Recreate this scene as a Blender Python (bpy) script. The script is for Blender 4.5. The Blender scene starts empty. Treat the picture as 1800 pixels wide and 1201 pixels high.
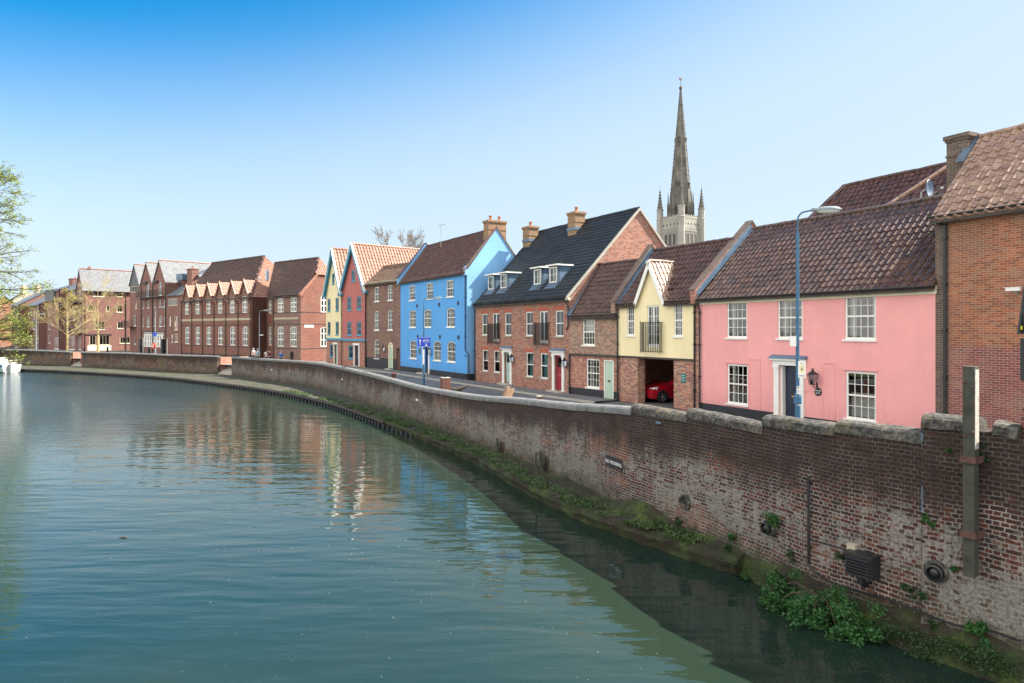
import bpy, bmesh, math, random
from mathutils import Vector, Matrix, noise
from mathutils.geometry import delaunay_2d_cdt
random.seed(7)
R = math.radians
sc = bpy.context.scene
col = sc.collection

# ---------------------------------------------------------------- camera, sky, sun, exposure
cd = bpy.data.cameras.new('camera'); cam = bpy.data.objects.new('camera', cd); col.objects.link(cam)
cam.location = (0, 0, 5.4); cam.rotation_euler = (R(90), 0, 0)
cd.sensor_width = 36; cd.lens = 24; cd.shift_y = -20.5/1800
cd.clip_start = 0.1; cd.clip_end = 4000
sc.camera = cam
SUN_AZ, SUN_EL = R(82), R(46)          # azimuth clockwise from the view axis (+Y)
FILL_CLOUD = 8.5
wd = bpy.data.worlds.new('World'); sc.world = wd; wd.use_nodes = True
nt = wd.node_tree; bg = nt.nodes['Background']
sky = nt.nodes.new('ShaderNodeTexSky'); sky.sky_type = 'NISHITA'; sky.sun_disc = False
sky.sun_elevation = SUN_EL; sky.sun_rotation = SUN_AZ
sky.air_density = 0.8; sky.dust_density = .8; sky.ozone_density = 2.2; sky.altitude = 50
hs = nt.nodes.new('ShaderNodeHueSaturation'); hs.inputs['Hue'].default_value = .489; hs.inputs['Saturation'].default_value = 1.4
bw = nt.nodes.new('ShaderNodeRGBToBW'); sr = nt.nodes.new('ShaderNodeMapRange'); sr.inputs[1].default_value = 1.6; sr.inputs[2].default_value = 5.0; sr.inputs[3].default_value = 1.55; sr.inputs[4].default_value = .6
nt.links.new(sky.outputs[0], bw.inputs[0]); nt.links.new(bw.outputs[0], sr.inputs[0]); nt.links.new(sr.outputs[0], hs.inputs['Saturation'])
nt.links.new(sky.outputs[0], hs.inputs['Color']); bg.inputs[1].default_value = 0.097
# bright cloud added behind the camera, out of view, to fill the shaded fronts
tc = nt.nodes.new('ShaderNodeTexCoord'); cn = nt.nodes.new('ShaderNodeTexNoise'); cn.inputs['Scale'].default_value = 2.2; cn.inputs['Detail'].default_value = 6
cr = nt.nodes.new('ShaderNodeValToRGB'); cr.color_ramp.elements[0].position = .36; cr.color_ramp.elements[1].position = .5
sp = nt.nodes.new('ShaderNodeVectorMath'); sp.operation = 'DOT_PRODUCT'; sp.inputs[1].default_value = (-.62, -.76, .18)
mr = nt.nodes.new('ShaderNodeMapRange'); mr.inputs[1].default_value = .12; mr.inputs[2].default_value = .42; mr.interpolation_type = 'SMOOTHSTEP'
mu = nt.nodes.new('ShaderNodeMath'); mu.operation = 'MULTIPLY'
mx = nt.nodes.new('ShaderNodeMix'); mx.data_type = 'RGBA'; mx.inputs[7].default_value = (FILL_CLOUD, FILL_CLOUD*.97, FILL_CLOUD*.92, 1)
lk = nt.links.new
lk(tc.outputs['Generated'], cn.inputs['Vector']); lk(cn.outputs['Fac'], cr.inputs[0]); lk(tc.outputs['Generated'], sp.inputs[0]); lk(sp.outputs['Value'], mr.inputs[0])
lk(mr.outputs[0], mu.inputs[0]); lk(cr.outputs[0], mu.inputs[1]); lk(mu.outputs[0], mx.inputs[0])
hz = nt.nodes.new('ShaderNodeMix'); hz.data_type = 'RGBA'; hz.inputs[7].default_value = (2.55, 3.2, 3.8, 1)      # pale haze lying along the horizon
se = nt.nodes.new('ShaderNodeVectorMath'); se.operation = 'DOT_PRODUCT'; se.inputs[1].default_value = (-.25, .0, 1.0)    # thicker towards the sun's side
hr = nt.nodes.new('ShaderNodeMapRange'); hr.inputs[1].default_value = .18; hr.inputs[2].default_value = .54; hr.inputs[3].default_value = .88; hr.inputs[4].default_value = 0.0; hr.interpolation_type = 'SMOOTHSTEP'
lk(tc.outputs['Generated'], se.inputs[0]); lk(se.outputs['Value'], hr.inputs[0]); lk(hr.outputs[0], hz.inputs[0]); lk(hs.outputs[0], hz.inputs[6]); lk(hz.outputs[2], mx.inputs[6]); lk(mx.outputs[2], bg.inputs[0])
sl = bpy.data.lights.new('sun', 'SUN'); sl.energy = 5.0; sl.angle = R(0.5); sl.color = (1, .93, .82)
so = bpy.data.objects.new('sun', sl); col.objects.link(so)
sd = Vector((math.sin(SUN_AZ)*math.cos(SUN_EL), math.cos(SUN_AZ)*math.cos(SUN_EL), math.sin(SUN_EL)))
so.rotation_euler = sd.to_track_quat('Z', 'Y').to_euler()
sc.view_settings.view_transform = 'Standard'; sc.view_settings.look = 'None'
sc.view_settings.exposure = 1.47
sc.view_settings.use_white_balance = True; sc.view_settings.white_balance_temperature = 6700; sc.view_settings.gamma = 1
sc.render.engine = 'CYCLES'

# ---------------------------------------------------------------- materials
M = {}
def mat(name):
    m = bpy.data.materials.new(name); m.use_nodes = True; M[name] = m
    return m, m.node_tree, m.node_tree.nodes['Principled BSDF']
def N(nt, t, **k):
    n = nt.nodes.new(t)
    for a, v in k.items():
        if a.startswith('i_'): n.inputs[a[2:].replace('_', ' ')].default_value = v
        else: setattr(n, a, v)
    return n
def L(nt, a, b): nt.links.new(a, b)
def c4(c): return (c[0], c[1], c[2], 1)
def ramp(nt, fac, stops, interp='LINEAR'):
    r = nt.nodes.new('ShaderNodeValToRGB'); r.color_ramp.interpolation = interp
    e = r.color_ramp.elements
    while len(e) < len(stops): e.new(.5)
    for i, (p, c) in enumerate(stops):
        e[i].position = p; e[i].color = c4(c) if hasattr(c, '__len__') else (c, c, c, 1)
    L(nt, fac, r.inputs[0]); return r.outputs[0]
def mixc(nt, fac, a, b, mode='MIX'):
    m = nt.nodes.new('ShaderNodeMix'); m.data_type = 'RGBA'; m.blend_type = mode
    for s, v in ((0, fac), (6, a), (7, b)):
        if hasattr(v, 'is_linked') or hasattr(v, 'links'): L(nt, v, m.inputs[s])
        elif hasattr(v, '__len__'): m.inputs[s].default_value = c4(v)
        else: m.inputs[s].default_value = v
    return m.outputs[2]
def math_(nt, op, a, b=None, clamp=False):
    m = nt.nodes.new('ShaderNodeMath'); m.operation = op; m.use_clamp = clamp
    for s, v in ((0, a), (1, b)):
        if v is None: continue
        if hasattr(v, 'links'): L(nt, v, m.inputs[s])
        else: m.inputs[s].default_value = v
    return m.outputs[0]
def noise_(nt, vec, scale, detail=3, rough=.55, dist=0):
    n = N(nt, 'ShaderNodeTexNoise'); n.inputs['Scale'].default_value = scale
    n.inputs['Detail'].default_value = detail; n.inputs['Roughness'].default_value = rough
    n.inputs['Distortion'].default_value = dist
    L(nt, vec, n.inputs['Vector']); return n.outputs['Fac']
def mapping(nt, vec, loc=(0,0,0), scale=(1,1,1)):
    m = N(nt, 'ShaderNodeMapping'); m.inputs['Location'].default_value = loc; m.inputs['Scale'].default_value = scale
    L(nt, vec, m.inputs[0]); return m.outputs[0]
def bump(nt, bs, h, strength, dist):
    b = N(nt, 'ShaderNodeBump'); b.inputs['Strength'].default_value = strength; b.inputs['Distance'].default_value = dist
    L(nt, h, b.inputs['Height']); L(nt, b.outputs[0], bs.inputs['Normal']); return b
def uv(nt): return N(nt, 'ShaderNodeTexCoord').outputs['UV']
def obj_(nt): return N(nt, 'ShaderNodeTexCoord').outputs['Object']

def plain(name, c, rough=.6, var=.12, vs=1.5, metal=0, bs_=.0, spec=.5):
    m, nt, bs = mat(name)
    o = obj_(nt)
    n1 = noise_(nt, o, vs, 4); n2 = noise_(nt, o, vs*9, 3)
    f = math_(nt, 'ADD', math_(nt, 'MULTIPLY', n1, .65), math_(nt, 'MULTIPLY', n2, .35))
    cc = ramp(nt, f, [(.32, [x*(1-var*1.6) for x in c]), (.5, c), (.7, [min(1, x*(1+var)) for x in c])])
    L(nt, cc, bs.inputs['Base Color']); bs.inputs['Roughness'].default_value = rough
    bs.inputs['Metallic'].default_value = metal; bs.inputs['Specular IOR Level'].default_value = spec
    if bs_: bump(nt, bs, n2, bs_, .02)
    return m
def brick_core(nt, vec, bw=.225, bh=.075, mort=.010, seed=0.0):
    b = N(nt, 'ShaderNodeTexBrick'); b.offset = .5
    b.inputs['Scale'].default_value = 1; b.inputs['Brick Width'].default_value = bw; b.inputs['Row Height'].default_value = bh
    b.inputs['Mortar Size'].default_value = mort*.5; b.inputs['Mortar Smooth'].default_value = .15; b.inputs['Bias'].default_value = 0
    b.inputs['Color1'].default_value = (0,0,0,1); b.inputs['Color2'].default_value = (1,1,1,1); b.inputs['Mortar'].default_value = (.5,.5,.5,1)
    L(nt, vec, b.inputs['Vector']); return b
def brick(name, cols, mortar, big=None, bw=.225, bh=.075, mort=.011, dirt=.25, headers=None):
    """cols: list of colours from most to least common"""
    m, nt, bs = mat(name); v = uv(nt)
    b = brick_core(nt, v, bw, bh, mort)
    n = len(cols)
    bc = ramp(nt, b.outputs['Color'], [(i/n, c) for i, c in enumerate(cols)], 'CONSTANT')
    lo = noise_(nt, v, .55, 4); hi = noise_(nt, v, 7, 4)
    if big: bc = mixc(nt, ramp(nt, noise_(nt, v, .42, 5, .6, .6), [(.46, 0.0), (.62, .8)]), bc, big)
    bc = mixc(nt, ramp(nt, lo, [(.35, dirt), (.62, 0.0)]), bc, [x*.35 for x in cols[0]])
    bc = mixc(nt, ramp(nt, hi, [(.4, .25), (.7, 0.0)]), bc, [x*.5 for x in cols[0]])
    c = mixc(nt, b.outputs['Fac'], bc, mortar)
    L(nt, c, bs.inputs['Base Color']); bs.inputs['Roughness'].default_value = .88
    h = math_(nt, 'SUBTRACT', math_(nt, 'MULTIPLY', hi, .5), b.outputs['Fac'])
    bump(nt, bs, h, .35, .012)
    return m
def render_paint(name, c, rough=.75, brickish=False, streak=.13):
    m, nt, bs = mat(name); v = uv(nt)
    st = noise_(nt, mapping(nt, v, scale=(2.6, .33, 1)), 1, 6, .65)
    bl = noise_(nt, v, .55, 5, .6); fi = noise_(nt, v, 26, 3); sm = noise_(nt, v, 5, 5, .6)
    cc = mixc(nt, ramp(nt, bl, [(.38, .55), (.60, 0.0)]), c, [min(1, x*.84+.01) for x in c])
    cc = mixc(nt, ramp(nt, st, [(.34, streak), (.52, 0.0)]), cc, [x*.62 for x in c])
    cc = mixc(nt, ramp(nt, sm, [(.58, 0.0), (.75, .3)]), cc, [min(1, x*1.1+.03) for x in c])
    # splash-back dirt rising from the ground with a ragged edge
    s = N(nt, 'ShaderNodeSeparateXYZ'); L(nt, v, s.inputs[0])
    g = math_(nt, 'ADD', math_(nt, 'MULTIPLY', s.outputs[1], -.55), math_(nt, 'MULTIPLY', sm, 1.3))
    cc = mixc(nt, ramp(nt, g, [(.05, 0.0), (.6, .35)]), cc, [x*.55 for x in c])
    L(nt, cc, bs.inputs['Base Color']); bs.inputs['Roughness'].default_value = rough
    if brickish:
        b = brick_core(nt, v, .225, .075, .010)
        h = math_(nt, 'SUBTRACT', math_(nt, 'MULTIPLY', fi, .4), b.outputs['Fac']); bump(nt, bs, h, .55, .010)
    else:
        h = math_(nt, 'ADD', math_(nt, 'MULTIPLY', fi, .3), noise_(nt, v, 3, 3)); bump(nt, bs, h, .4, .016)
    return m
def pantile(name, cols, rough=.45, lichen=(.30,.27,.16), lamt=.35, tw=.27, th=.34, spec=.5):
    m, nt, bs = mat(name); v = uv(nt)
    w = N(nt, 'ShaderNodeTexWhiteNoise'); w.noise_dimensions = '2D'
    mm = mapping(nt, v, scale=(1/tw, 1/th, 1))
    fl = N(nt, 'ShaderNodeVectorMath', operation='FLOOR'); L(nt, mm, fl.inputs[0]); L(nt, fl.outputs[0], w.inputs['Vector'])
    n = len(cols); big = noise_(nt, v, .5, 4)
    f = math_(nt, 'ADD', math_(nt, 'MULTIPLY', w.outputs['Value'], .6), math_(nt, 'MULTIPLY', big, .5))
    bc = ramp(nt, f, [(.12 + .8*i/max(1, n-1), c) for i, c in enumerate(cols)])
    sp = noise_(nt, v, 14, 5, .65)
    bc = mixc(nt, ramp(nt, sp, [(.5, 0.0), (.68, lamt)]), bc, lichen)
    bc = mixc(nt, ramp(nt, noise_(nt, v, 3.3, 5), [(.36, .55), (.55, 0.0)]), bc, [x*.35 for x in cols[0]])
    L(nt, bc, bs.inputs['Base Color']); bs.inputs['Roughness'].default_value = rough
    bs.inputs['Specular IOR Level'].default_value = spec
    bump(nt, bs, sp, .25, .01)
    return m
def slate(name, c, rough=.5):
    m, nt, bs = mat(name); v = uv(nt)
    b = brick_core(nt, v, .3, .22, .008)
    bc = ramp(nt, b.outputs['Color'], [(0, [x*.8 for x in c]), (.5, c), (1, [x*1.2 for x in c])])
    bc = mixc(nt, ramp(nt, noise_(nt, v, 1.2, 5), [(.35, .4), (.6, 0.0)]), bc, [x*.55 for x in c])
    bc = mixc(nt, b.outputs['Fac'], bc, [x*.3 for x in c])
    L(nt, bc, bs.inputs['Base Color']); bs.inputs['Roughness'].default_value = rough
    bump(nt, bs, math_(nt, 'SUBTRACT', 1.0, b.outputs['Fac']), .5, .015)
    return m

plain('white_paint', (.78,.78,.75), .45, .05, 3)
plain('cream_paint', (.74,.69,.52), .55, .08, 3)
plain('black_metal', (.018,.019,.022), .4, .2, 4)
plain('black_paint', (.018,.021,.027), .55, .25, 1.2, bs_=.1)
plain('lead', (.10,.16,.24), .45, .25, 2.2, bs_=.2)
plain('door_sage', (.42,.55,.45), .4, .04)
plain('door_mint', (.36,.50,.47), .35, .04)
plain('door_red', (.30,.02,.045), .3, .05)
plain('door_green', (.015,.16,.10), .3, .05)
plain('door_navy', (.012,.02,.05), .3, .05)
plain('door_blue', (.01,.03,.16), .3, .05)
plain('door_wood', (.11,.06,.05), .6, .2)
plain('trim_blue', (.055,.27,.42), .5, .08)
plain('lamp_blue', (.035,.12,.22), .42, .18, 5)
plain('lamp_grey', (.20,.25,.28), .45, .12, 5)
plain('lamp_glass', (.62,.64,.60), .25, .05)
plain('brass', (.55,.36,.10), .3, .1, metal=.8)
plain('stone_sill', (.40,.38,.33), .8, .12, 6, bs_=.2)
plain('soldier_brick', (.40,.10,.06), .85, .2, 6)
plain('dark_string', (.05,.045,.05), .85, .2, 3)
plain('pale_string', (.40,.36,.27), .85, .15, 3)
plain('pot', (.36,.15,.09), .8, .2, 5)
plain('curtain', (.62,.60,.54), .9, .06, 6)
plain('curtain_teal', (.16,.36,.36), .9, .06, 6)
plain('room_dark', (.03,.03,.03), .9, .1)
plain('room_shelf', (.20,.15,.10), .8, .4, 8)
plain('passage_red', (.50,.09,.06), .7, .15, 1)
plain('timber_dark', (.06,.05,.045), .85, .35, 4, bs_=.3)
plain('sign_blue', (.01,.06,.55), .4, .03)
plain('sign_green', (.02,.16,.17), .4, .05)
plain('sign_white', (.8,.8,.78), .45, .03)
plain('sign_yellow', (.75,.66,.03), .5, .03)
plain('ink', (.02,.02,.025), .5, .03)
plain('grey_slate_hang', (.10,.11,.13), .7, .2, 6)
plain('timber_grey', (.05,.052,.042), .85, .35, 5, bs_=.4)
plain('timber_pale', (.42,.40,.36), .8, .3, 9, bs_=.4)
plain('rust', (.10,.05,.04), .8, .3, 9, bs_=.3)
plain('galv', (.38,.40,.40), .5, .15, 6, metal=.4)
plain('far_render', (.55,.60,.66), .8, .06)
plain('far_wall', (.50,.44,.36), .85, .1)
plain('life_red', (.62,.06,.03), .45, .08)
plain('maroon', (.09,.025,.03), .6, .15)
plain('boat_white', (.45,.48,.48), .3, .06)
plain('boat_teal', (.32,.52,.50), .35, .08)
plain('boat_blue', (.02,.10,.28), .35, .08)
plain('skin', (.52,.30,.22), .6, .05)
plain('hair_brown', (.05,.03,.02), .7, .2)
plain('hair_grey', (.35,.33,.31), .7, .2)
plain('cloth_navy', (.03,.045,.08), .9, .1)
plain('cloth_blue', (.03,.16,.45), .9, .1)
plain('cloth_white', (.66,.66,.64), .9, .06)
plain('cloth_maroon', (.10,.015,.025), .9, .1)
plain('car_red', (.42,.008,.022), .18, .03, spec=.8)
plain('tyre', (.015,.015,.016), .8, .1)
plain('alloy', (.55,.56,.57), .3, .05, metal=.7)
plain('headlamp', (.55,.6,.62), .1, .1, metal=.3)
plain('bark_dark', (.085,.065,.045), .9, .3, 8, bs_=.4)
plain('bark_olive', (.33,.27,.13), .9, .25, 8)
plain('bark_grey', (.20,.17,.14), .9, .25, 8)
plain('coping_smooth', (.15,.155,.155), .8, .35, 3, bs_=.5)
plain('hill_green', (.10,.15,.05), .95, .35, .05)
plain('far_tree', (.09,.12,.05), .95, .4, .3)

def stripes():
    m, nt, bs = mat('cloth_stripe'); v = N(nt, 'ShaderNodeTexCoord').outputs['Object']
    s = N(nt, 'ShaderNodeSeparateXYZ'); L(nt, v, s.inputs[0])
    f = math_(nt, 'FRACT', math_(nt, 'MULTIPLY', s.outputs[2], 7.0))
    L(nt, ramp(nt, f, [(0, (.04,.16,.36)), (.5, (.45,.62,.68))], 'CONSTANT'), bs.inputs['Base Color']); bs.inputs['Roughness'].default_value = .9
stripes()
def leafmat(name, a, b, tr=.35):
    m, nt, bs = mat(name)
    oi = N(nt, 'ShaderNodeNewGeometry'); 
    cc = ramp(nt, oi.outputs['Random Per Island'], [(0, a), (1, b)])
    L(nt, cc, bs.inputs['Base Color']); bs.inputs['Roughness'].default_value = .55
    t = N(nt, 'ShaderNodeBsdfTranslucent'); L(nt, cc, t.inputs[0])
    mx = N(nt, 'ShaderNodeMixShader'); mx.inputs[0].default_value = tr
    L(nt, bs.outputs[0], mx.inputs[1]); L(nt, t.outputs[0], mx.inputs[2])
    L(nt, mx.outputs[0], nt.nodes['Material Output'].inputs[0])
leafmat('leaf_spring', (.15,.24,.04), (.38,.42,.08), .4)
leafmat('leaf_green', (.02,.075,.02), (.05,.17,.035), .25)
leafmat('leaf_dark', (.015,.04,.012), (.035,.085,.022), .2)
leafmat('leaf_grass', (.025,.06,.012), (.075,.13,.025), .2)
leafmat('leaf_gold', (.38,.32,.10), (.50,.44,.17), .4)

def glass(name, tint=(.75,.8,.82), minr=.10):
    m, nt, bs = mat(name); nt.nodes.remove(bs)
    g = N(nt, 'ShaderNodeBsdfGlossy'); g.inputs['Roughness'].default_value = .015; g.inputs['Color'].default_value = (.95,.97,1,1)
    t = N(nt, 'ShaderNodeBsdfTransparent'); t.inputs['Color'].default_value = c4(tint)
    fr = N(nt, 'ShaderNodeFresnel'); fr.inputs[0].default_value = 1.5
    w = noise_(nt, uv(nt), 1.3, 2)
    b = N(nt, 'ShaderNodeBump'); b.inputs['Strength'].default_value = .12; b.inputs['Distance'].default_value = .03
    L(nt, w, b.inputs['Height']); L(nt, b.outputs[0], g.inputs['Normal'])
    f = math_(nt, 'MAXIMUM', fr.outputs[0], minr)
    mx = N(nt, 'ShaderNodeMixShader'); L(nt, f, mx.inputs[0]); L(nt, t.outputs[0], mx.inputs[1]); L(nt, g.outputs[0], mx.inputs[2])
    L(nt, mx.outputs[0], nt.nodes['Material Output'].inputs[0])
glass('glass')
glass('glass_dark', (.12,.13,.15), .06)

brick('brick_dark_house', [(.36,.13,.08),(.28,.10,.07),(.42,.18,.12),(.20,.09,.075),(.46,.22,.15),(.34,.20,.16)], (.42,.36,.31), None)
brick('brick_small', [(.30,.17,.12),(.40,.20,.13),(.24,.15,.12),(.18,.11,.09),(.45,.27,.18),(.36,.26,.20)], (.46,.40,.34), None)
brick('brick_low', [(.40,.14,.09),(.32,.11,.08),(.47,.21,.14),(.25,.11,.09),(.52,.26,.18)], (.46,.38,.33), None)
brick('brick_pier', [(.42,.17,.12),(.20,.09,.09),(.52,.24,.15),(.28,.12,.10),(.55,.32,.20),(.30,.22,.18)], (.48,.38,.32), None)
brick('brick_brown', [(.22,.115,.09),(.18,.09,.07),(.27,.14,.11),(.14,.08,.07),(.30,.17,.13)], (.26,.21,.18), None)
brick('brick_school', [(.25,.085,.06),(.20,.07,.052),(.30,.11,.08),(.16,.06,.05)], (.26,.17,.14), (.20,.12,.08))
brick('brick_flats', [(.23,.105,.088),(.19,.088,.075),(.26,.125,.105),(.17,.08,.07)], (.26,.15,.13), None, dirt=.15)
brick('brick_warehouse', [(.38,.12,.055),(.30,.09,.045),(.43,.16,.08),(.23,.08,.05),(.33,.16,.095)], (.40,.32,.24), (.23,.13,.10), dirt=.35)
brick('brick_ware_low', [(.27,.075,.06),(.23,.06,.05),(.32,.10,.08),(.19,.06,.055)], (.42,.36,.32), (.30,.18,.13), dirt=.2)
brick('brick_chim', [(.34,.17,.09),(.28,.13,.07),(.38,.21,.11),(.22,.12,.08)], (.42,.34,.24), (.20,.15,.09))
brick('brick_chim_dark', [(.13,.08,.065),(.16,.10,.08),(.10,.065,.055),(.20,.13,.105)], (.28,.25,.22), (.10,.08,.06))

render_paint('pink', (.83,.37,.37)); render_paint('yellow', (.84,.73,.45)); render_paint('yellow2', (.80,.69,.42))
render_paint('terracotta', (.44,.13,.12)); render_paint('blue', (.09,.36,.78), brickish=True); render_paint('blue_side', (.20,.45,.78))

pantile('pt_pink', [(.040,.022,.016),(.075,.034,.022),(.12,.056,.036),(.06,.032,.024),(.10,.048,.032)], .30, (.26,.21,.13), .35, spec=.8)
pantile('pt_dark', [(.042,.022,.020),(.07,.030,.025),(.10,.043,.034),(.052,.032,.03)], .34, (.20,.16,.10), .35)
pantile('pt_blue', [(.065,.024,.020),(.095,.034,.026),(.06,.024,.022),(.115,.046,.034)], .5, (.16,.12,.07), .3, .27, .30)
pantile('pt_light', [(.28,.12,.085),(.34,.16,.11),(.30,.14,.10),(.38,.21,.15)], .5, (.5,.36,.22), .2)
pantile('pt_ware', [(.30,.18,.13),(.36,.23,.17),(.31,.19,.14),(.42,.29,.22)], .3, (.45,.38,.28), .25, .30, .36)
pantile('pt_school', [(.06,.027,.024),(.085,.036,.031),(.07,.035,.032),(.05,.028,.027)], .6, (.16,.13,.09), .3)
pantile('pt_black', [(.012,.016,.022),(.018,.023,.03),(.014,.018,.025)], .5, (.05,.055,.04), .25, .30, .32)
pantile('pt_brown', [(.16,.10,.075),(.22,.13,.09),(.13,.09,.07),(.28,.18,.13)], .6, (.25,.21,.14), .45, .2, .2)
slate('slate', (.15,.16,.175), .7); slate('slate_dark', (.11,.125,.145), .55)

def m_stone():
    m, nt, bs = mat('cath_stone'); v = uv(nt)
    b = brick_core(nt, v, .9, .45, .03)
    bc = ramp(nt, b.outputs['Color'], [(0, (.30,.285,.25)), (.5, (.35,.335,.29)), (1, (.27,.26,.235))])
    bc = mixc(nt, ramp(nt, noise_(nt, v, .16, 5), [(.42, .55), (.6, 0.0)]), bc, (.23,.22,.20))
    bc = mixc(nt, math_(nt, 'MULTIPLY', b.outputs['Fac'], .4), bc, (.2,.19,.17))
    L(nt, bc, bs.inputs['Base Color']); bs.inputs['Roughness'].default_value = .9
    m, nt, bs = mat('spire_stone'); v = uv(nt)
    bc = ramp(nt, noise_(nt, v, .22, 5), [(.35, (.075,.072,.065)), (.5, (.12,.115,.10)), (.65, (.17,.16,.14))])
    L(nt, bc, bs.inputs['Base Color']); bs.inputs['Roughness'].default_value = .9
m_stone()

def m_river(name='river_brick', salt=1.0, stain=0.0):
    m, nt, bs = mat(name); v = uv(nt)
    wob = noise_(nt, v, .8, 3); wob2 = noise_(nt, mapping(nt, v, loc=(9,4,0)), 2.2, 3)
    fine = noise_(nt, v, 18, 5, .68)
    cb = N(nt, 'ShaderNodeCombineXYZ')
    f2 = math_(nt, 'MULTIPLY', math_(nt, 'SUBTRACT', fine, .5), .034)
    L(nt, math_(nt, 'ADD', f2, math_(nt, 'MULTIPLY', wob2, .10)), cb.inputs[0]); L(nt, math_(nt, 'ADD', f2, math_(nt, 'MULTIPLY', math_(nt, 'SUBTRACT', wob, .5), .14)), cb.inputs[1])
    v2 = N(nt, 'ShaderNodeVectorMath', operation='ADD'); L(nt, v, v2.inputs[0]); L(nt, cb.outputs[0], v2.inputs[1])
    b = brick_core(nt, v2.outputs[0], .225, .077, .020); b.squash = .5; b.squash_frequency = 2
    s = N(nt, 'ShaderNodeSeparateXYZ'); L(nt, v, s.inputs[0]); H = s.outputs[1]
    cols = [(.085,.026,.020),(.13,.036,.026),(.17,.052,.034),(.06,.024,.022),(.21,.072,.042),(.11,.042,.038),(.04,.024,.027),(.14,.06,.05)]
    bc = ramp(nt, b.outputs['Color'], [(i/8, c) for i, c in enumerate(cols)], 'CONSTANT')
    bc = mixc(nt, ramp(nt, fine, [(.40, .7), (.56, 0.0)]), bc, (.028,.015,.013))
    org = ramp(nt, noise_(nt, mapping(nt, v, loc=(3.1,0,0), scale=(.42,.8,1)), 1, 4), [(.55, 0.0), (.61, .85)])
    bc = mixc(nt, org, bc, ramp(nt, b.outputs['Color'], [(0,(.27,.085,.035)),(.4,(.20,.065,.035)),(.7,(.32,.12,.05)),(1,(.15,.05,.035))], 'CONSTANT'))
    mort = ramp(nt, noise_(nt, v, 2.1, 4), [(.33, (.09,.08,.07)), (.46, (.30,.285,.26)), (.6, (.52,.51,.48))])
    c = mixc(nt, b.outputs['Fac'], bc, mort)
    hm = noise_(nt, mapping(nt, v, scale=(.30, .55, 1)), 1, 6, .66)
    band = ramp(nt, math_(nt, 'DIVIDE', H, 5.0), [(.06, .3), (.2, 1.0), (.42, .75), (.54, 0.0)])
    jit = math_(nt, 'MULTIPLY', math_(nt, 'SUBTRACT', b.outputs['Color'], .5), .13)
    drip = noise_(nt, mapping(nt, v, scale=(5.0, .5, 1)), 1, 5, .6)
    e0 = math_(nt, 'ADD', math_(nt, 'ADD', math_(nt, 'MULTIPLY', hm, .70), math_(nt, 'MULTIPLY', fine, .30)), jit)
    e0 = math_(nt, 'ADD', e0, math_(nt, 'MULTIPLY', math_(nt, 'SUBTRACT', drip, .5), .42))
    e0 = math_(nt, 'ADD', e0, math_(nt, 'MULTIPLY', b.outputs['Fac'], .13))
    e0 = math_(nt, 'MULTIPLY', e0, math_(nt, 'ADD', math_(nt, 'MULTIPLY', band, .38), .70))
    eff = math_(nt, 'MULTIPLY', ramp(nt, e0, [(.49, 0.0), (.58, .88)]), salt)
    c = mixc(nt, eff, c, ramp(nt, fine, [(.3, (.15,.148,.14)), (.7, (.47,.46,.43))]))
    if stain:
        c = mixc(nt, ramp(nt, noise_(nt, mapping(nt, v, scale=(.5,.9,1)), 1, 5, .6), [(.50, 0.0), (.62, stain)]), c, (.20,.15,.035))
        c = mixc(nt, ramp(nt, noise_(nt, mapping(nt, v, loc=(5,0,0), scale=(.16,.5,1)), 1, 4, .6), [(.54, 0.0), (.62, stain)]), c, (.22,.085,.04))
    # grey-green lime wash on the lowest courses
    lw = math_(nt, 'ADD', math_(nt, 'MULTIPLY', H, -.42), math_(nt, 'MULTIPLY', hm, 1.9))
    c = mixc(nt, math_(nt, 'MULTIPLY', ramp(nt, lw, [(.36, 0.0), (.70, .5)]), ramp(nt, b.outputs['Fac'], [(0, 1.0), (1, .25)])), c, ramp(nt, fine, [(.35, (.06,.062,.045)), (.65, (.26,.27,.21))]))
    tn = noise_(nt, mapping(nt, v, scale=(1.3, .30, 1)), 1, 6, .68)
    top = math_(nt, 'SUBTRACT', N_coptop(nt, s.outputs[0]), H)
    so_ = math_(nt, 'ADD', math_(nt, 'MULTIPLY', top, -.62), math_(nt, 'MULTIPLY', tn, 1.35))
    so_ = math_(nt, 'ADD', so_, math_(nt, 'MULTIPLY', jit, .4))
    soot = ramp(nt, so_, [(0, 0.0), (.36, .82)])
    c = mixc(nt, soot, c, mixc(nt, b.outputs['Fac'], ramp(nt, b.outputs['Color'], [(0, (.036,.018,.012)), (.6, (.018,.011,.010)), (1, (.048,.021,.015))]), (.035,.030,.028)))
    g0 = math_(nt, 'ADD', math_(nt, 'MULTIPLY', H, -.85), math_(nt, 'MULTIPLY', noise_(nt, v, 2.4, 6, .65), 1.7))
    c = mixc(nt, ramp(nt, g0, [(.2, 0.0), (.62, .85)]), c, ramp(nt, noise_(nt, v, 5, 4), [(.35, (.025,.024,.014)), (.6, (.045,.06,.018)), (.75, (.085,.085,.05))]))
    gp = noise_(nt, mapping(nt, v, loc=(7,3,0), scale=(.8,.8,1)), 1, 5, .65)
    c = mixc(nt, ramp(nt, gp, [(.62, 0.0), (.70, .6)]), c, (.05,.062,.022))
    c = mixc(nt, 1.0, c, (.74,.71,.70), 'MULTIPLY')
    L(nt, c, bs.inputs['Base Color']); bs.inputs['Roughness'].default_value = .88
    h = math_(nt, 'ADD', math_(nt, 'MULTIPLY', fine, .9), math_(nt, 'MULTIPLY', b.outputs['Fac'], -1.0))
    h = math_(nt, 'ADD', h, math_(nt, 'MULTIPLY', b.outputs['Color'], .5))
    bump(nt, bs, h, 1.0, .028)
def N_coptop(nt, u):
    # height of the wall top along its length (metres): rises towards the bridge
    return ramp_val(nt, math_(nt, 'DIVIDE', u, 90.0))
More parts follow.
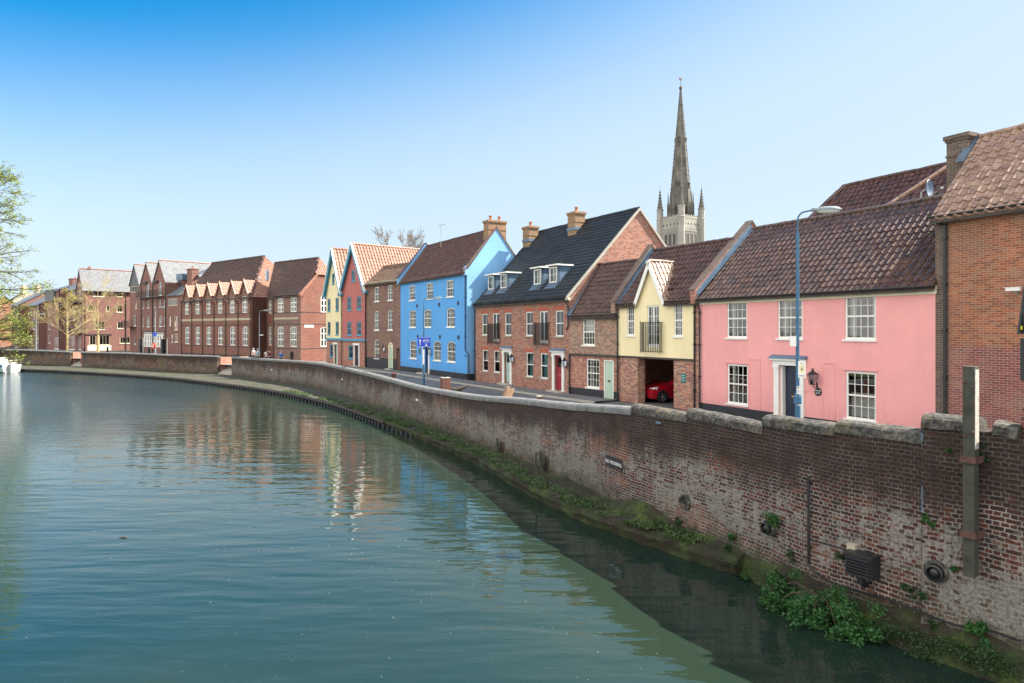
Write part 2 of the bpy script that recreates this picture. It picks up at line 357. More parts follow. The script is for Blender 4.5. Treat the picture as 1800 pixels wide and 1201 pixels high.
def ramp_val(nt, x):
    return math_(nt, 'MULTIPLY', ramp(nt, x, [(0, .5), (.62, .5), (.8, .62), (1, .8)]), 5.0)
m_river(); m_river('river_brick_far', .18, .55)

def m_coping():
    m, nt, bs = mat('coping_rough'); v = obj_(nt)
    n1 = noise_(nt, v, 9, 6, .7); n2 = noise_(nt, v, 2.2, 4)
    c = ramp(nt, n1, [(.36, (.014,.014,.014)), (.46, (.05,.048,.045)), (.58, (.11,.105,.095)), (.72, (.20,.185,.15))])
    c = mixc(nt, ramp(nt, n2, [(.55, 0.0), (.68, .4)]), c, (.22,.17,.07))
    L(nt, c, bs.inputs['Base Color']); bs.inputs['Roughness'].default_value = .9
    bump(nt, bs, n1, 1.0, .05)
    m, nt, bs = mat('ledge_mix'); v = obj_(nt)
    n1 = noise_(nt, v, 1.1, 5, .6); n2 = noise_(nt, v, 9, 5)
    c = ramp(nt, n1, [(.35, (.085,.08,.062)), (.5, (.05,.05,.032)), (.62, (.03,.045,.016))])
    c = mixc(nt, ramp(nt, n2, [(.4, .6), (.6, 0.0)]), c, (.035,.035,.022))
    L(nt, c, bs.inputs['Base Color']); bs.inputs['Roughness'].default_value = .92; bump(nt, bs, n2, .6, .05)
    m, nt, bs = mat('moss_bank'); v = obj_(nt)
    n1 = noise_(nt, v, 1.6, 5, .6); n2 = noise_(nt, v, 14, 5, .65)
    c = ramp(nt, n1, [(.3, (.028,.019,.014)), (.44, (.034,.030,.016)), (.53, (.035,.055,.012)), (.68, (.075,.115,.02))])
    c = mixc(nt, ramp(nt, n2, [(.38, .75), (.6, 0.0)]), c, (.022,.022,.014))
    L(nt, c, bs.inputs['Base Color']); bs.inputs['Roughness'].default_value = .95; bump(nt, bs, n2, .9, .06)
m_coping()

def m_street():
    m, nt, bs = mat('cobble'); v = obj_(nt)
    vo = N(nt, 'ShaderNodeTexVoronoi'); vo.inputs['Scale'].default_value = 8; vo.feature = 'DISTANCE_TO_EDGE'; L(nt, v, vo.inputs['Vector'])
    vc = N(nt, 'ShaderNodeTexVoronoi'); vc.inputs['Scale'].default_value = 8; L(nt, v, vc.inputs['Vector'])
    g = ramp(nt, vc.outputs['Color'], [(0, (.10,.11,.12)), (.5, (.16,.165,.17)), (1, (.22,.22,.215))])
    c = mixc(nt, ramp(nt, vo.outputs['Distance'], [(0, .9), (.08, 0.0)]), g, (.035,.037,.04))
    c = mixc(nt, ramp(nt, noise_(nt, v, .35, 4), [(.4, .55), (.6, 0.0)]), c, (.075,.08,.09))
    L(nt, c, bs.inputs['Base Color']); bs.inputs['Roughness'].default_value = .7; bump(nt, bs, vo.outputs['Distance'], .5, .05)
    m, nt, bs = mat('paving'); v = obj_(nt)
    b = brick_core(nt, v, .9, .6, .02)
    c = ramp(nt, b.outputs['Color'], [(0, (.11,.115,.125)), (1, (.17,.17,.175))])
    c = mixc(nt, b.outputs['Fac'], c, (.05,.05,.055))
    L(nt, c, bs.inputs['Base Color']); bs.inputs['Roughness'].default_value = .75
m_street()

def m_water():
    m, nt, bs = mat('water'); o = obj_(nt)
    bs.inputs['Roughness'].default_value = .02; bs.inputs['IOR'].default_value = 1.5
    big = noise_(nt, o, .045, 3); med = noise_(nt, o, .35, 3)
    L(nt, ramp(nt, noise_(nt, o, .12, 4), [(.35, (.010,.027,.022)), (.65, (.020,.032,.018))]), bs.inputs['Base Color'])
    w1 = noise_(nt, mapping(nt, o, scale=(.55, 1.9, 1)), 1.0, 1, .5, .25)
    w2 = noise_(nt, mapping(nt, o, scale=(1.6, 5.0, 1)), 1.0, 2, .5, .3)
    w3 = noise_(nt, mapping(nt, o, loc=(3,1,0), scale=(.22, .62, 1)), 1.0, 1)
    h = math_(nt, 'ADD', math_(nt, 'MULTIPLY', w1, .60), math_(nt, 'MULTIPLY', w2, .17))
    h = math_(nt, 'ADD', h, math_(nt, 'MULTIPLY', w3, .75))
    # a breeze ruffles the far reach of the river beyond the bend
    s = N(nt, 'ShaderNodeSeparateXYZ'); L(nt, o, s.inputs[0])
    d = math_(nt, 'SUBTRACT', math_(nt, 'ADD', math_(nt, 'MULTIPLY', s.outputs[0], -1.0), math_(nt, 'MULTIPLY', med, 5.0)), 20.0)
    br = ramp(nt, math_(nt, 'MULTIPLY', d, .09, True), [(0, 0.0), (1, 1.0)])
    w4 = noise_(nt, o, 6.0, 2)
    h = math_(nt, 'ADD', h, math_(nt, 'MULTIPLY', math_(nt, 'MULTIPLY', w4, br), 1.5))
    st = ramp(nt, big, [(.35, .6), (.65, 1.0)])
    b = N(nt, 'ShaderNodeBump'); b.inputs['Distance'].default_value = .040
    L(nt, h, b.inputs['Height']); L(nt, st, b.inputs['Strength']); L(nt, b.outputs[0], bs.inputs['Normal'])
m_water()

# ---------------------------------------------------------------- mesh helpers
class MB:
    def __init__(s): s.v = []; s.f = []; s.m = []; s.uvs = {}
    def vert(s, p): s.v.append(tuple(p)); return len(s.v)-1
    def poly(s, pts, m=0, uvs=None):
        i0 = len(s.v); s.v += [tuple(p) for p in pts]; s.f.append(list(range(i0, i0+len(pts)))); s.m.append(m)
        if uvs: s.uvs[len(s.f)-1] = uvs
        return s
    def box(s, x0, x1, y0, y1, z0, z1, m=0):
        return s.hexa([(x0,y0,z0),(x1,y0,z0),(x1,y1,z0),(x0,y1,z0)], [(x0,y0,z1),(x1,y0,z1),(x1,y1,z1),(x0,y1,z1)], m)
    def hexa(s, lo, hi, m=0):
        i = len(s.v); s.v += [tuple(p) for p in lo] + [tuple(p) for p in hi]; n = len(lo)
        s.f.append([i+k for k in range(n)][::-1]); s.m.append(m)
        s.f.append([i+n+k for k in range(n)]); s.m.append(m)
        for k in range(n):
            j = (k+1) % n; s.f.append([i+k, i+j, i+n+j, i+n+k]); s.m.append(m)
        return s
    def obox(s, c, ax, ay, az, m=0):
        c, ax, ay, az = map(Vector, (c, ax, ay, az))
        lo = [c-ax-ay-az, c+ax-ay-az, c+ax+ay-az, c-ax+ay-az]; hi = [p+2*az for p in lo]
        return s.hexa(lo, hi, m)
    def beam(s, a, b, w, h, m=0, up=(0,0,1)):
        a, b = Vector(a), Vector(b); d = (b-a).normalized(); up = Vector(up)
        sx = d.cross(up)
        if sx.length < 1e-3: sx = Vector((1,0,0))
        sx.normalize(); uz = sx.cross(d)
        return s.obox((a+b)/2, (b-a)/2, sx*w/2, uz*h/2, m)
    def tube(s, pts, r, n=8, m=0, cap=True):
        pts = [Vector(p) for p in pts]; rs = r if hasattr(r, '__len__') else [r]*len(pts)
        i0 = len(s.v); prev = None
        for k, p in enumerate(pts):
            d = (pts[min(k+1, len(pts)-1)] - pts[max(k-1, 0)]).normalized()
            if prev is None:
                a = Vector((0,0,1)) if abs(d.z) < .9 else Vector((1,0,0)); a = (a - d*a.dot(d)).normalized()
            else:
                a = prev - d*prev.dot(d)
                a = a.normalized() if a.length > 1e-6 else Vector((1,0,0))
            prev = a; b = d.cross(a)
            for q in range(n):
                t = 2*math.pi*q/n; s.v.append(tuple(p + (a*math.cos(t)+b*math.sin(t))*rs[k]))
        for k in range(len(pts)-1):
            for q in range(n):
                q2 = (q+1) % n; s.f.append([i0+k*n+q, i0+k*n+q2, i0+(k+1)*n+q2, i0+(k+1)*n+q]); s.m.append(m)
        if cap:
            s.f.append([i0+q for q in range(n)][::-1]); s.m.append(m)
            s.f.append([i0+(len(pts)-1)*n+q for q in range(n)]); s.m.append(m)
        return s
    def lathe(s, c, prof, n=16, m=0, axis='z'):
        c = Vector(c); i0 = len(s.v)
        for (r, h) in prof:
            for q in range(n):
                t = 2*math.pi*q/n
                p = {'z': (r*math.cos(t), r*math.sin(t), h), 'y': (r*math.cos(t), h, r*math.sin(t)), 'x': (h, r*math.cos(t), r*math.sin(t))}[axis]
                s.v.append(tuple(c+Vector(p)))
        for k in range(len(prof)-1):
            for q in range(n):
                q2 = (q+1) % n; s.f.append([i0+k*n+q, i0+k*n+q2, i0+(k+1)*n+q2, i0+(k+1)*n+q]); s.m.append(m)
        return s
    def panel(s, outline, holes, o, ax, ay, m=0):
        """flat polygon with holes; outline/holes in 2D, placed at o + x*ax + y*ay"""
        o, ax, ay = Vector(o), Vector(ax), Vector(ay)
        vs, es = [], []
        for lp in [outline]+holes:
            i = len(vs); n = len(lp); vs += [Vector(p) for p in lp]; es += [(i+k, i+(k+1) % n) for k in range(n)]
        r = delaunay_2d_cdt(vs, es, [], 0, 1e-5)
        V = r[0]
        def inside(p, lp):
            c = False; n = len(lp)
            for k in range(n):
                a, b = lp[k], lp[(k+1) % n]
                if (a[1] > p[1]) != (b[1] > p[1]) and p[0] < (b[0]-a[0])*(p[1]-a[1])/(b[1]-a[1])+a[0]: c = not c
            return c
        i0 = len(s.v); s.v += [tuple(o+ax*p.x+ay*p.y) for p in V]
        nrm = ax.cross(ay)
        for f in r[2]:
            g = sum((V[k] for k in f), Vector((0,0)))/len(f)
            if not inside(g, outline) or any(inside(g, h) for h in holes): continue
            a, b, c = (V[k] for k in f[:3])
            if (b-a).cross(c-a) < 0: f = f[::-1]
            s.f.append([i0+k for k in f]); s.m.append(m)
        return s
    def reveal(s, lp, o, ax, ay, dn, m=0):
        o, ax, ay, dn = Vector(o), Vector(ax), Vector(ay), Vector(dn); n = len(lp)
        for k in range(n):
            a = o+ax*lp[k][0]+ay*lp[k][1]; j = lp[(k+1) % n]; b = o+ax*j[0]+ay*j[1]
            s.poly([a, b, b+dn, a+dn], m)
        return s
    def build(s, name, mats, parent=None, smooth=False, loc=None):
        me = bpy.data.meshes.new(name); me.from_pydata(s.v, [], s.f); 
        if not hasattr(mats, '__len__') or isinstance(mats, str): mats = [mats]
        for k in mats: me.materials.append(M[k])
        me.polygons.foreach_set('material_index', [min(k, len(mats)-1) for k in s.m])
        ul = me.uv_layers.new(name='UVMap').data
        for p in me.polygons:
            ov = s.uvs.get(p.index)
            if ov:
                for li, t in zip(p.loop_indices, ov): ul[li].uv = t
                continue
            n = p.normal
            if abs(n.z) > .999 or n.length < .1: t = Vector((1,0,0)); b = Vector((0,1,0))
            else:
                t = Vector((-n.y, n.x, 0)).normalized(); b = n.cross(t)
                if b.z < 0: b = -b
            for li in p.loop_indices:
                q = me.vertices[me.loops[li].vertex_index].co; ul[li].uv = (q.dot(t), q.dot(b))
        if smooth: me.polygons.foreach_set('use_smooth', [True]*len(me.polygons))
        me.update()
        o = bpy.data.objects.new(name, me); col.objects.link(o)
        if parent: o.parent = parent
        if loc: o.location = loc
        return o

def tag(o, label=None, cat=None, group=None, kind=None):
    if label: o['label'] = label
    if cat: o['category'] = cat
    if group: o['group'] = group
    if kind: o['kind'] = kind
    return o
def empty(name, loc, rz=0, label=None, cat=None, group=None):
    o = bpy.data.objects.new(name, None); col.objects.link(o); o.location = loc; o.rotation_euler = (0, 0, rz)
    o.empty_display_size = .3
    return tag(o, label, cat, group)
def copy_tree(o, parent=None):
    c = o.copy(); col.objects.link(c); c.parent = parent
    for ch in [q for q in o.children]: copy_tree(ch, c)
    return c
ST = 1.5                                    # street level above the water (z = 0)
def text_mesh(s, size, parent, name, m, loc, rot, depth=.002, align='CENTER'):
    cu = bpy.data.curves.new('t', 'FONT'); cu.body = s; cu.size = size; cu.align_x = align; cu.align_y = 'CENTER'; cu.extrude = depth
    cu.resolution_u = 2
    t = bpy.data.objects.new('t', cu); col.objects.link(t)
    dg = bpy.context.evaluated_depsgraph_get(); me = bpy.data.meshes.new_from_object(t.evaluated_get(dg))
    bpy.data.objects.remove(t); me.materials.clear(); me.materials.append(M[m])
    o = bpy.data.objects.new(name, me); col.objects.link(o); o.parent = parent; o.location = loc; o.rotation_euler = rot
    return o
# ---------------------------------------------------------------- river, ground, ledge, quay walls
def struct(o): o['kind'] = 'structure'; return o
WALL = [(-30.8,75.0,2.48),(-24,67.2,2.55),(-17,59.5,2.63),(-13,52.3,2.55),(-9.2,45.1,2.49),(-6.9,41,2.36),(-4.95,37.1,2.31),(-3.1,33.4,2.40),(-1.5,30.2,2.48),(.1,26.8,2.74),
        (1.75,23.2,2.91),(3.31,18.95,3.21)]
NEAR = [(3.31,18.95),(4.37,17.0),(5.42,14.75),(5.77,13.8),(6.14,12.95),(7.0,11.6),(7.65,10.8),(7.84,10.52)]
WALL2 = [(-58.3,92.3,2.45),(-49,87,2.5),(-40.6,81,2.48),(-33.2,76.9,2.48)]
WALL3 = [(-120,112,2.6),(-90,103,2.6),(-69,97,2.6),(-60.6,93.6,2.45)]
water = MB(); water.poly([(-400,-60,0),(60,-60,0),(60,400,0),(-400,400,0)])
struct(water.build('river_water', 'water'))
bed = MB(); bed.box(-400,60,-60,400,-3.2,-3); struct(bed.build('river_bed', 'ledge_mix'))
# land on the quay side, one sheet reaching the horizon
edge = [(p[0], p[1]) for p in WALL3+WALL2+WALL] + NEAR[1:] + [(8.5,10.2),(12,6),(20,-3)]
land = MB()
out = edge + [(900,-3),(900,1600),(-900,1600),(-900,170),(-400,150)]
out = [(x+(.25 if i < len(edge) else 0), y+(.12 if i < len(edge) else 0)) for i, (x, y) in enumerate(out)]
land.panel(out, [], (0,0,ST-.02), (1,0,0), (0,1,0)); struct(land.build('quay_street', 'cobble'))
lb = MB(); lb.panel([(-13,-20),(-14,8),(-22,22),(-44,52),(-62,72),(-84,98),(-125,125),(-400,160),(-400,-20)], [], (0,0,1.0), (1,0,0), (0,1,0))
struct(lb.build('left_bank', 'hill_green'))

def offset(path, d):
    out = []
    for i, p in enumerate(path):
        a = Vector(path[max(0, i-1)][:2]); b = Vector(path[min(len(path)-1, i+1)][:2]); t = (b-a).normalized()
        n = Vector((t.y, -t.x))          # towards the river (path runs from far to near)
        q = Vector(p[:2]) + n*(-d if n.x > 0 else d); out.append((q.x, q.y)+tuple(p[2:]))
    return out
def resample(path, step):
    out = []
    for a, b in zip(path[:-1], path[1:]):
        n = max(1, int((Vector(b[:2])-Vector(a[:2])).length/step))
        for k in range(n): out.append(tuple(a[i]+(b[i]-a[i])*k/n for i in range(len(a))))
    return out+[tuple(path[-1])]
def smooth_path(p, it=2):
    for _ in range(it):
        q = [p[0]]
        for a, b in zip(p[:-1], p[1:]):
            q.append(tuple(a[i]*.75+b[i]*.25 for i in range(len(a)))); q.append(tuple(a[i]*.25+b[i]*.75 for i in range(len(a))))
        q.append(p[-1]); p = q
    return p
WTH = .42
def wall_mesh(path, base, name, parent, mat_, u0=0.0, rough=.012, rows=14, foot=0.0):
    """brick wall along path (x, y, ztop); river face towards the water"""
    mb = MB(); back = offset(path, -WTH)
    acc = [u0]
    for a, b in zip(path[:-1], path[1:]): acc.append(acc[-1]+(Vector(b[:2])-Vector(a[:2])).length)
    grid = []
    for i, p in enumerate(path):
        a = Vector(path[max(0, i-1)][:2]); b = Vector(path[min(len(path)-1, i+1)][:2]); t = (b-a).normalized()
        n = Vector((t.y, -t.x)); n = -n if n.x > 0 else n
        rowp = []
        for k in range(rows+1):
            z = base+(p[2]-base)*k/rows
            w = rough*2*(noise.noise(Vector((acc[i]*1.1, z*1.4, 3)))+.6*noise.noise(Vector((acc[i]*4, z*4, 9))))
            w += foot*max(0, 1-(z-base)/1.6)**1.5*(.6+.5*noise.noise(Vector((acc[i]*.9, z*2, 1))))
            rowp.append((Vector((p[0]+n.x*w, p[1]+n.y*w, z)), (acc[i], z)))
        grid.append(rowp)
    for i in range(len(path)-1):
        for k in range(rows):
            q = [grid[i][k], grid[i+1][k], grid[i+1][k+1], grid[i][k+1]]
            mb.poly([x[0] for x in q], 0, [x[1] for x in q])
        a, b = back[i], back[i+1]
        mb.poly([(b[0],b[1],base),(a[0],a[1],base),(a[0],a[1],a[2]),(b[0],b[1],b[2])], 0, [(acc[i+1],base),(acc[i],base),(acc[i],a[2]),(acc[i+1],b[2])])
        p, q = path[i], path[i+1]
        mb.poly([(p[0],p[1],p[2]),(q[0],q[1],q[2]),(b[0],b[1],b[2]),(a[0],a[1],a[2])])
    for i, s in ((0, 1), (-1, -1)):
        p, a = path[i], back[i]
        q = [(p[0],p[1],base),(p[0],p[1],p[2]),(a[0],a[1],a[2]),(a[0],a[1],base)]
        mb.poly(q[::s], 0, [(0,base),(0,p[2]),(.4,p[2]),(.4,base)][::s])
    return mb.build(name, mat_, parent)
def coping(path, name, parent, mat_, h=.2, over=.04, rough=.01, seed=0, hip=False):
    """rounded coping course swept along the wall top"""
    mb = MB(); prof = []
    w = WTH/2+over
    for k in range(9):
        t = math.pi*k/8; prof.append((-math.cos(t)*w, .04+math.sin(t)**.7*(h-.04)))
    prof = [(-w, -.03)]+prof+[(w, -.03)]
    n = len(prof); i0 = 0
    for i, p in enumerate(path):
        a = Vector(path[max(0, i-1)][:2]); b = Vector(path[min(len(path)-1, i+1)][:2]); t = (b-a).normalized()
        nn = Vector((t.y, -t.x)); nn = -nn if nn.x > 0 else nn
        c = Vector((p[0], p[1])) - nn*WTH/2
        for (q, z) in prof:
            pt = Vector((c.x-nn.x*q, c.y-nn.y*q, p[2]+z))
            nz = noise.noise_vector(pt*3+Vector((seed,0,0)))*rough + noise.noise_vector(pt*9)*rough*.8
            mb.v.append(tuple(pt+nz))
    for i in range(len(path)-1):
        for k in range(n-1):
            mb.f.append([i*n+k, i*n+k+1, (i+1)*n+k+1, (i+1)*n+k]); mb.m.append(0)
    mb.f.append(list(range(n))); mb.m.append(0); L0 = (len(path)-1)*n
    mb.f.append([L0+k for k in range(n)][::-1]); mb.m.append(0)
    return mb.build(name, mat_, parent, smooth=False)

def root_wall(p, name, label):
    return empty(name, (0,0,0), 0, label, 'wall')
# main wall beside the steps, along the curve
w = root_wall(None, 'river_wall', 'long curving old brick river wall under a smooth rounded grey coping, white with salt at its foot')
mp = resample(smooth_path([(a, b, c-.17 if b > 22 else c-.12) for a, b, c in WALL]), .5)
wall_mesh(mp, .3, 'brickwork', w, 'river_brick', 0, .014, 10)
coping([(x,y,z-.02) for x,y,z in mp], 'coping', w, 'coping_smooth', .2, .05, .012)
L_main = sum((Vector(b[:2])-Vector(a[:2])).length for a, b in zip(mp[:-1], mp[1:]))
# near wall: stepped lengths with rough stone coping
w2 = root_wall(None, 'river_wall', 'tall near stretch of red brick river wall topped by rough stepped stone coping')
nearlen = 0; segs = [(NEAR[0:2], 3.12, 3.08, 0), (NEAR[1:3], 3.22, 3.14, 1), (NEAR[2:5], 3.34, 3.38, 2), (NEAR[4:6], 3.46, 3.46, 3)]
full = [(x, y, z) for (x, y), z in zip(NEAR[:6], (3.12,3.10,3.2,3.34,3.4,3.46))]
steps = []
for pts, za, zb, sd_ in segs:
    n = len(pts); pp = [(x, y, .03+za+(zb-za)*i/(n-1)) for i, (x, y) in enumerate(pts)]
    coping(resample(pp, .12), 'coping', w2, 'coping_rough', .20, .03, .012, sd_)
    wm = resample(pp, .25); wall_mesh(wm, -.4, 'brickwork', w2, 'river_brick', L_main+nearlen, .02, 26, .10)
    nearlen += sum((Vector(b[:2])-Vector(a[:2])).length for a, b in zip(pts[:-1], pts[1:]))
# pier of the wall at the bridge end
w3 = root_wall(None, 'wall_pier', 'highest brick length of the river wall at the right edge, under two rough coping stones')
pp = [(NEAR[5][0]-.06, NEAR[5][1]-.03, 3.78), (NEAR[6][0]-.06, NEAR[6][1]-.03, 3.78), (NEAR[7][0]-.06, NEAR[7][1]-.03, 3.72), (7.95-.06, 10.36, 3.72)]
wall_mesh(resample(pp, .25), -.4, 'brickwork', w3, 'river_brick', L_main+nearlen, .02, 26, .10)
def lerp2(a, b, t): return tuple(a[i]+(b[i]-a[i])*t for i in range(len(a)))
coping(resample([lerp2(pp[0], pp[1], 0.0), lerp2(pp[0], pp[1], .80)], .1), 'coping', w3, 'coping_rough', .20, .03, .012, 5)
coping(resample([lerp2(pp[1], pp[2], .02), lerp2(pp[1], pp[2], .95)], .1), 'coping', w3, 'coping_rough', .19, .03, .012, 6)
# stone knob on the bridge end post
kp = empty('stone_post', (8.17, 10.45, ST), 0, 'brick post with a weathered stone knob at the right edge of the picture', 'post')
mb = MB(); mb.box(-.22,.9,-.22,.22,0,2.55); mb.build('post_body', 'brick_ware_low', kp)
mb = MB(); mb.lathe((0,0,2.62), [(.0,0),(.27,0),(.29,.06),(.2,.1),(.16,.14),(.22,.24),(.2,.36),(.1,.43),(0,.45)], 14); mb.build('stone_knob', 'coping_rough', kp, True)
# second and third walls
w4 = root_wall(None, 'river_wall', 'dark soot-stained brick river wall between the two flights of river steps')
m2 = resample([(a, b, c-.13) for a, b, c in WALL2], .8); wall_mesh(m2, .3, 'brickwork', w4, 'river_brick_far', 30, .01, 6); coping([(x,y,z-.02) for x,y,z in m2], 'coping', w4, 'coping_smooth', .15, .05, .02)
w5 = root_wall(None, 'river_wall', 'furthest brick river wall behind the moored boat, streaked orange and yellow')
m3 = resample([(a, b, c-.13) for a, b, c in WALL3], .8); wall_mesh(m3, .3, 'brickwork', w5, 'river_brick_far', 5, .01, 6); coping([(x,y,z-.02) for x,y,z in m3], 'coping', w5, 'coping_smooth', .15, .05, .02)
# flights of steps in the two gaps
def steps_(a, b, z1, label):
    a, b = Vector((a[0], a[1], 0)), Vector((b[0], b[1], 0)); t = (b-a).normalized(); n = Vector((-t.y, t.x, 0)); n = n if n.x > 0 else -n
    e = empty('river_steps', (a.x, a.y, .4), 0, label, 'steps'); wd_ = (b-a).length
    mb = MB(); k_ = 6
    for k in range(k_):
        h = (z1-.4)*(k+1)/k_
        mb.obox(Vector((0,0,h/2)) + t*wd_/2 + n*(.3*k+.15+.1), t*(wd_/2-.02), n*.15, (0,0,h/2))
    mb.build('stair_treads', 'stone_sill', e)
    mb = MB(); mb.obox(Vector((0,0,(z1+.5)/2-.2)) + n*2.1 - t*.18, n*1.7, t*.16, (0,0,(z1+.7)/2)); mb.obox(Vector((0,0,(z1-.4)/2)) + t*(wd_+.18)+n*1.2, n*1.2, t*.16, (0,0,(z1-.4)/2+.55))
    mb.build('stair_cheek', 'brick_low', e)
steps_(WALL2[-1], WALL[0], ST, 'river steps with worn treads in the wall gap left of the school')
steps_(WALL3[-1], WALL2[0], ST, 'small far river steps in the wall gap near the moored boat')
# ledge (lower towpath) at the foot of the wall
LED = [(-120,104),(-62.9,88.8),(-46.3,79.3),(-36.5,72.8),(-28.4,65.5),(-20,57.3),(-14.2,49.8),(-10.6,44.2),(-7.0,37.7),(-4.4,33.2),(-1.36,27.2),(.6,21.8),(1.9,19.2),(2.75,17.8),(3.35,17.0),(4.1,15.95),(4.9,14.9)]
lm = MB(); inner = [(x+.2, y+.1) for x, y in [(-120,112),(-90,103),(-60.6,93.6),(-58.3,92.3),(-33.2,76.9),(-30.8,75),(-17,59.5),(-9.2,45.1),(-4.95,37.1),(-1.5,30.2),(.1,26.8),(1.75,23.2),(3.31,18.95),(4.4,17.0),(5.2,15.3)]]
ledp = resample(smooth_path(LED), .5)
far = [p for p in ledp if p[1] > 44]; nearp = [p for p in ledp if p[1] <= 45]
def ledge(front, inn, mat_, name, label, z, rough, m2):
    mb = MB(); pts = []
    # strips: nearest inner point by arc fraction
    def frac(path):
        a = [0]
        for p, q in zip(path[:-1], path[1:]): a.append(a[-1]+math.dist(p[:2], q[:2]))
        return [x/a[-1] for x in a]
    fi = frac(inn); ff = frac(front); K = 7; rows_ = []
    for j, p in enumerate(front):
        t = ff[j]; i = max(k for k in range(len(fi)) if fi[k] <= t+1e-9); i = min(i, len(inn)-2)
        u = (t-fi[i])/(fi[i+1]-fi[i]); q = lerp2(inn[i], inn[i+1], u); r = []
        for k in range(K+1):
            s = k/K; x, y = p[0]+(q[0]-p[0])*s, p[1]+(q[1]-p[1])*s
            zz = z + rough*noise.noise(Vector((x*.9, y*.9, 0))) + rough*.5*noise.noise(Vector((x*3, y*3, 0)))
            if k == 0: zz -= rough*.4
            if k == K: zz += rough*1.2
            r.append((x, y, zz))
        rows_.append(r)
    for a, b in zip(rows_[:-1], rows_[1:]):
        for k in range(K): mb.poly([a[k], b[k], b[k+1], a[k+1]])
        def fr(q, z, w):
            s_ = noise.noise(Vector((q[0]*2.1, q[1]*2.1, z*3)))*rough*1.1+w
            return (q[0]+.87*s_, q[1]+.5*s_, z)
        lv = [a[0], fr(a[0], .26, -.02), fr(a[0], .10, .05), fr(a[0], -.1, .10), fr(a[0], -.6, .1)]; lw = [b[0], fr(b[0], .26, -.02), fr(b[0], .10, .05), fr(b[0], -.1, .10), fr(b[0], -.6, .1)]
        for k in range(4): mb.poly([lv[k+1], lw[k+1], lw[k], lv[k]], 1)
    b = rows_[-1]; mb.poly([(b[0][0], b[0][1], -.6), (b[-1][0], b[-1][1], -.6), b[-1], b[0]], 1)
    o = mb.build(name, [mat_, m2], None, False); struct(o); o['label'] = label; return o
def in_between(y0, y1): return [p for p in inner if y0 <= p[1] <= y1]
ledge(far, [p for p in inner if p[1] > 45] + [(-9.0,44.8)], 'ledge_mix', 'towpath_ledge', 'paved low ledge at the foot of the far walls', .40, .02, 'black_paint')
ledge(nearp, [(-9.0,44.8)]+[p for p in inner if p[1] < 45], 'moss_bank', 'mossy_ledge', 'mossy low ledge below the curving wall', .40, .10, 'moss_bank')
# timber piles along the front of the ledge
def piles():
    e = empty('timber_piling', (0,0,0), 0, 'row of short black timber piles along the front edge of the low ledge', 'piling')
    mb = MB(); pts = resample(smooth_path(LED), .55)
    for i, p in enumerate(pts[2:-3]):
        if p[1] < 34: continue
        q = pts[i+3]; t = Vector((q[0]-p[0], q[1]-p[1], 0)).normalized(); n = Vector((t.y, -t.x, 0)); n = n if n.x < 0 else -n
        h = .10+.05*random.random()
        mb.obox(Vector((p[0], p[1], h-.32))+n*.02, t*.13, n*.05, (0,0,.34))
    o = mb.build('pile', 'black_paint', e); o['kind'] = 'stuff'
    mb = MB()
    for a, b in zip(pts[2:-4], pts[3:-3]):
        if a[1] < 38: continue
        t = Vector((b[0]-a[0], b[1]-a[1], 0)).normalized(); n = Vector((t.y, -t.x, 0)); n = n if n.x < 0 else -n
        mb.beam(Vector((a[0], a[1], .27))+n*.03, Vector((b[0], b[1], .27))+n*.03, .10, .09)
    mb.build('capping_beam', 'timber_dark', e)
piles()
# footing of the near wall: rough mossy mass at the waterline
def footing():
    path = resample([(x, y, 0) for x, y in [(2.9,19.3)]+NEAR[1:]+[(8.9,9.0)]], .15); mb = MB(); K = 8; rows_ = []
    for i, p in enumerate(path):
        a = Vector(path[max(0, i-1)][:2]); b = Vector(path[min(len(path)-1, i+1)][:2]); t = (b-a).normalized()
        n = Vector((t.y, -t.x)); n = -n if n.x > 0 else n; r = []
        f = i*.15
        for k in range(K+1):
            s = k/K; d = (.42+.35*max(0,1-f/2.5))*(1-s)**.7*(1+.5*noise.noise(Vector((f*.7, s*2, 0))))+.02*0
            z = -.35 + s*(.95+.35*noise.noise(Vector((f*.5, 5, 0))))
            w_ = noise.noise(Vector((f*2.2, z*4, 2)))*.09
            r.append((p[0]+n.x*(d+w_-.05*s), p[1]+n.y*(d+w_-.05*s), z))
        rows_.append(r)
    for a, b in zip(rows_[:-1], rows_[1:]):
        for k in range(K): mb.poly([a[k], b[k], b[k+1], a[k+1]])
    o = mb.build('mossy_footing', 'moss_bank'); struct(o)
footing()
# ---------------------------------------------------------------- building kit (local frame: x along the front, y into the house, z up)
def plot(name, Lp, Rp, label, cat='house', group=None):
    a = math.atan2(Rp[1]-Lp[1], Rp[0]-Lp[0])
    e = empty(name, (Lp[0], Lp[1], ST), a, label, cat, group)
    return e, math.hypot(Rp[0]-Lp[0], Rp[1]-Lp[1])
def rect(u, z, w, h): return [(u-w/2, z), (u+w/2, z), (u+w/2, z+h), (u-w/2, z+h)]
def arch(u, z, w, h, rise):
    if rise <= 0: return rect(u, z, w, h)
    r = (w*w/4+rise*rise)/(2*rise); a = math.asin(min(1, w/2/r)); n = 8
    if rise >= w/2-.01: r = w/2; a = math.pi/2
    top = [(u+r*math.sin(a-2*a*k/n), z+h-rise + r*math.cos(a-2*a*k/n)-r*math.cos(a)) for k in range(n+1)]
    return [(u-w/2, z), (u+w/2, z)] + top
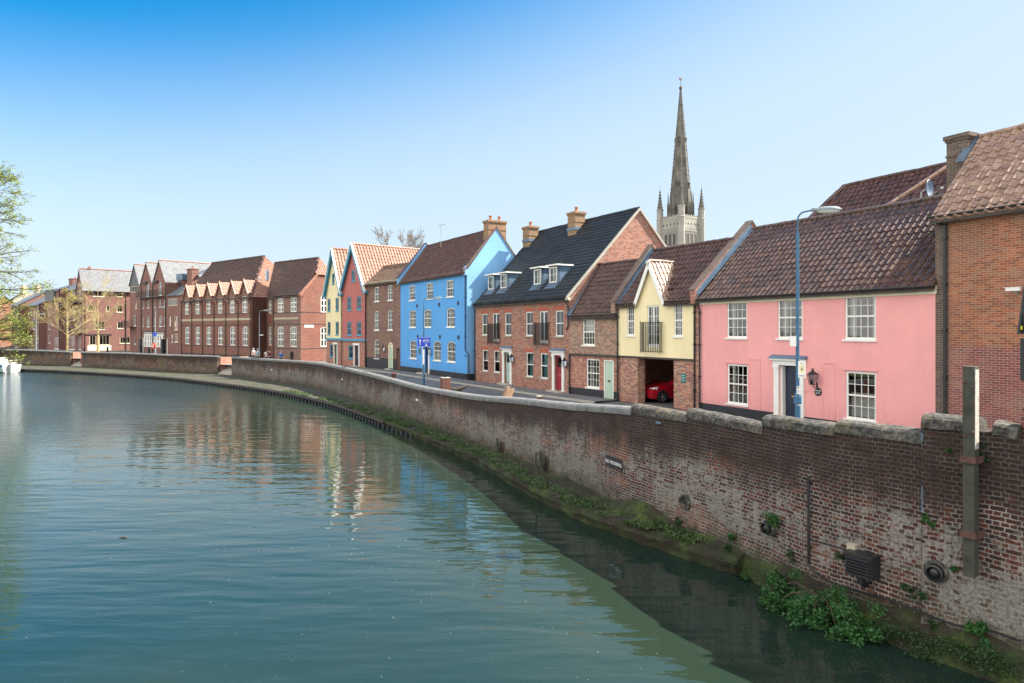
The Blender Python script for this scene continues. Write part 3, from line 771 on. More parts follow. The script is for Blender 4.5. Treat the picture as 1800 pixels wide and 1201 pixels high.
def inset(lp, t):
    c = Vector((sum(p[0] for p in lp)/len(lp), sum(p[1] for p in lp)/len(lp))); out = []
    n = len(lp)
    for k in range(n):
        p0, p1, p2 = Vector(lp[k-1]), Vector(lp[k]), Vector(lp[(k+1) % n])
        d1 = (p1-p0).normalized(); d2 = (p2-p1).normalized(); n1 = Vector((-d1.y, d1.x)); n2 = Vector((-d2.y, d2.x))
        m = (n1+n2); m = m/max(.3, (1+n1.dot(n2))); out.append(tuple(p1+m*t))
    return out
class W_:  # a window / door opening
    def __init__(s, u, z, w, h, nx=2, ny=4, rise=0, fm='white_paint', sill='white_paint', cur=None, kind='sash', rec=.045, ft=.075, gl='glass', bar=.022, name='window', label=None):
        s.__dict__.update(locals())
def window(par, o, w):
    """window set in the plane at o (Vector), local axes x, z"""
    lp = arch(w.u, w.z, w.w-.004, w.h-.004, w.rise); ins = inset(lp, w.ft)
    Y = Vector((0, 1, 0)); ox = Vector((1,0,0)); oz = Vector((0,0,1)); y0 = w.rec
    mb = MB()
    mb.panel(lp, [ins], o+Y*y0, ox, oz); mb.reveal(ins, o+Y*y0, ox, oz, Y*.05)
    x0, x1 = w.u-w.w/2+w.ft, w.u+w.w/2-w.ft; z0, z1 = w.z+w.ft, w.z+w.h-w.ft
    def B(a, b, c, d, e=.012, f=.05): mb.box(o.x+a, o.x+b, o.y+y0+e, o.y+y0+f, o.z+c, o.z+d)
    if w.kind == 'sash':
        zm = (z0+z1)/2; B(x0-.01, x1+.01, zm-.03, zm+.03, .004)
        if w.ny > 2:
            for k in range(1, w.ny):
                if k*2 == w.ny: continue
                z = z0+(z1-z0)*k/w.ny; B(x0, x1, z-w.bar/2, z+w.bar/2, .016)
    elif w.kind == 'casement':
        for k in range(1, w.ny):
            z = z0+(z1-z0)*k/w.ny; B(x0, x1, z-w.bar/2, z+w.bar/2, .016)
    elif w.kind == 'school':      # heavy white transoms and mullions
        for k in range(1, w.ny):
            z = z0+(z1-z0)*k/w.ny; B(x0, x1, z-.055, z+.055, .003)
        for k in range(1, w.nx):
            x = x0+(x1-x0)*k/w.nx; B(x-.055, x+.055, z0, z1-w.rise*.6, .004)
    elif w.kind == 'french':
        xm = (x0+x1)/2; B(xm-.045, xm+.045, z0, z1, .004); B(x0, x1, z0, z0+.12, .008)
        for k in range(1, w.ny):
            z = z0+.12+(z1-z0-.12)*k/w.ny; B(x0, x1, z-w.bar/2, z+w.bar/2, .016)
    if w.kind != 'school':
        for k in range(1, w.nx):
            x = x0+(x1-x0)*k/w.nx; B(x-w.bar/2, x+w.bar/2, z0, z1-w.rise*.7, .017)
    f = mb.build(w.name, w.fm, par)
    if w.label: f['label'] = w.label
    g = MB(); g.panel(inset(lp, w.ft*.6), [], o+Y*(y0+.034), ox, oz); g.build('glass', w.gl, f)
    if w.sill:
        s = MB(); s.box(o.x+w.u-w.w/2-.06, o.x+w.u+w.w/2+.06, o.y-.06, o.y+y0-.002, o.z+w.z-.075, o.z+w.z+.002); s.build('sill', w.sill, f)
    if w.cur:
        c = MB(); yy = o.y+y0+.22
        def folds(a, b):
            n = max(4, int((b-a)/.04))
            for k in range(n):
                xa, xb = a+(b-a)*k/n, a+(b-a)*(k+1)/n; ya, yb = yy+.03*math.sin(k*1.9), yy+.03*math.sin((k+1)*1.9)
                c.poly([(xa,ya,o.z+z0-.05),(xb,yb,o.z+z0-.05),(xb,yb,o.z+z1),(xa,ya,o.z+z1)])
        X0, X1 = o.x+x0-.02, o.x+x1+.02; W0 = X1-X0
        if w.cur in ('full', 'teal'): folds(X0, X1)
        elif w.cur == 'half': 
            c.poly([(X0,yy,o.z+z0+(z1-z0)*.45),(X1,yy,o.z+z0+(z1-z0)*.45),(X1,yy,o.z+z1),(X0,yy,o.z+z1)])
        elif w.cur == 'low':
            c.poly([(X0,yy,o.z+z0),(X1,yy,o.z+z0),(X1,yy,o.z+z0+(z1-z0)*.55),(X0,yy,o.z+z0+(z1-z0)*.55)])
        else: folds(X0, X0+W0*.24); folds(X1-W0*.22, X1)
        c.build('curtain', 'curtain_teal' if w.cur == 'teal' else 'curtain', f)
    return f
def front(par, outline, wins, mat_, y=0.0, holes=[], name='wall', depth=.16, extra=None, back=True, o=None):
    """front wall with real openings; extra(mb) can add side walls to the same mesh"""
    mb = MB(); o = o or Vector((0, y, 0)); X, Z, Y = Vector((1,0,0)), Vector((0,0,1)), Vector((0,1,0))
    hs = [arch(w.u, w.z, w.w, w.h, w.rise) for w in wins]+list(holes)
    mb.panel(outline, hs, o, X, Z)
    for h in hs: mb.reveal(h, o, X, Z, Y*depth)
    if extra: extra(mb)
    ob = mb.build(name, mat_, par)
    for w in wins:
        if w.kind != 'hole': window(par, o, w)
    return ob
def shell(mb, L_, D, h, ridge=None, yr=None, left=True, right=True, m=0, x0=0.0, y0=0.0):
    """side and back walls of a gabled box"""
    if ridge is None: prof = [(y0,0),(D,0),(D,h),(y0,h)]
    else: prof = [(y0,0),(D,0),(D,h),(yr,ridge),(y0,h)]
    if right: mb.poly([(L_, y, z) for y, z in prof], m)
    if left: mb.poly([(x0, y, z) for y, z in prof][::-1], m)
    mb.poly([(x0,D,0),(x0,D,h),(L_,D,h),(L_,D,0)], m)
def tiles(mb, O, U, V, lu, lv, m=0, tw=.27, th=.34, amp=.028, lip=.034, clip=None, jit=.008, ns=7, full=True):
    """pantiled slope: O eave corner, U along the eave, V up the slope"""
    O, U, V = Vector(O), Vector(U).normalized(), Vector(V).normalized(); Nn = U.cross(V); Nn = Nn if Nn.z > 0 else -Nn
    nu = max(1, round(lu/tw)); nv = max(1, round(lv/th)); tw_, th_ = lu/nu, lv/nv
    s0 = random.random()*50
    for j in range(nv):
        for i in range(nu):
            if clip and not clip((i+.5)*tw_, (j+.5)*th_): continue
            jz = random.uniform(-jit, jit); jt = random.uniform(-jit, jit); jv = random.uniform(-.012, .012)
            sag = .02*noise.noise(Vector((i*tw_*.5+s0, j*th_*.7, 0)))
            base = len(mb.v)
            for q in range(ns+1):
                f = q/ns; prof = amp*((1.5*math.sin(math.pi*(f-.55)/.45)-.1) if f > .55 else (-.1-.75*math.sin(math.pi*f/.55)))
                for (v, hgt) in ((j*th_+jv, -.02), (j*th_+jv, lip), ((j+1)*th_+.03, .002)):
                    hh = (prof+amp+hgt+jz+jt*(f-.5)*2+sag) if hgt > -.01 else (prof*.6+hgt)
                    mb.v.append(tuple(O+U*((i+f)*tw_)+V*v+Nn*hh))
            cu, cv = (i+.5)*.27, (j+.5)*.34
            for q in range(ns):
                a = base+q*3; b = a+3
                for k in (0, 1):
                    mb.f.append([a+k, b+k, b+k+1, a+k+1]); mb.m.append(m)
                    u0 = i*.27+.27*q/ns*.98+.002; u1 = i*.27+.27*(q+1)/ns*.98+.002; v0, v1 = (j*.34+.005, j*.34+.01) if k == 0 else (j*.34+.01, j*.34+.335)
                    mb.uvs[len(mb.f)-1] = [(u0+s0*0,v0),(u1,v0),(u1,v1),(u0,v1)]
def ridge_caps(mb, a, b, r=.11, m=0, seg=.42):
    a, b = Vector(a), Vector(b); d = b-a; n = max(1, int(d.length/seg))
    for k in range(n):
        p = a+d*(k/n); q = a+d*((k+1)/n); j = Vector((0,0,random.uniform(-.012,.012)))
        mb.tube([p+j, q+j-d.normalized()*.015], [r*.96, r*1.04], 8, m)
def downpipe(par, x, z0, z1, y=-.09, r=.042, kinks=None, m='black_metal', hopper=False):
    mb = MB(); pts = kinks or [(x, y, z1), (x, y, z0)]
    mb.tube(pts, r, 8)
    z = z1-.6
    while z > z0+.3:
        mb.box(x-r-.02, x+r+.02, y-r-.012, y+r+.03, z-.03, z+.03); z -= 1.5
    mb.build('downpipe', m, par)
def gutter(par, x0, x1, z, y=-.14, r=.065, m='black_metal'):
    mb = MB(); n = 7; P = []
    for k in range(n+1):
        t = math.pi*k/n; P.append((y-math.cos(t)*r, z-math.sin(t)*r))
    for (a, b) in zip(P[:-1], P[1:]): mb.poly([(x0,a[0],a[1]),(x1,a[0],a[1]),(x1,b[0],b[1]),(x0,b[0],b[1])])
    mb.poly([(x0, p[0], p[1]) for p in P]); mb.poly([(x1, p[0], p[1]) for p in P][::-1])
    mb.box(x0, x1, y-r-.006, y-r+.006, z-.01, z+.015)
    x = x0+.5
    while x < x1: mb.box(x-.02, x+.02, y-r-.015, 0, z-r*.9, z-r*.4); x += 1.0
    mb.build('gutter', m, par)
def gable_roof(par, L_, D, h, ridge, yr, tmat, x0=0.0, notch=None, eave=.16, rear='pt_dark', caps=True, rad=.11, tw=.27, th=.34, amp=.028, over=0.0, name='roof', slab='timber_dark', clip=None, y0=0.0):
    mb = MB(); rise = ridge-h; run = yr-y0; sl_ = rise/run
    e = (y0-eave, h-eave*sl_); V = Vector((0, run, rise)); lv = math.hypot(run+eave, rise+eave*sl_)
    a, b = x0-over, L_+over
    # underlay
    t = .05
    for (qa, qb, qe) in ([(a, b, e)] if not notch else [(a, notch[0], e), (notch[0], notch[1], (y0+.9, h+.9*sl_)), (notch[1], b, e)]):
        mb.poly([(qa,qe[0],qe[1]-t+.02),(qb,qe[0],qe[1]-t+.02),(qb,yr,ridge-t+.02),(qa,yr,ridge-t+.02)], 1)
    for qa, qb in ([(a, b)] if not notch else [(a, notch[0]), (notch[1], b)]):
        mb.poly([(qa,e[0],e[1]-t-.06),(qa,yr,ridge-t-.06),(qb,yr,ridge-t-.06),(qb,e[0],e[1]-t-.06)], 1)
        mb.poly([(qa,e[0],e[1]-t-.06),(qb,e[0],e[1]-t-.06),(qb,e[0],e[1]-t+.02),(qa,e[0],e[1]-t+.02)], 1)
    tiles(mb, (a, e[0], e[1]-.02), (1,0,0), V, b-a, lv, 0, tw, th, amp, clip=clip)
    sl2 = rise/(D-yr); e2 = (D+eave, h-eave*sl2)
    mb.poly([(a,yr,ridge+.03),(b,yr,ridge+.03),(b,e2[0],e2[1]),(a,e2[0],e2[1])], 0)
    mb.poly([(a,yr,ridge-.04),(a,e2[0],e2[1]-.08),(b,e2[0],e2[1]-.08),(b,yr,ridge-.04)], 1)
    o = mb.build(name, [tmat, slab], par)
    if caps:
        r = MB(); ridge_caps(r, (a, yr, ridge+.03), (b, yr, ridge+.03), rad); r.build('ridge_tiles', tmat, o)
    return o
def chimney(par, x, y, z0, z1, wx, wy, mat_='brick_chim', pots=(0,), lead=None):
    mb = MB(); mb.box(x-wx/2, x+wx/2, y-wy/2, y+wy/2, z0, z1-.22)
    mb.box(x-wx/2-.04, x+wx/2+.04, y-wy/2-.04, y+wy/2+.04, z1-.22, z1-.14); mb.box(x-wx/2-.08, x+wx/2+.08, y-wy/2-.08, y+wy/2+.08, z1-.14, z1)
    mb.box(x-wx/2-.03, x+wx/2+.03, y-wy/2-.03, y+wy/2+.03, z1-.75, z1-.69)
    c = mb.build('chimney', mat_, par)
    for p in pots:
        m = MB(); m.lathe((x+(p if wx >= wy else 0), y+(p if wy > wx else 0), z1), [(.0,0),(.14,0),(.15,.08),(.11,.14),(.11,.30),(.14,.33),(.14,.40),(.10,.40),(.10,.1)], 12); m.build('chimney_pot', 'pot', c)
    if lead:
        m = MB(); m.box(x-wx/2-.05, x+wx/2+.05, y-wy/2-.05, y+wy/2+.05, lead[0], lead[1]); m.build('lead_flashing', 'lead', c)
    return c
def aerial(x, y, z0, h, label, rz=0.0, n=5, ln=.9):
    e = empty('tv_aerial', (x, y, z0), rz, label, 'aerial')
    mb = MB(); mb.tube([(0,0,0),(0,0,h)], .018, 6); mb.build('mast', 'galv', e)
    mb = MB(); mb.tube([(-.25,0,h-.08),(ln,0,h-.08)], .012, 6)
    for k in range(n): mb.tube([(-.2+ln*k/n, -.22, h-.08), (-.2+ln*k/n, .22, h-.08)], .008, 5)
    mb.tube([(-.25,0,h-.3),(-.25,0,h+.14)], .01, 5); mb.build('antenna_arms', 'galv', e)
def door(par, u, z, w, h, mat_, panels=6, y=.10, light=False, label=None, name='door', letter='brass', knob=True):
    mb = MB(); mb.box(u-w/2, u+w/2, y, y+.05, z, z+h)
    nr = panels//2
    zs = [z+.10+(h-.2)*k/nr for k in range(nr+1)]
    for k in range(nr):
        for s in (0, 1):
            a = u-w/2+.09+s*(w/2-.06); b = a+w/2-.12
            if light and k == nr-1: continue
            mb.box(a, b, y-.012, y+.001, zs[k]+.05, zs[k+1]-.05)
    o = mb.build(name, mat_, par)
    if label: o['label'] = label
    if light:
        g = MB(); g.box(u-w/2+.12, u+w/2-.12, y-.008, y-.001, zs[nr-1]+.03, z+h-.12); g.build('door_light', 'glass_dark', o)
    if letter:
        g = MB(); g.box(u-.13, u+.13, y-.022, y-.013, z+h*.42, z+h*.42+.07); g.build('letter_plate', letter, o)
    if knob:
        g = MB(); g.lathe((u+w/2-.12, y-.05, z+h*.47), [(0,0),(.03,.005),(.035,.02),(.015,.04),(.015,.06)], 8, axis='y'); g.build('door_knob', 'brass', o)
    return o
def lantern(par, u, z, y=-.0, s=1.0):
    mb = MB()
    lo, hi = .055*s, .095*s; zb, zt = z-.16*s, z+.1*s; yc = y-.17*s
    mb.hexa([(u-lo,yc-lo,zb),(u+lo,yc-lo,zb),(u+lo,yc+lo,zb),(u-lo,yc+lo,zb)], [(u-lo,yc-lo,zb+.02),(u+lo,yc-lo,zb+.02),(u+lo,yc+lo,zb+.02),(u-lo,yc+lo,zb+.02)])
    for sx in (-1,1):
        for sy in (-1,1): mb.beam((u+sx*lo, yc+sy*lo, zb), (u+sx*hi, yc+sy*hi, zt), .014*s, .014*s)
    mb.hexa([(u-hi-.02,yc-hi-.02,zt),(u+hi+.02,yc-hi-.02,zt),(u+hi+.02,yc+hi+.02,zt),(u-hi-.02,yc+hi+.02,zt)], [(u-.03,yc-.03,zt+.10*s),(u+.03,yc-.03,zt+.10*s),(u+.03,yc+.03,zt+.10*s),(u-.03,yc+.03,zt+.10*s)])
    mb.box(u-.03, u+.03, yc-.03, yc+.03, zt+.09*s, zt+.16*s)
    mb.tube([(u, yc, zb), (u, yc+.04*s, zb-.07*s), (u, y-.01, zb-.05*s)], .011*s, 6); mb.box(u-.03, u+.03, y-.02, y-.003, zb-.12*s, zb+.04*s)
    o = mb.build('wall_lantern', 'black_metal', par)
    g = MB(); a, b = lo*.8, hi*.85; g.hexa([(u-a,yc-a,zb+.02),(u+a,yc-a,zb+.02),(u+a,yc+a,zb+.02),(u-a,yc+a,zb+.02)], [(u-b,yc-b,zt-.003),(u+b,yc-b,zt-.003),(u+b,yc+b,zt-.003),(u-b,yc+b,zt-.003)])
    g.build('lantern_glass', 'glass', o)
def bars(par, u, z, w, h, d=.28, n=13, m='black_metal', name='balcony_railing', floor=False, y=0.0, top=True, sub=None):
    """railing panel in front of the wall, with returns"""
    mb = MB(); y1 = y-d; r = .013
    for zz in (z+.03, z+h): mb.box(u-w/2, u+w/2, y1-.015, y1+.015, zz-.015, zz+.015); mb.box(u-w/2-.012, u-w/2+.012, y1, y, zz-.014, zz+.014); mb.box(u+w/2-.012, u+w/2+.012, y1, y, zz-.014, zz+.014)
    for k in range(n): 
        x = u-w/2+w*k/(n-1); e = .06 if k in (0, n-1) else 0; mb.box(x-r-e*.08, x+r+e*.08, y1-r, y1+r, z-e, z+h+e)
    for s in (-1, 1):
        for k in (1, 2): mb.box(u+s*w/2-r, u+s*w/2+r, y1+d*k/3-r, y1+d*k/3+r, z, z+h)
    if floor: mb.box(u-w/2, u+w/2, y1, y-.003, z-.10, z-.02)
    return mb.build(name, m, par)
def strip(par, name, mat_, x0, x1, y0, y1, z0, z1):
    mb = MB(); mb.box(x0, x1, y0, y1, z0, z1); return mb.build(name, mat_, par)
def doorcase(par, u, z0, w, h, mat_='white_paint', hood='lead', pil=.16, dz=.0, deep=.12):
    """pilasters, frieze and flat hood round a door opening of width w, height h"""
    mb = MB()
    for s in (-1, 1):
        x = u+s*(w/2+pil/2); mb.box(x-pil/2, x+pil/2, -.07, -.002, z0+.18, z0+h-.12); mb.box(x-pil/2-.03, x+pil/2+.03, -.10, -.002, z0, z0+.18)
        mb.box(x-pil/2-.03, x+pil/2+.03, -.10, -.002, z0+h-.12, z0+h)
    W = w+2*pil; mb.box(u-W/2-.03, u+W/2+.03, -.09, -.002, z0+h, z0+h+.2); mb.box(u-W/2-.12, u+W/2+.12, -.2, -.002, z0+h+.2, z0+h+.27)
    f = MB
    o = mb.build('door_case', mat_, par)
    if hood:
        m = MB(); m.hexa([(u-W/2-.15,-.24,z0+h+.27),(u+W/2+.15,-.24,z0+h+.27),(u+W/2+.15,-.002,z0+h+.27),(u-W/2-.15,-.002,z0+h+.27)], [(u-W/2-.12,-.2,z0+h+.33),(u+W/2+.12,-.2,z0+h+.33),(u+W/2+.12,-.002,z0+h+.42),(u-W/2-.12,-.002,z0+h+.42)])
        m.build('door_hood', hood, o)
    return o
def parapet(par, x0, x1, D, h, ridge, yr, up=.28, mat_='brick_low', flash_=None, y0=-.25, name='parapet', stepz=.0, capm='brick_chim_dark', right=True):
    """raised gable wall above the roof slopes with its coping"""
    mb = MB(); pr = [(y0,h-.35),(y0,h+up*.7),(yr,ridge+up),(D,h+up*.7),(D,h-.35)]
    pts = pr
    mb.hexa([(x0,y,z) for y, z in pts][::-1], [(x1,y,z) for y, z in pts][::-1], 0)
    o = mb.build(name, mat_, par)
    c = MB(); dn = (ridge-h+up*.3)/(yr-y0)
    c.beam((( x0+x1)/2, y0-.03, h+up*.7+.03), ((x0+x1)/2, yr, ridge+up+.03), abs(x1-x0)+.06, .07, up=(1,0,0)) if False else None
    for (ya, za, yb, zb) in ((y0-.04, h+up*.7-.02, yr, ridge+up), (yr, ridge+up, D, h+up*.7)):
        c.hexa([(x0-.04,ya,za),(x1+.04,ya,za),(x1+.04,yb,zb),(x0-.04,yb,zb)], [(x0-.04,ya,za+.07),(x1+.04,ya,za+.07),(x1+.04,yb,zb+.07),(x0-.04,yb,zb+.07)])
    c.build('parapet_coping', capm, o)
    if flash_:
        f = MB(); s = flash_
        xf = x1+.004 if s > 0 else x0-.004
        f.poly([(xf,y0+.1,h-.1),(xf,yr,ridge-.06),(xf,yr,ridge+up-.03),(xf,y0+.1,h+up*.7-.03)])
        xe = xf+.22*s; f.poly([(xf,y0+.1,h+.09),(xe,y0+.1,h+.09),(xe,yr,ridge+.13),(xf,yr,ridge+.13)]); f.build('lead_flashing', 'lead', o)
    return o
# ---------------------------------------------------------------- the terrace, from the bridge leftwards
X, Y_, Z = Vector((1,0,0)), Vector((0,1,0)), Vector((0,0,1))
# --- pink house
def pink_house():
    p, L_ = plot('pink_house', (8.86,32.3), (13.9,22.4), 'long pink rendered house with white sash windows and a sunlit pantile roof')
    h, D, yr, rz = 5.5, 6.8, 3.4, 8.85
    wins = [W_(2.37,3.55,1.2,1.70,4,4,cur='side'), W_(5.25,3.55,1.25,1.70,4,4,cur='side'), W_(8.37,3.55,1.25,1.70,4,4,cur='side'),
            W_(2.40,.62,1.22,1.76,4,4,cur='side'), W_(8.39,.62,1.22,1.76,4,4,cur='low')]
    hole = rect(5.22, .22, 1.0, 2.25)
    L2 = L_+.05
    front(p, [(0,0),(L2,0),(L2,h),(0,h)], wins, 'pink', holes=[hole], extra=lambda mb: shell(mb, L2, D, h, rz, yr))
    for w in wins: strip(p, 'lintel_moulding', 'pink', w.u-w.w/2-.09, w.u+w.w/2+.09, -.035, 0, w.z+w.h+.03, w.z+w.h+.11)
    for a, b in ((3.10,3.68), (6.80,7.32)):
        mb = MB(); mb.box(a, a+.05, -.02, 0, .5, 2.62); mb.box(b, b+.05, -.02, 0, .5, 2.62); mb.box(a, b+.05, -.02, 0, 2.62, 2.66); mb.build('render_panel', 'pink', p)
    strip(p, 'plinth', 'black_paint', -.02, 4.55, -.03, 0, 0, .47); strip(p, 'plinth', 'black_paint', 5.9, L2, -.03, 0, 0, .47)
    door(p, 5.30, .25, .90, 2.16, 'door_navy', 6, .22, light=False)
    doorcase(p, 5.22, 0, 1.0, 2.46, 'white_paint', 'lead', .24)
    strip(p, 'door_frame', 'white_paint', 4.73, 4.83, .05, .3, .22, 2.46)
    strip(p, 'door_step', 'stone_sill', 4.5, 5.95, -.35, 0, 0, .2)
    lantern(p, 6.55, 2.02, 0, 1.5)
    m = MB(); m.lathe((6.6,-.012,1.50), [(0,-.012),(.17,-.012),(.17,.01),(0,.01)], 8, axis='y'); pl = m.build('name_plaque', 'ink', p); pl['label'] = 'small black oval plaque with two lines of white lettering'
    t = text_mesh('QUAYSIDE', .062, pl, 'lettering', 'sign_white', (6.6,-.027,1.54), (R(90),0,0)); t2 = text_mesh('HOUSE', .062, pl, 'lettering', 'sign_white', (6.6,-.027,1.45), (R(90),0,0))
    t = text_mesh('9', .16, p, 'house_number', 'brass', (6.10,-.085,1.45), (R(90),0,0))
    gable_roof(p, L2, D, h, rz, yr, 'pt_pink', eave=.22, tw=.27, th=.34, amp=.036, x0=.02)
    strip(p, 'fascia', 'cream_paint', 0, L2, -.05, -.002, h-.42, h-.14); gutter(p, .05, L2-.05, h-.16, -.25)
    downpipe(p, .10, .3, h-.2, kinks=[(.0,-.19,h-.15),(.02,-.19,h-.3),(.12,-.09,h-.65),(.12,-.09,.05)])
    parapet(p, -.36, -.0, D, h, rz, yr, .42, 'brick_low', 1)
    return p
pink_house()
# --- yellow house over the carriage arch
def yellow_house():
    p, L_ = plot('archway_house', (5.84,37.5), (8.86,32.3), 'pale yellow house over a brick carriage arch with one steep dormer gable')
    h, D, yr, rz = 5.42, 4.9, 2.45, 8.35
    wins = [W_(1.03,3.60,.60,1.55,3,4,cur='side'), W_(2.81,2.98,.92,2.17,4,4,kind='french',cur='side',name='french_window',sill=None), W_(4.61,3.58,.60,1.58,3,4,cur='side')]
    L2 = L_-.38
    gab = [(0,2.5),(L2,2.5),(L2,h),(3.66,h),(2.64,7.35),(1.62,h),(0,h)]
    front(p, gab, wins, 'yellow', extra=lambda mb: (mb.poly([(0,0,2.5),(0,.3,2.5),(L2,.3,2.5),(L2,0,2.5)])), name='upper_wall')
    oh = None
    mb = MB(); mb.panel([(0,0),(1.56,0),(1.56,2.5),(0,2.5)], [], (0,.05,0), X, Z); mb.panel([(4.26,0),(L2,0),(L2,2.5),(4.26,2.5)], [], (0,.05,0), X, Z)
    mb.poly([(1.56,.05,0),(1.56,.55,0),(1.56,.55,2.5),(1.56,.05,2.5)]); mb.poly([(4.26,.55,0),(4.26,.05,0),(4.26,.05,2.5),(4.26,.55,2.5)])
    mb.poly([(0,.05,0),(0,.05,2.5),(0,D,2.5),(0,D,0)][::-1]) ; mb.poly([(L2,.05,0),(L2,D,0),(L2,D,2.5),(L2,.05,2.5)]); mb.poly([(1.56,.55,0),(0,.55,0),(0,.55,2.5),(1.56,.55,2.5)])
    mb.build('arch_pier', 'brick_pier', p)
    mb = MB(); mb.box(.05, L2-.02, 5.9, 6.0, 0, 2.5); mb.box(.03, L2-.02, .3, 5.95, 2.46, 2.54); mb.box(L2-.12, L2-.06, .8, 5.9, 0, 2.46); mb.build('passage_lining', 'passage_red', p)
    mb = MB(); shell(mb, L2, D, h, rz, yr, y0=.3); mb.build('wall', 'brick_low', p)
    strip(p, 'bressumer', 'timber_dark', 0, L2, -.01, .2, 2.40, 2.497)
    # roof with the dormer gable breaking through
    clip = lambda u, v: not (1.58+v*.30*0 < u < 3.70 and v < .42)
    gable_roof(p, L2+.36, D, h, rz, yr, 'pt_dark', eave=.2, clip=lambda u, v: not (1.52 < u < 3.76 and v < 1.15), notch=(1.5,3.78), x0=.02)
    # dormer gable roof running back
    mb = MB(); ap = Vector((2.64, -.16, 7.42)); fl = Vector((1.50, -.16, 5.28)); fr = Vector((3.78, -.16, 5.28)); back = Vector((0, 1.85, 0))
    tiles(mb, tuple(fr+Vector((0,0,0))), (0,1,0), ap-fr, 2.1, (ap-fr).length, 0, clip=lambda u, v: u < .25+v*.83)
    tiles(mb, tuple(fl+Vector((0,1.9,0))), (0,-1,0), ap-fl, 1.9, (ap-fl).length, 0, clip=lambda u, v: (1.9-u) < .25+v*.83)
    q = Vector((0,0,-.03)); mb.poly([fr+q, ap+q, ap+back+q, fr+Vector((0,.3,0))+q], 1); mb.poly([fl+q, fl+Vector((0,.3,0))+q, ap+back+q, ap+q], 1)
    d = mb.build('dormer_roof', ['pt_ware', 'timber_dark'], p)
    m = MB(); ridge_caps(m, ap+Vector((0,.02,.05)), ap+Vector((0,1.75,.05)), .08); m.build('ridge_tiles', 'pt_ware', d)
    m = MB()
    for s in (-1, 1):
        a = Vector((2.64, -.20, 7.50)); b = Vector((2.64+s*1.2, -.20, 5.22)); t = (b-a).normalized(); n = Vector((t.z, 0, -t.x))*(1 if s > 0 else -1); n = n if n.z > 0 else -n
        m.hexa([a-n*.2+Vector((0,.0,0)), b-n*.2, b-n*.2+Vector((0,.05,0)), a-n*.2+Vector((0,.05,0))], [a, b, b+Vector((0,.05,0)), a+Vector((0,.05,0))])
    m.build('bargeboard', 'white_paint', p)
    strip(p, 'fascia', 'cream_paint', 0, 1.5, -.03, -.002, h-.2, h-.04); strip(p, 'fascia', 'cream_paint', 3.8, L2, -.03, -.002, h-.2, h-.04)
    gutter(p, 0, 1.45, h-.1, -.17); gutter(p, 3.82, L2, h-.1, -.17)
    bars(p, 2.83, 2.76, 1.42, 1.52, .26, 12, name='balcony_railing')
    downpipe(p, .03, .1, h-.2); downpipe(p, L2+.12, .1, h-.1, y=-.06); 
    m = MB(); m.lathe((L2+.12,-.06,1.0), [(.0,-.12),(.075,-.1),(.075,.1),(0,.12)], 10); m.build('pipe_collar', 'black_metal', p)
    m = MB(); m.box(4.78,5.10,.02,.045,1.32,1.78); s = m.build('green_plaque', 'sign_green', p); s['label'] = 'small green plaque with pale lettering'
    for t_, zz in (('PRIVATE', 1.67), ('PARKING', 1.56), ('ONLY', 1.44)): text_mesh(t_, .062, s, 'lettering', 'sign_white', (4.94,.012,zz), (R(90),0,0))
    # brick strip between yellow and pink
    mb = MB(); mb.box(L2, L_+.34-.36, 0, .5, 0, h+.1); mb.build('party_pier', 'brick_pier', p)
    parapet(p, -.34, -.02, D, h-.25, rz+.02, yr, .34, 'brick_small', 1)
    return p
yellow_house()
# --- small brick cottage
def small_house():
    p, L_ = plot('brick_cottage', (3.45,41.0), (5.84,37.5), 'small brown brick cottage with a pale green door and steep mossy pantile roof')
    h, D, yr, rz = 4.85, 4.8, 2.2, 7.88
    wins = [W_(1.75,3.01,1.07,1.55,4,4,cur='half'), W_(2.08,.57,1.13,1.66,4,4,cur='side')]
    front(p, [(0,2.44),(L_,2.44),(L_,h),(0,h)], wins[:1], 'brick_small', name='upper_wall', extra=lambda mb: (mb.poly([(0,0,2.44),(0,.1,2.44),(L_,.1,2.44),(L_,0,2.44)])))
    front(p, [(0,0),(L_,0),(L_,2.42),(0,2.42)], wins[1:], 'brick_low', holes=[rect(3.46,.06,.70,2.08)], y=.03, name='lower_wall')
    mb = MB(); shell(mb, L_, D, h, rz, yr, y0=.2); mb.build('wall', 'brick_small', p)
    m = MB()
    for k in range(14):
        a = .0+L_*k/14; m.box(a, a+L_/14-.01, -.06-.02*random.random(), .1, 2.36+.03*random.random(), 2.50)
    m.build('timber_jetty', 'timber_dark', p)
    strip(p, 'plinth', 'black_paint', 0, 3.08, 0, .028, 0, .47); strip(p, 'plinth', 'black_paint', 3.84, L_, 0, .028, 0, .47)
    m = MB(); m.box(3.06,3.12,0,.15,.02,2.2); m.box(3.80,3.86,0,.15,.02,2.2); m.box(3.06,3.86,0,.15,2.14,2.2); m.build('door_frame', 'white_paint', p)
    mb = MB(); mb.box(3.12,3.80,.06,.1,.06,2.14); d = mb.build('door', 'door_sage', p)
    m = MB(); m.box(3.34,3.54,.045,.058,.98,1.08); m.build('letter_plate', 'black_metal', d)
    gable_roof(p, L_-.02, D, h, rz, yr, 'pt_dark', eave=.18, x0=0.02)
    strip(p, 'fascia', 'cream_paint', 0, L_, -.03, -.002, h-.16, h-.05); gutter(p, 0, L_, h-.1, -.16)
    downpipe(p, .04, .05, 2.4, y=-.05)
    m = MB(); m.poly([(0,-.2,h-.15),(.28,-.2,h-.12),(.28,yr,rz+.08),(0,yr,rz+.08)]); m.poly([(.002,-.2,h-.15),(.002,yr,rz+.08),(.002,yr,rz+.32),(.002,-.2,h+.08)]); m.build('lead_flashing', 'lead', p)
small_house()
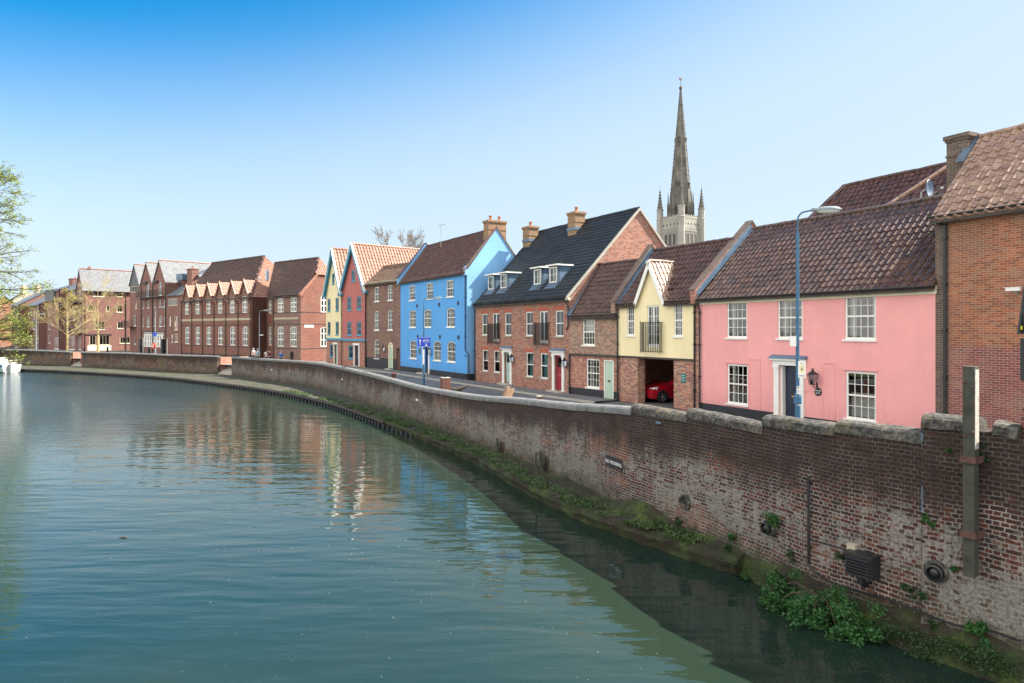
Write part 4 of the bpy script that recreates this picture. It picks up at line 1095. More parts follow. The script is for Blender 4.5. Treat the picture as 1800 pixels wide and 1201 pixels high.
# --- long brick house with the dark roof and lead dormers
def dark_house():
    p, L_ = plot('dormer_house', (-2.77,52.0), (3.45,41.0), 'wide red brick house with a dark slate-coloured tiled roof and four lead dormers')
    h, D, yr, rz = 5.98, 10.7, 5.35, 11.65
    wins = []
    for u in (1.52,5.06,7.94,11.54): wins.append(W_(u,3.50,.90,1.60,1,2,cur='side'))
    for u in (1.58,3.38): wins.append(W_(u,.84,.90,1.58,1,2,cur='half'))
    for u in (7.98,9.78): wins.append(W_(u,.80,.90,1.62,1,2,cur='teal'))
    for u in (3.26,9.72): wins.append(W_(u,3.05,1.02,2.05,2,1,kind='french',cur='side',name='french_window',sill=None))
    for w in wins:
        if w.sill: w.sill = 'stone_sill'
    holes = [rect(4.97,.2,.86,2.12), rect(11.45,.2,.86,2.12)]
    front(p, [(0,0),(L_,0),(L_,h),(0,h)], wins, 'brick_dark_house', holes=holes, extra=lambda mb: shell(mb, L_, D, h, rz, yr))
    for w in wins: strip(p, 'flat_arch', 'soldier_brick', w.u-w.w/2-.1, w.u+w.w/2+.1, -.012, 0, w.z+w.h+.01, w.z+w.h+.24)
    for u, m_, lb in ((4.97,'door_mint','pale mint green door'), (11.45,'door_red','dark red door')):
        door(p, u, .22, .84, 2.08, m_, 6, .14, light=True, label=lb); doorcase(p, u, .0, .86, 2.34, 'white_paint', 'lead', .22)
        strip(p, 'door_step', 'stone_sill', u-.75, u+.75, -.45, -.11, 0, .16); lantern(p, u+.95, 1.9, 0, 1.3)
    for u in (3.20,9.66): bars(p, u, 2.92, 1.5, 1.42, .26, 15)
    gable_roof(p, L_, D, h, rz, yr, 'pt_black', eave=.25, tw=.30, th=.32, amp=.016, over=.06)
    strip(p, 'eaves_board', 'cream_paint', -.05, L_+.1, -.16, -.002, h-.30, h-.14)
    gutter(p, -.1, L_+.1, h-.09, -.27)
    m = MB(); m.hexa([(L_+.0,-.3,h-.32),(L_+.14,-.3,h-.32),(L_+.14,yr,rz-.12),(L_+.0,yr,rz-.12)], [(L_+.0,-.3,h-.12),(L_+.14,-.3,h-.12),(L_+.14,yr,rz+.05),(L_+.0,yr,rz+.05)])
    m.hexa([(L_,yr,rz-.12),(L_+.14,yr,rz-.12),(L_+.14,D+.2,h-.3),(L_,D+.2,h-.3)], [(L_,yr,rz+.05),(L_+.14,yr,rz+.05),(L_+.14,D+.2,h-.1),(L_,D+.2,h-.1)])
    m.build('verge', 'stone_sill', p)
    sl_ = (rz-h)/yr
    for u in (.95,2.95,7.65,9.60):
        m = MB(); yf = .85; zb = h+yf*sl_+.02; zt = zb+1.12; w = 1.12; yb = (zt-h)/sl_
        def tri(x, flip):
            q = [(x,yf,zb-.05),(x,yf,zt),(x,yb+.2,zt)]; m.poly(q[::-1] if flip else q)
        tri(u-w/2, True); tri(u+w/2, False)
        m.box(u-w/2, u-w/2+.12, yf-.02, yf+.1, zb, zt); m.box(u+w/2-.12, u+w/2, yf-.02, yf+.1, zb, zt); m.box(u-w/2, u+w/2, yf-.03, yf+.08, zb-.16, zb)
        m.poly([(u-w/2-.1,yf-.35,zb-.33),(u+w/2+.1,yf-.35,zb-.33),(u+w/2+.1,yf,zb+.02),(u-w/2-.1,yf,zb+.02)])
        for s in (-1,1):
            xa, xb = u+s*w/2, u+s*(w/2+.22); q = [(xa,yf,zb+.03),(xb,yf,zb+.05),(xb,yb,zt+.05),(xa,yb,zt+.03)]; m.poly(q if s > 0 else q[::-1])
        dm = m.build('dormer', 'lead', p)
        m = MB(); m.box(u-w/2-.14, u+w/2+.14, yf-.22, yb+.15, zt, zt+.09); m.build('dormer_top', 'white_paint', dm)
        window(dm, Vector((0,yf-.05,0)), W_(u, zb+.04, w-.26, zt-zb-.1, 2, 2, kind='casement', sill=None, cur='full', rec=.0))
    chimney(p, .55, 4.55, 10.2, 12.0, .95, .85, 'brick_chim', (0,), (10.8,11.0)); chimney(p, 6.55, 4.75, 10.4, 12.25, .95, .85, 'brick_chim', (0,), (10.95,11.15))
    downpipe(p, -.03, .1, h-.1, y=-.08)
    downpipe(p, L_-.1, 3.6, h-.1, kinks=[(L_-.1,-.27,h-.12),(L_-.1,-.27,h-.3),(L_-.05,-.08,h-.6),(L_-.05,-.08,4.1),(L_-.2,-.08,3.9)])
dark_house()
# --- blue house
def blue_house():
    p, L_ = plot('blue_house', (-10.45,64.0), (-3.44,52.3), 'tall bright blue three-storey house with white sash windows and red roof')
    h, D, yr, rz = 8.5, 5.2, 2.6, 11.85
    wins = [W_(2.78,6.55,1.36,1.36,4,4,cur='half'), W_(6.67,6.55,1.36,1.36,4,4,cur='half'), W_(10.63,6.55,1.36,1.36,4,4,cur='half'),
            W_(2.87,4.12,1.5,1.54,5,4,.12,cur='side'), W_(6.21,4.12,1.5,1.54,5,4,.12,cur='side'), W_(10.76,4.12,1.5,1.54,5,4,.12,cur='side'),
            W_(3.02,1.33,1.55,1.63,5,4,.14,cur='side'), W_(8.17,1.33,1.5,1.63,5,4,.14,cur='low'), W_(10.85,1.33,1.5,1.63,5,4,.14,cur='side')]
    front(p, [(0,0),(L_,0),(L_,h),(0,h)], wins, ['blue'], holes=[rect(5.98,.22,1.0,2.25)], extra=lambda mb: shell(mb, L_, D, h, rz, yr, right=False))
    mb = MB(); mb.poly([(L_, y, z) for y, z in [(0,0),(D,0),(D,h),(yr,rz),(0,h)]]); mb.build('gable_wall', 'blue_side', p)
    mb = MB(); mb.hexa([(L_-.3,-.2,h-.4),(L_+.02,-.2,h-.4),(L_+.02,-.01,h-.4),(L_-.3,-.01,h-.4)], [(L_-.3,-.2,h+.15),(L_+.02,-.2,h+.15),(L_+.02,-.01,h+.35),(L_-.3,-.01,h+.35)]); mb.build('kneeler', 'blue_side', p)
    for (y, z) in ((0,.0),):
        strip(p, 'plinth', 'black_paint', -.02, L_+.025, -.035, -.002, 0, .52)
        m = MB(); m.poly([(L_+.025,-.035,0),(L_+.025,3,0),(L_+.025,3,.52),(L_+.025,-.035,.52)]); m.build('plinth', 'black_paint', p)
    door(p, 6.05, .25, .9, 2.1, 'door_blue', 6, .16); doorcase(p, 5.98, .0, 1.0, 2.46, 'white_paint', 'black_paint', .2)
    strip(p, 'door_step', 'stone_sill', 4.9, 6.9, -.5, -.11, 0, .2); lantern(p, 7.05, 2.1, 0, 1.5)
    m = MB(); m.box(4.3,4.75,-.02,-.002,1.75,2.3); m.build('dark_plaque', 'grey_slate_hang', p)
    for u, z in ((3.96,6.02),(8.6,6.0),(12.13,6.0),(4.14,3.31),(8.75,3.32),(12.18,3.32)):
        m = MB(); m.lathe((u,-.03,z), [(0,-.03),(.16,-.02),(.17,.02),(0,.03)], 12, axis='y'); m.build('tie_plate', 'black_metal', p)
    gable_roof(p, L_-.02, D, h, rz, yr, 'pt_blue', eave=.2, th=.30, x0=.05)
    strip(p, 'fascia', 'white_paint', 0, L_-.3, -.05, -.002, h-.2, h-.02)
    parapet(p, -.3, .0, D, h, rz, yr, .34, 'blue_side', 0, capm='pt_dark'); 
    m = MB()
    for (ya, za, yb, zb) in ((-.3,h-.2,yr,rz-.0),(yr,rz,D,h)): m.hexa([(L_-.22,ya,za),(L_+.06,ya,za),(L_+.06,yb,zb),(L_-.22,yb,zb)], [(L_-.22,ya,za+.2),(L_+.06,ya,za+.2),(L_+.06,yb,zb+.2),(L_-.22,yb,zb+.2)])
    m.build('verge', 'brick_chim_dark', p)
    chimney(p, L_-.45, yr+.1, 10.9, 12.5, .8, 1.6, 'brick_chim', (-.4,.4))
    downpipe(p, L_-.15, .1, h, kinks=[(L_-.55,-.24,h-.05),(L_-.2,-.24,h-.08),(L_-.15,-.09,h-.3),(L_-.15,-.09,2.3),(L_+.35,-.03,2.0),(L_+.35,-.03,.05)])
blue_house()
# --- narrow brown brick house
def brown_house():
    p, L_ = plot('brown_brick_house', (-14.8,69.3), (-10.5,64.2), 'narrow dark brown brick three-storey house with arched sashes and a black base')
    h, D, yr, rz = 8.70, 4.4, 1.95, 10.4
    wins = [W_(2.17,6.71,.95,1.46,2,4,.12), W_(4.77,6.73,.95,1.48,2,4,.12), W_(2.16,3.87,.95,1.92,3,4,.14), W_(4.75,3.88,.95,1.92,3,4,.14), W_(2.19,1.07,1.0,1.88,3,4,.14)]
    for w in wins: w.cur = 'side'; w.fm = 'white_paint'
    front(p, [(0,0),(L_,0),(L_,h),(0,h)], wins, 'brick_brown', holes=[arch(4.88,.2,.75,2.45,.37), rect(6.27,0,.72,2.15)], extra=lambda mb: shell(mb, L_, D, h, rz, yr))
    strip(p, 'plinth', 'black_paint', 0, 4.42, -.03, 0, 0, 1.15); strip(p, 'plinth', 'black_paint', 5.34, 5.9, -.03, 0, 0, 1.15)
    door(p, 4.88, .22, .68, 2.0, 'door_sage', 4, .12); m = MB(); m.panel(arch(4.88,.2,.86,2.50,.43), [arch(4.88,.2,.70,2.40,.35)], (0,-.01,0), X, Z); m.reveal(arch(4.88,.2,.70,2.40,.35), (0,-.01,0), X, Z, (0,.12,0)); m.panel(arch(4.88,2.2,.72,.42,.35), [], (0,.11,0), X, Z); m.build('door_frame', 'cream_paint', p)
    door(p, 6.27, 0, .7, 2.1, 'door_wood', 4, .15, letter=None, label='brown plank side door'); strip(p, 'door_step', 'stone_sill', 4.4, 5.4, -.4, -.03, 0, .18)
    lantern(p, 3.85, 2.05, 0, 1.4)
    gable_roof(p, L_, D, h, rz, yr, 'pt_brown', eave=.3, tw=.2, th=.2, amp=.008)
    m = MB(); m.box(0, L_, -.22, 0, h-.14, h-.04); m.box(0, L_, -.14, 0, h-.24, h-.14); m.build('dentil_cornice', 'pale_string', p)
    downpipe(p, -.02, .1, h-.3, y=-.06)
brown_house()
# --- the two gabled houses
def gabled(name, Lp, Rp, label, upper, winspec, doorspec, D, hh, ap, wid_r):
    p, L_ = plot(name, Lp, Rp, label); xm = L_/2; ht = 2.78
    ups = [W_(u,z,w,h_,2,2,fm='trim_blue',sill='trim_blue',cur=None,ft=.12) for u, z, w, h_ in winspec]
    front(p, [(0,ht+.12),(L_,ht+.12),(L_,hh),(xm,ap),(0,hh)], ups, upper, name='upper_wall', y=-.04, extra=lambda mb: (mb.poly([(L_,-.04,ht),(L_,D,ht),(L_,D,hh),(L_,-.04,hh)]), mb.poly([(0,-.04,ht),(0,-.04,hh),(0,D,hh),(0,D,ht)]), mb.poly([(0,D,0),(0,D,hh),(xm,D,ap),(L_,D,hh),(L_,D,0)])))
    du, dz, dw, dh, dm, wu = doorspec
    lw = [W_(wu,.86,1.0,1.4,2,2,fm='trim_blue',sill='trim_blue',ft=.12)]
    front(p, [(0,0),(L_,0),(L_,ht),(0,ht)], lw, 'brick_low', holes=[rect(du,.18,dw,dh)], name='lower_wall', y=.0, extra=lambda mb: (mb.poly([(L_,0,0),(L_,D,0),(L_,D,ht),(L_,0,ht)]), mb.poly([(0,0,0),(0,0,ht),(0,D,ht),(0,D,0)])))
    strip(p, 'bressumer', 'trim_blue', -.03, L_+.03, -.14, .02, ht-.04, ht+.2)
    door(p, du, .2, dw-.02, dh-.03, dm, 6, .12); m = MB()
    for s in (-1,1): m.box(du+s*(dw/2+.08)-.09, du+s*(dw/2+.08)+.09, -.05, 0, 0, dh+.2)
    m.box(du-dw/2-.25, du+dw/2+.25, -.12, 0, dh+.2, dh+.4); m.build('door_case', 'white_paint', p)
    strip(p, 'door_step', 'stone_sill', du-.6, du+.6, -.35, -.05, 0, .15)
    # roof slopes running back
    mb = MB(); ov = .32
    for s in (-1, 1):
        e = Vector((xm+s*(xm+ov), -ov, hh-ov*(ap-hh)/xm)); a = Vector((xm, -ov, ap))
        V = a-e
        if s > 0: tiles(mb, e, (0,1,0), V, D+ov, V.length, 0, .36, .42, .05)
        else: tiles(mb, e+Vector((0,D+ov,0)), (0,-1,0), V, D+ov, V.length, 0, .36, .42, .05)
        q = Vector((0,0,-.05)); r = Vector((0,D+ov,0)); P = [e+q, a+q, a+r+q, e+r+q]; mb.poly(P if s > 0 else P[::-1], 1)
    ro = mb.build('roof', ['pt_light', 'timber_dark'], p)
    m = MB(); ridge_caps(m, (xm,-ov,ap+.07), (xm,D,ap+.07), .12); m.build('ridge_tiles', 'pt_light', ro)
    m = MB(); w2 = MB()
    for s in (-1, 1):
        a = Vector((xm, 0, ap+.10)); b = Vector((xm+s*(xm+ov+.03), 0, hh-ov*(ap-hh)/xm-.02)); t = (b-a).normalized(); n = Vector((t.z, 0, -t.x)); n = n if n.z > 0 else -n
        def board(M_, w_, off, y0, y1): M_.hexa([a-n*w_+Vector((0,y0,0)), b-n*w_+Vector((0,y0,0)), b-n*w_+Vector((0,y1,0)), a-n*w_+Vector((0,y1,0))], [a+n*off+Vector((0,y0,0)), b+n*off+Vector((0,y0,0)), b+n*off+Vector((0,y1,0)), a+n*off+Vector((0,y1,0))])
        board(m, .34, -.02, -ov-.06, -ov); board(w2, .02, .07, -ov-.10, -ov+.12)
        m.poly([a-n*.1+Vector((0,-ov,0)), b-n*.1+Vector((0,-ov,0)), b-n*.1+Vector((0,-.05,0)), a-n*.1+Vector((0,-.05,0))])
    m.box(xm-xm-ov-.1, xm-xm+.1, -ov-.06, -.05, hh-.62, hh-.35); m.box(L_-.1, L_+ov+.1, -ov-.06, -.05, hh-.62, hh-.35)
    m.build('bargeboard', 'trim_blue', p); w2.build('verge_trim', 'white_paint', p)
    downpipe(p, L_+.02, .1, hh-.5, y=-.12)
    return p
gabled('gabled_house', (-21.2,78.0), (-18.3,73.6), 'narrow steep-gabled cream yellow house with blue trim and green door', 'yellow2',
       [(2.45,9.0,.9,1.16),(1.0,5.97,1.05,1.44),(3.75,5.97,1.05,1.44),(1.0,3.36,1.05,1.43),(3.75,3.36,1.05,1.43)], (3.2,.2,.9,2.1,'door_green',1.65), 9.0, 8.2, 12.85, 0)
gabled('gabled_house', (-18.3,73.6), (-14.8,69.3), 'narrow steep-gabled terracotta red house with blue trim and dark door', 'terracotta',
       [(2.75,8.98,.9,1.15),(1.78,5.96,1.02,1.41),(4.05,5.96,1.02,1.41),(1.79,3.33,1.02,1.42),(4.05,3.33,1.02,1.42)], (3.45,.2,.95,2.1,'door_navy',2.0), 10.0, 8.2, 12.85, 0)
# --- brick warehouse at the right edge
def warehouse():
    p, L_ = plot('brick_warehouse', (13.9,22.4), (17.7,15.0), 'tall orange-red brick building at the right edge with a bright pantile roof')
    h, D, yr, rz = 7.78, 5.2, 2.6, 10.55
    mb = MB(); mb.panel([(0,0),(L_+3,0),(L_+3,3.35),(0,3.35)], [], (0,0,0), X, Z, 1); mb.panel([(0,3.35),(L_+3,3.35),(L_+3,h),(0,h)], [], (0,0,0), X, Z, 0)
    shell(mb, L_+3, D, h, rz, yr); mb.build('wall', ['brick_warehouse', 'brick_ware_low'], p)
    m = MB(); m.box(0,.42,-.012,-.002,0,h-.3); m.build('brick_pilaster', 'brick_chim_dark', p)
    gable_roof(p, L_+3, D, h, rz, yr, 'pt_ware', eave=.3, tw=.30, th=.36, amp=.040, over=.0, x0=-.03)
    strip(p, 'fascia', 'black_paint', -.05, L_+3, -.1, -.002, h-.32, h-.06); gutter(p, -.1, L_+3, h-.2, -.27, .07)
    downpipe(p, .34, .05, h-.3, kinks=[(.05,-.27,h-.22),(.05,-.27,h-.36),(.34,-.09,h-.5),(.34,-.09,.05)], r=.05)
    chimney(p, -.52, yr+.0, 7.6, 10.72, .72, 1.0, 'brick_chim_dark', ())
    m = MB(); n = 8
    for k in range(n):
        y = yr-.9+k*.12; z = h+(rz-h)*(y/yr)+.12; m.box(-.34,-.05,y,y+.12,z-.06,z+.05+.03*(k%2))
    m.build('lead_flashing', 'lead', p)
warehouse()
# camera and traffic lights
c = empty('security_camera', (0,0,0), 0, 'white security camera fixed high on the brick warehouse wall', 'camera'); pw = bpy.data.objects['brick_warehouse']
def place_on(e, host, u, y, z): 
    a = host.rotation_euler.z; v = Vector((u*math.cos(a)-y*math.sin(a), u*math.sin(a)+y*math.cos(a), z)); e.location = host.location+v; e.rotation_euler = (0,0,a)
place_on(c, pw, 2.45, 0, 5.1)
m = MB(); m.box(-.22,.16,-.30,-.20,-.05,.05); m.box(-.26,.20,-.32,-.18,.05,.062); m.build('camera_housing', 'sign_white', c)
m = MB(); m.box(-.03,.03,-.2,-.0,-.1,-.05); m.tube([(0,-.2,-.06),(.05,-.14,-.2),(.2,-.05,-.3),(.24,-.01,-.12)], .008, 5); m.build('bracket', 'galv', c)
def traffic_light(x, y, z0, zc, label, rz):
    e = empty('traffic_light', (x, y, z0), rz, label, 'traffic light')
    m = MB(); m.tube([(0,0,0),(0,0,zc-z0+.4)], .06, 10); m.build('pole', 'black_metal', e)
    H = zc-z0
    m = MB(); m.box(-.30,-.07,-.05,.02,H-.75,H+.0); m.hexa([(-.40,-.02,H+.08),(-.07,-.02,H+.08),(-.07,.02,H+.08),(-.40,.02,H+.08)], [(-.17,-.02,H+1.0),(-.07,-.02,H+1.0),(-.07,.02,H+1.0),(-.17,.02,H+1.0)]); m.box(-.30,-.08,-.2,-.02,H+.1,H+.75)
    m.build('backing_board', 'black_paint', e)
    m = MB()
    for k in range(3): m.lathe((-.19,-.21,H+.2+.22*k), [(.085,-.12),(.09,0),(.07,.02),(0,.02)], 10, axis='y')
    m.build('signal_hood', 'black_paint', e)
    m = MB(); m.box(-.36,-.32,-.03,-.021,H+.15,H+.22); m.build('reflector_dot', 'sign_yellow', e)
traffic_light(9.28, 12.2, ST+1.6, 5.25, 'black traffic light seen from behind at the right edge', R(25))
# --- roof seen behind the pink house
def rear_house():
    p, _ = plot('rear_house', (8.86+.891*6.4-.454*2.2, 32.3+.454*6.4+.891*2.2), (8.86+.891*6.4+.454*9, 32.3+.454*6.4-.891*9), 'hipped plum-red pantile roof rising behind the pink house')
    Lh, D, h, rz = 11.5, 7.0, 7.4, 11.55; yr = 3.4
    mb = MB(); mb.box(.2, Lh, .2, D-.2, 0, h); mb.build('wall', 'brick_low', p)
    mb = MB(); V = Vector((0,yr,rz-h)); lv = V.length; hip = 2.6
    tiles(mb, (0,0,h), (1,0,0), V, Lh, lv, 0, .3, .34, clip=lambda u, v: u > hip*v/lv-.1)
    Vl = Vector((hip,0,rz-h)); tiles(mb, (0,D,h), (0,-1,0), Vl, D, Vl.length, 0, .3, .34, clip=lambda u, v: abs(u-D/2) < (1-v/Vl.length)*D/2+.1)
    mb.poly([(0,0,h-.03),(Lh,0,h-.03),(Lh,yr,rz-.03),(hip,yr,rz-.03)], 1); mb.poly([(0,D,h-.03),(0,0,h-.03),(hip,yr,rz-.03)], 1); mb.poly([(hip,yr,rz),(Lh,yr,rz),(Lh,D,h),(0,D,h)], 0)
    # projecting wing
    o = Vector((5.6,-2.4,0)); wv = 5.2
    a = Vector((6.0,-.6,h-.2)); b = Vector((10.2,3.2,rz+.02))
    ro = mb.build('roof', ['pt_dark', 'timber_dark'], p)
    m = MB(); ridge_caps(m, (hip,yr,rz+.02), (Lh,yr,rz+.02), .13); ridge_caps(m, (0,0,h+.05), (hip,yr,rz+.05), .13); m.build('ridge_tiles', 'pt_dark', ro)
    # cross wing whose hip climbs to the main ridge
    mb = MB(); e0 = Vector((3.3,-1.7,h-.6)); wz = rz-.05
    Vf = Vector((0,3.9,wz-h+.6)); tiles(mb, e0, (1,0,0), Vf, 8, Vf.length, 0, .3, .34, clip=lambda u, v: u > v*1.02)
    mb.poly([e0+Vector((0,0,-.04)), e0+Vector((8,0,-.04)), e0+Vector((8,0,-.04))+Vf, e0+Vf*1.0+Vector((1.02*Vf.length,0,-.04))], 1)
    mb.box(3.6, 11.4, -1.4, .5, 0, h-.82, 1)
    r2 = mb.build('wing_roof', ['pt_dark', 'timber_dark'], p)
    m = MB(); ridge_caps(m, e0+Vector((0,0,.04)), e0+Vf+Vector((1.02*Vf.length,0,.06)), .11); m.build('ridge_tiles', 'pt_ware', r2)
    return p
rear_house()
d = empty('satellite_dish', (16.4,26.8,10.95), R(40), 'grey satellite dish beside the dark chimney above the pink roof', 'dish')
m = MB(); m.lathe((0,0,0), [(0,.10),(.16,.085),(.30,.03),(.36,0),(.35,-.01),(.16,.065),(0,.08)], 18, axis='y'); m.build('dish', 'lead', d)
m = MB(); m.tube([(0,.1,0),(0,.3,-.1),(0,.32,-2.2)], .03, 6); m.tube([(0,.0,-.3),(0,-.4,-.05)], .012, 5); m.box(-.04,.04,-.46,-.38,-.08,0); m.build('bracket', 'galv', d)
aerial(-6.0, 57.6, ST+10.9, 1.9, 'small television aerial on the ridge of the blue house', R(-55), 5)
# ---------------------------------------------------------------- school with the six gablets
def school():
    p, L_ = plot('school_building', (-50.5,104.2), (-34.6,90.6), 'long red brick Victorian school with a row of six small gables and tall white windows')
    h, D, rz, yr = 8.35, 9.6, 14.4, 4.8
    us = [1.95,5.4,8.85,12.35,15.8,19.2]
    wins = []
    for u in us:
        wins.append(W_(u,6.15,1.36,2.25,3,3,kind='school',sill=None,ft=.11,rec=.04)); wins.append(W_(u+.12,1.75,1.44,2.62,3,3,.22,kind='school',sill=None,ft=.11,rec=.04))
    # front with gable heads over each upper window
    ol = [(0,0),(L_,0),(L_,h-.4)]
    for u in reversed(us): ol += [(u+1.05,h-.4),(u+.95,h+.6),(u,h+2.1),(u-.95,h+.6),(u-1.05,h-.4)]
    ol += [(0,h-.4)]
    wins2 = [w for w in wins]
    rings = [arch(u,h+.35,.42,.5,.21) for u in us]
    front(p, ol, wins2, 'brick_school', holes=rings, extra=lambda mb: shell(mb, L_, D, h, None, None, right=True))
    m = MB()
    for u in us: m.panel(arch(u,h+.33,.5,.56,.25), [arch(u,h+.38,.36,.44,.18)], (0,-.015,0), X, Z); 
    m.build('stone_roundel', 'pale_string', p)
    m = MB()
    for z in (1.55, 4.55, 6.1): m.box(-.02, L_+.02, -.02, -.002, z, z+.09)
    m.box(0, L_, -.03, -.002, .25, .45); m.build('string_course', 'dark_string', p)
    m = MB(); m.box(0, L_, -.035, -.004, 5.2, 5.5); m.build('stone_band', 'pale_string', p)
    for k, u in enumerate(us):
        x = u-1.72; downpipe(p, x, .1, h-.3, y=-.08, r=.05)
    downpipe(p, L_-.1, .1, h-.1, y=-.08, r=.05)
    m = MB()
    for u in us:
        for s in (-1,1): m.box(u+s*1.0-.22, u+s*1.0+.22, -.16, 0, h-.75, h-.35)
    m.build('corbel', 'brick_school', p)
    mb = MB(); sl_ = (rz-h)/yr; hip = 5.1
    V = Vector((0,yr,rz-h)); e = Vector((0,-.0,h))
    tiles(mb, (0,-.2,h-.2*sl_), (1,0,0), Vector((0,yr+.2,rz-h+.2*sl_)), L_, math.hypot(yr+.2, rz-h+.2*sl_), 0, .3, .34, .02, clip=lambda u, v: u < L_-hip*v/7.7 and not any(abs(u-q) < .95 and v < 1.15 for q in us))
    Vh = Vector((-hip,0,rz-h)); tiles(mb, (L_+.1,-.1,h-.1), (0,1,0), Vh, D, Vh.length, 1, .3, .34, .03, clip=lambda u, v: abs(u-D/2) < (1-v/Vh.length)*D/2+.1)
    mb.poly([(0,-.2,h-.3),(L_,-.2,h-.3),(L_-hip,yr,rz-.05),(0,yr,rz-.05)], 2); mb.poly([(L_,0,h-.05),(L_,D,h-.05),(L_-hip,yr,rz-.05)], 2); mb.poly([(0,yr,rz),(L_-hip,yr,rz),(L_,D,h),(0,D,h)], 0)
    ro = mb.build('roof', ['pt_school','pt_light','timber_dark'], p)
    m = MB(); ridge_caps(m, (0,yr,rz+.05), (L_-hip,yr,rz+.05), .15); ridge_caps(m, (L_-hip,yr,rz+.05), (L_,0,h), .13); m.build('ridge_tiles', 'pt_school', ro)
    for u in us:
        mb = MB(); ap = Vector((u,-.12,h+2.25)); back = 1.95
        for s in (-1,1):
            f = Vector((u+s*1.05,-.12,h+.42)); Vv = ap-f
            if s > 0: tiles(mb, f, (0,1,0), Vv, back, Vv.length, 0, .3, .34, .02)
            else: tiles(mb, f+Vector((0,back,0)), (0,-1,0), Vv, back, Vv.length, 0, .3, .34, .02)
            P = [f, ap, ap+Vector((0,back,0)), f+Vector((0,back,0))]; P = [q-Vector((0,0,.04)) for q in P]; mb.poly(P if s > 0 else P[::-1], 1)
            c = [(u+s*.95,0,h-.4),(u+s*.95,0,h+.55),(u+s*.95,.9,h+.55)]; mb.poly(c if s > 0 else c[::-1], 2)
        g = mb.build('gablet_roof', ['pt_light','timber_dark','brick_school'], p)
        m = MB()
        for s in (-1,1): m.beam(ap+Vector((0,-.03,.04)), Vector((u+s*1.12,-.15,h+.36)), .14, .16, up=(0,1,0))
        m.lathe(ap+Vector((0,0,.05)), [(.05,0),(.07,.1),(.03,.16),(.06,.24),(0,.3)], 6); m.build('gablet_coping', 'pt_light', g)
    m = MB(); m.box(20.0,20.35,2.5,2.9,10.6,12.1); m.tube([(19.9,1.6,11.0),(20.15,1.9,10.55)], .1, 6); m.build('roof_vent', 'far_render', p)
    # link and wing
    a = bpy.data.objects['school_building'].rotation_euler.z
    # link is set a little back; wing stands forward again, its half-hipped gable end faces right
    x0, x1, x2 = L_, L_+5.53, L_+11.75; hh = 8.2; D2, yr2, rz2 = 6.8, 3.4, 13.0
    front(p, [(x0,0),(x1,0),(x1,hh),(x0,hh)], [W_(x0+.82,6.1,.74,1.75,2,3,kind='school',sill=None,ft=.1,rec=.04), W_(x0+.82,1.8,.74,2.5,2,3,.1,kind='school',sill=None,ft=.1,rec=.04)], 'brick_school', y=2.25, name='link_wall', extra=lambda mb: mb.poly([(x1,0,0),(x1,0,hh),(x1,2.25,hh),(x1,2.25,0)]))
    ww = [W_(x1+1.65,6.1,1.36,1.78,3,3,kind='school',sill=None,ft=.11,rec=.04), W_(x1+4.6,6.1,1.36,1.78,3,3,kind='school',sill=None,ft=.11,rec=.04),
          W_(x1+1.68,1.8,1.44,2.53,3,3,.2,kind='school',sill=None,ft=.11,rec=.04), W_(x1+4.62,1.8,1.44,2.53,3,3,.2,kind='school',sill=None,ft=.11,rec=.04)]
    front(p, [(x1,0),(x2,0),(x2,hh),(x1,hh)], ww, 'brick_brown', name='wing_wall')
    hb = 2.2   # half hip
    prof = [(0,0),(D2,0),(D2,hh),(yr2+1.15,rz2-hb*.95),(yr2-1.15,rz2-hb*.95),(0,hh)]
    er = Vector((x2,0,0))
    ew = [W_(3.5,6.1,1.35,2.3,3,3,.5,kind='school',sill=None,ft=.11,rec=.05), W_(3.5,1.8,1.4,2.5,3,3,.2,kind='school',sill=None,ft=.11,rec=.05)]
    # end wall is built in its own turned frame so that windows fit it
    ef = bpy.data.objects.new('end_gable', bpy.data.meshes.new('end_gable'))
    mb = MB(); hs = [arch(w.u,w.z,w.w,w.h,w.rise) for w in ew]; mb.panel(prof, hs, (0,0,0), X, Z)
    for q in hs: mb.reveal(q, Vector((0,0,0)), X, Z, Y_*.15)
    bpy.data.objects.remove(ef)
    eo = mb.build('end_gable', 'brick_school', p, loc=(x2,0,0)); eo.rotation_euler = (0,0,R(90))
    for w in ew: window(eo, Vector((0,0,0)), w)
    m = MB()
    for z in (1.55,4.55,6.0): m = MB(); m.box(x1, x2+.02, -.02, -.002, z, z+.09); m.box(x2+.002, x2+.02, 0, D2, z, z+.09); m.build('string_course', 'dark_string', p)
    m = MB(); m.box(x1+.1, x2-.5, -.035, -.004, 5.2, 5.45); m.build('stone_band', 'pale_string', p)
    m = MB(); m.box(x2-.3,x2+.12,-.2,0,hh-.4,hh+.1); m.box(x2-.02, x2+.12, -.3, .3, hh-.2, hh+.1); m.build('corbel', 'brick_school', p)
    sl2 = (rz2-hh)/yr2; mb = MB(); L3 = x2-x0
    tiles(mb, (x1,-.2,hh-.2*sl2), (1,0,0), Vector((0,yr2+.2,rz2-hh+.2*sl2)), L3-5.43, math.hypot(yr2+.2, (yr2+.2)*sl2), 0, .3, .34, .02, clip=lambda u, v: u < L3-5.38-max(0, v-4.3)*.75)
    tiles(mb, (x0,2.1,hh-.3), (1,0,0), Vector((0,yr2-2.1,rz2-hh+.3)), 5.53, math.hypot(yr2-2.1, rz2-hh+.3), 0, .3, .34, .02)
    mb.poly([(x1,-.1,hh),(x1,2.2,hh),(x1,yr2,rz2-.05)][::-1], 3)
    Vh = Vector((-1.4,0,hb)); tiles(mb, (x2+.15,yr2-1.3,rz2-hb-.05), (0,1,0), Vh, 2.6, Vh.length, 1, .3, .34, .03, clip=lambda u, v: abs(u-1.3) < (1-v/Vh.length)*1.3+.12)
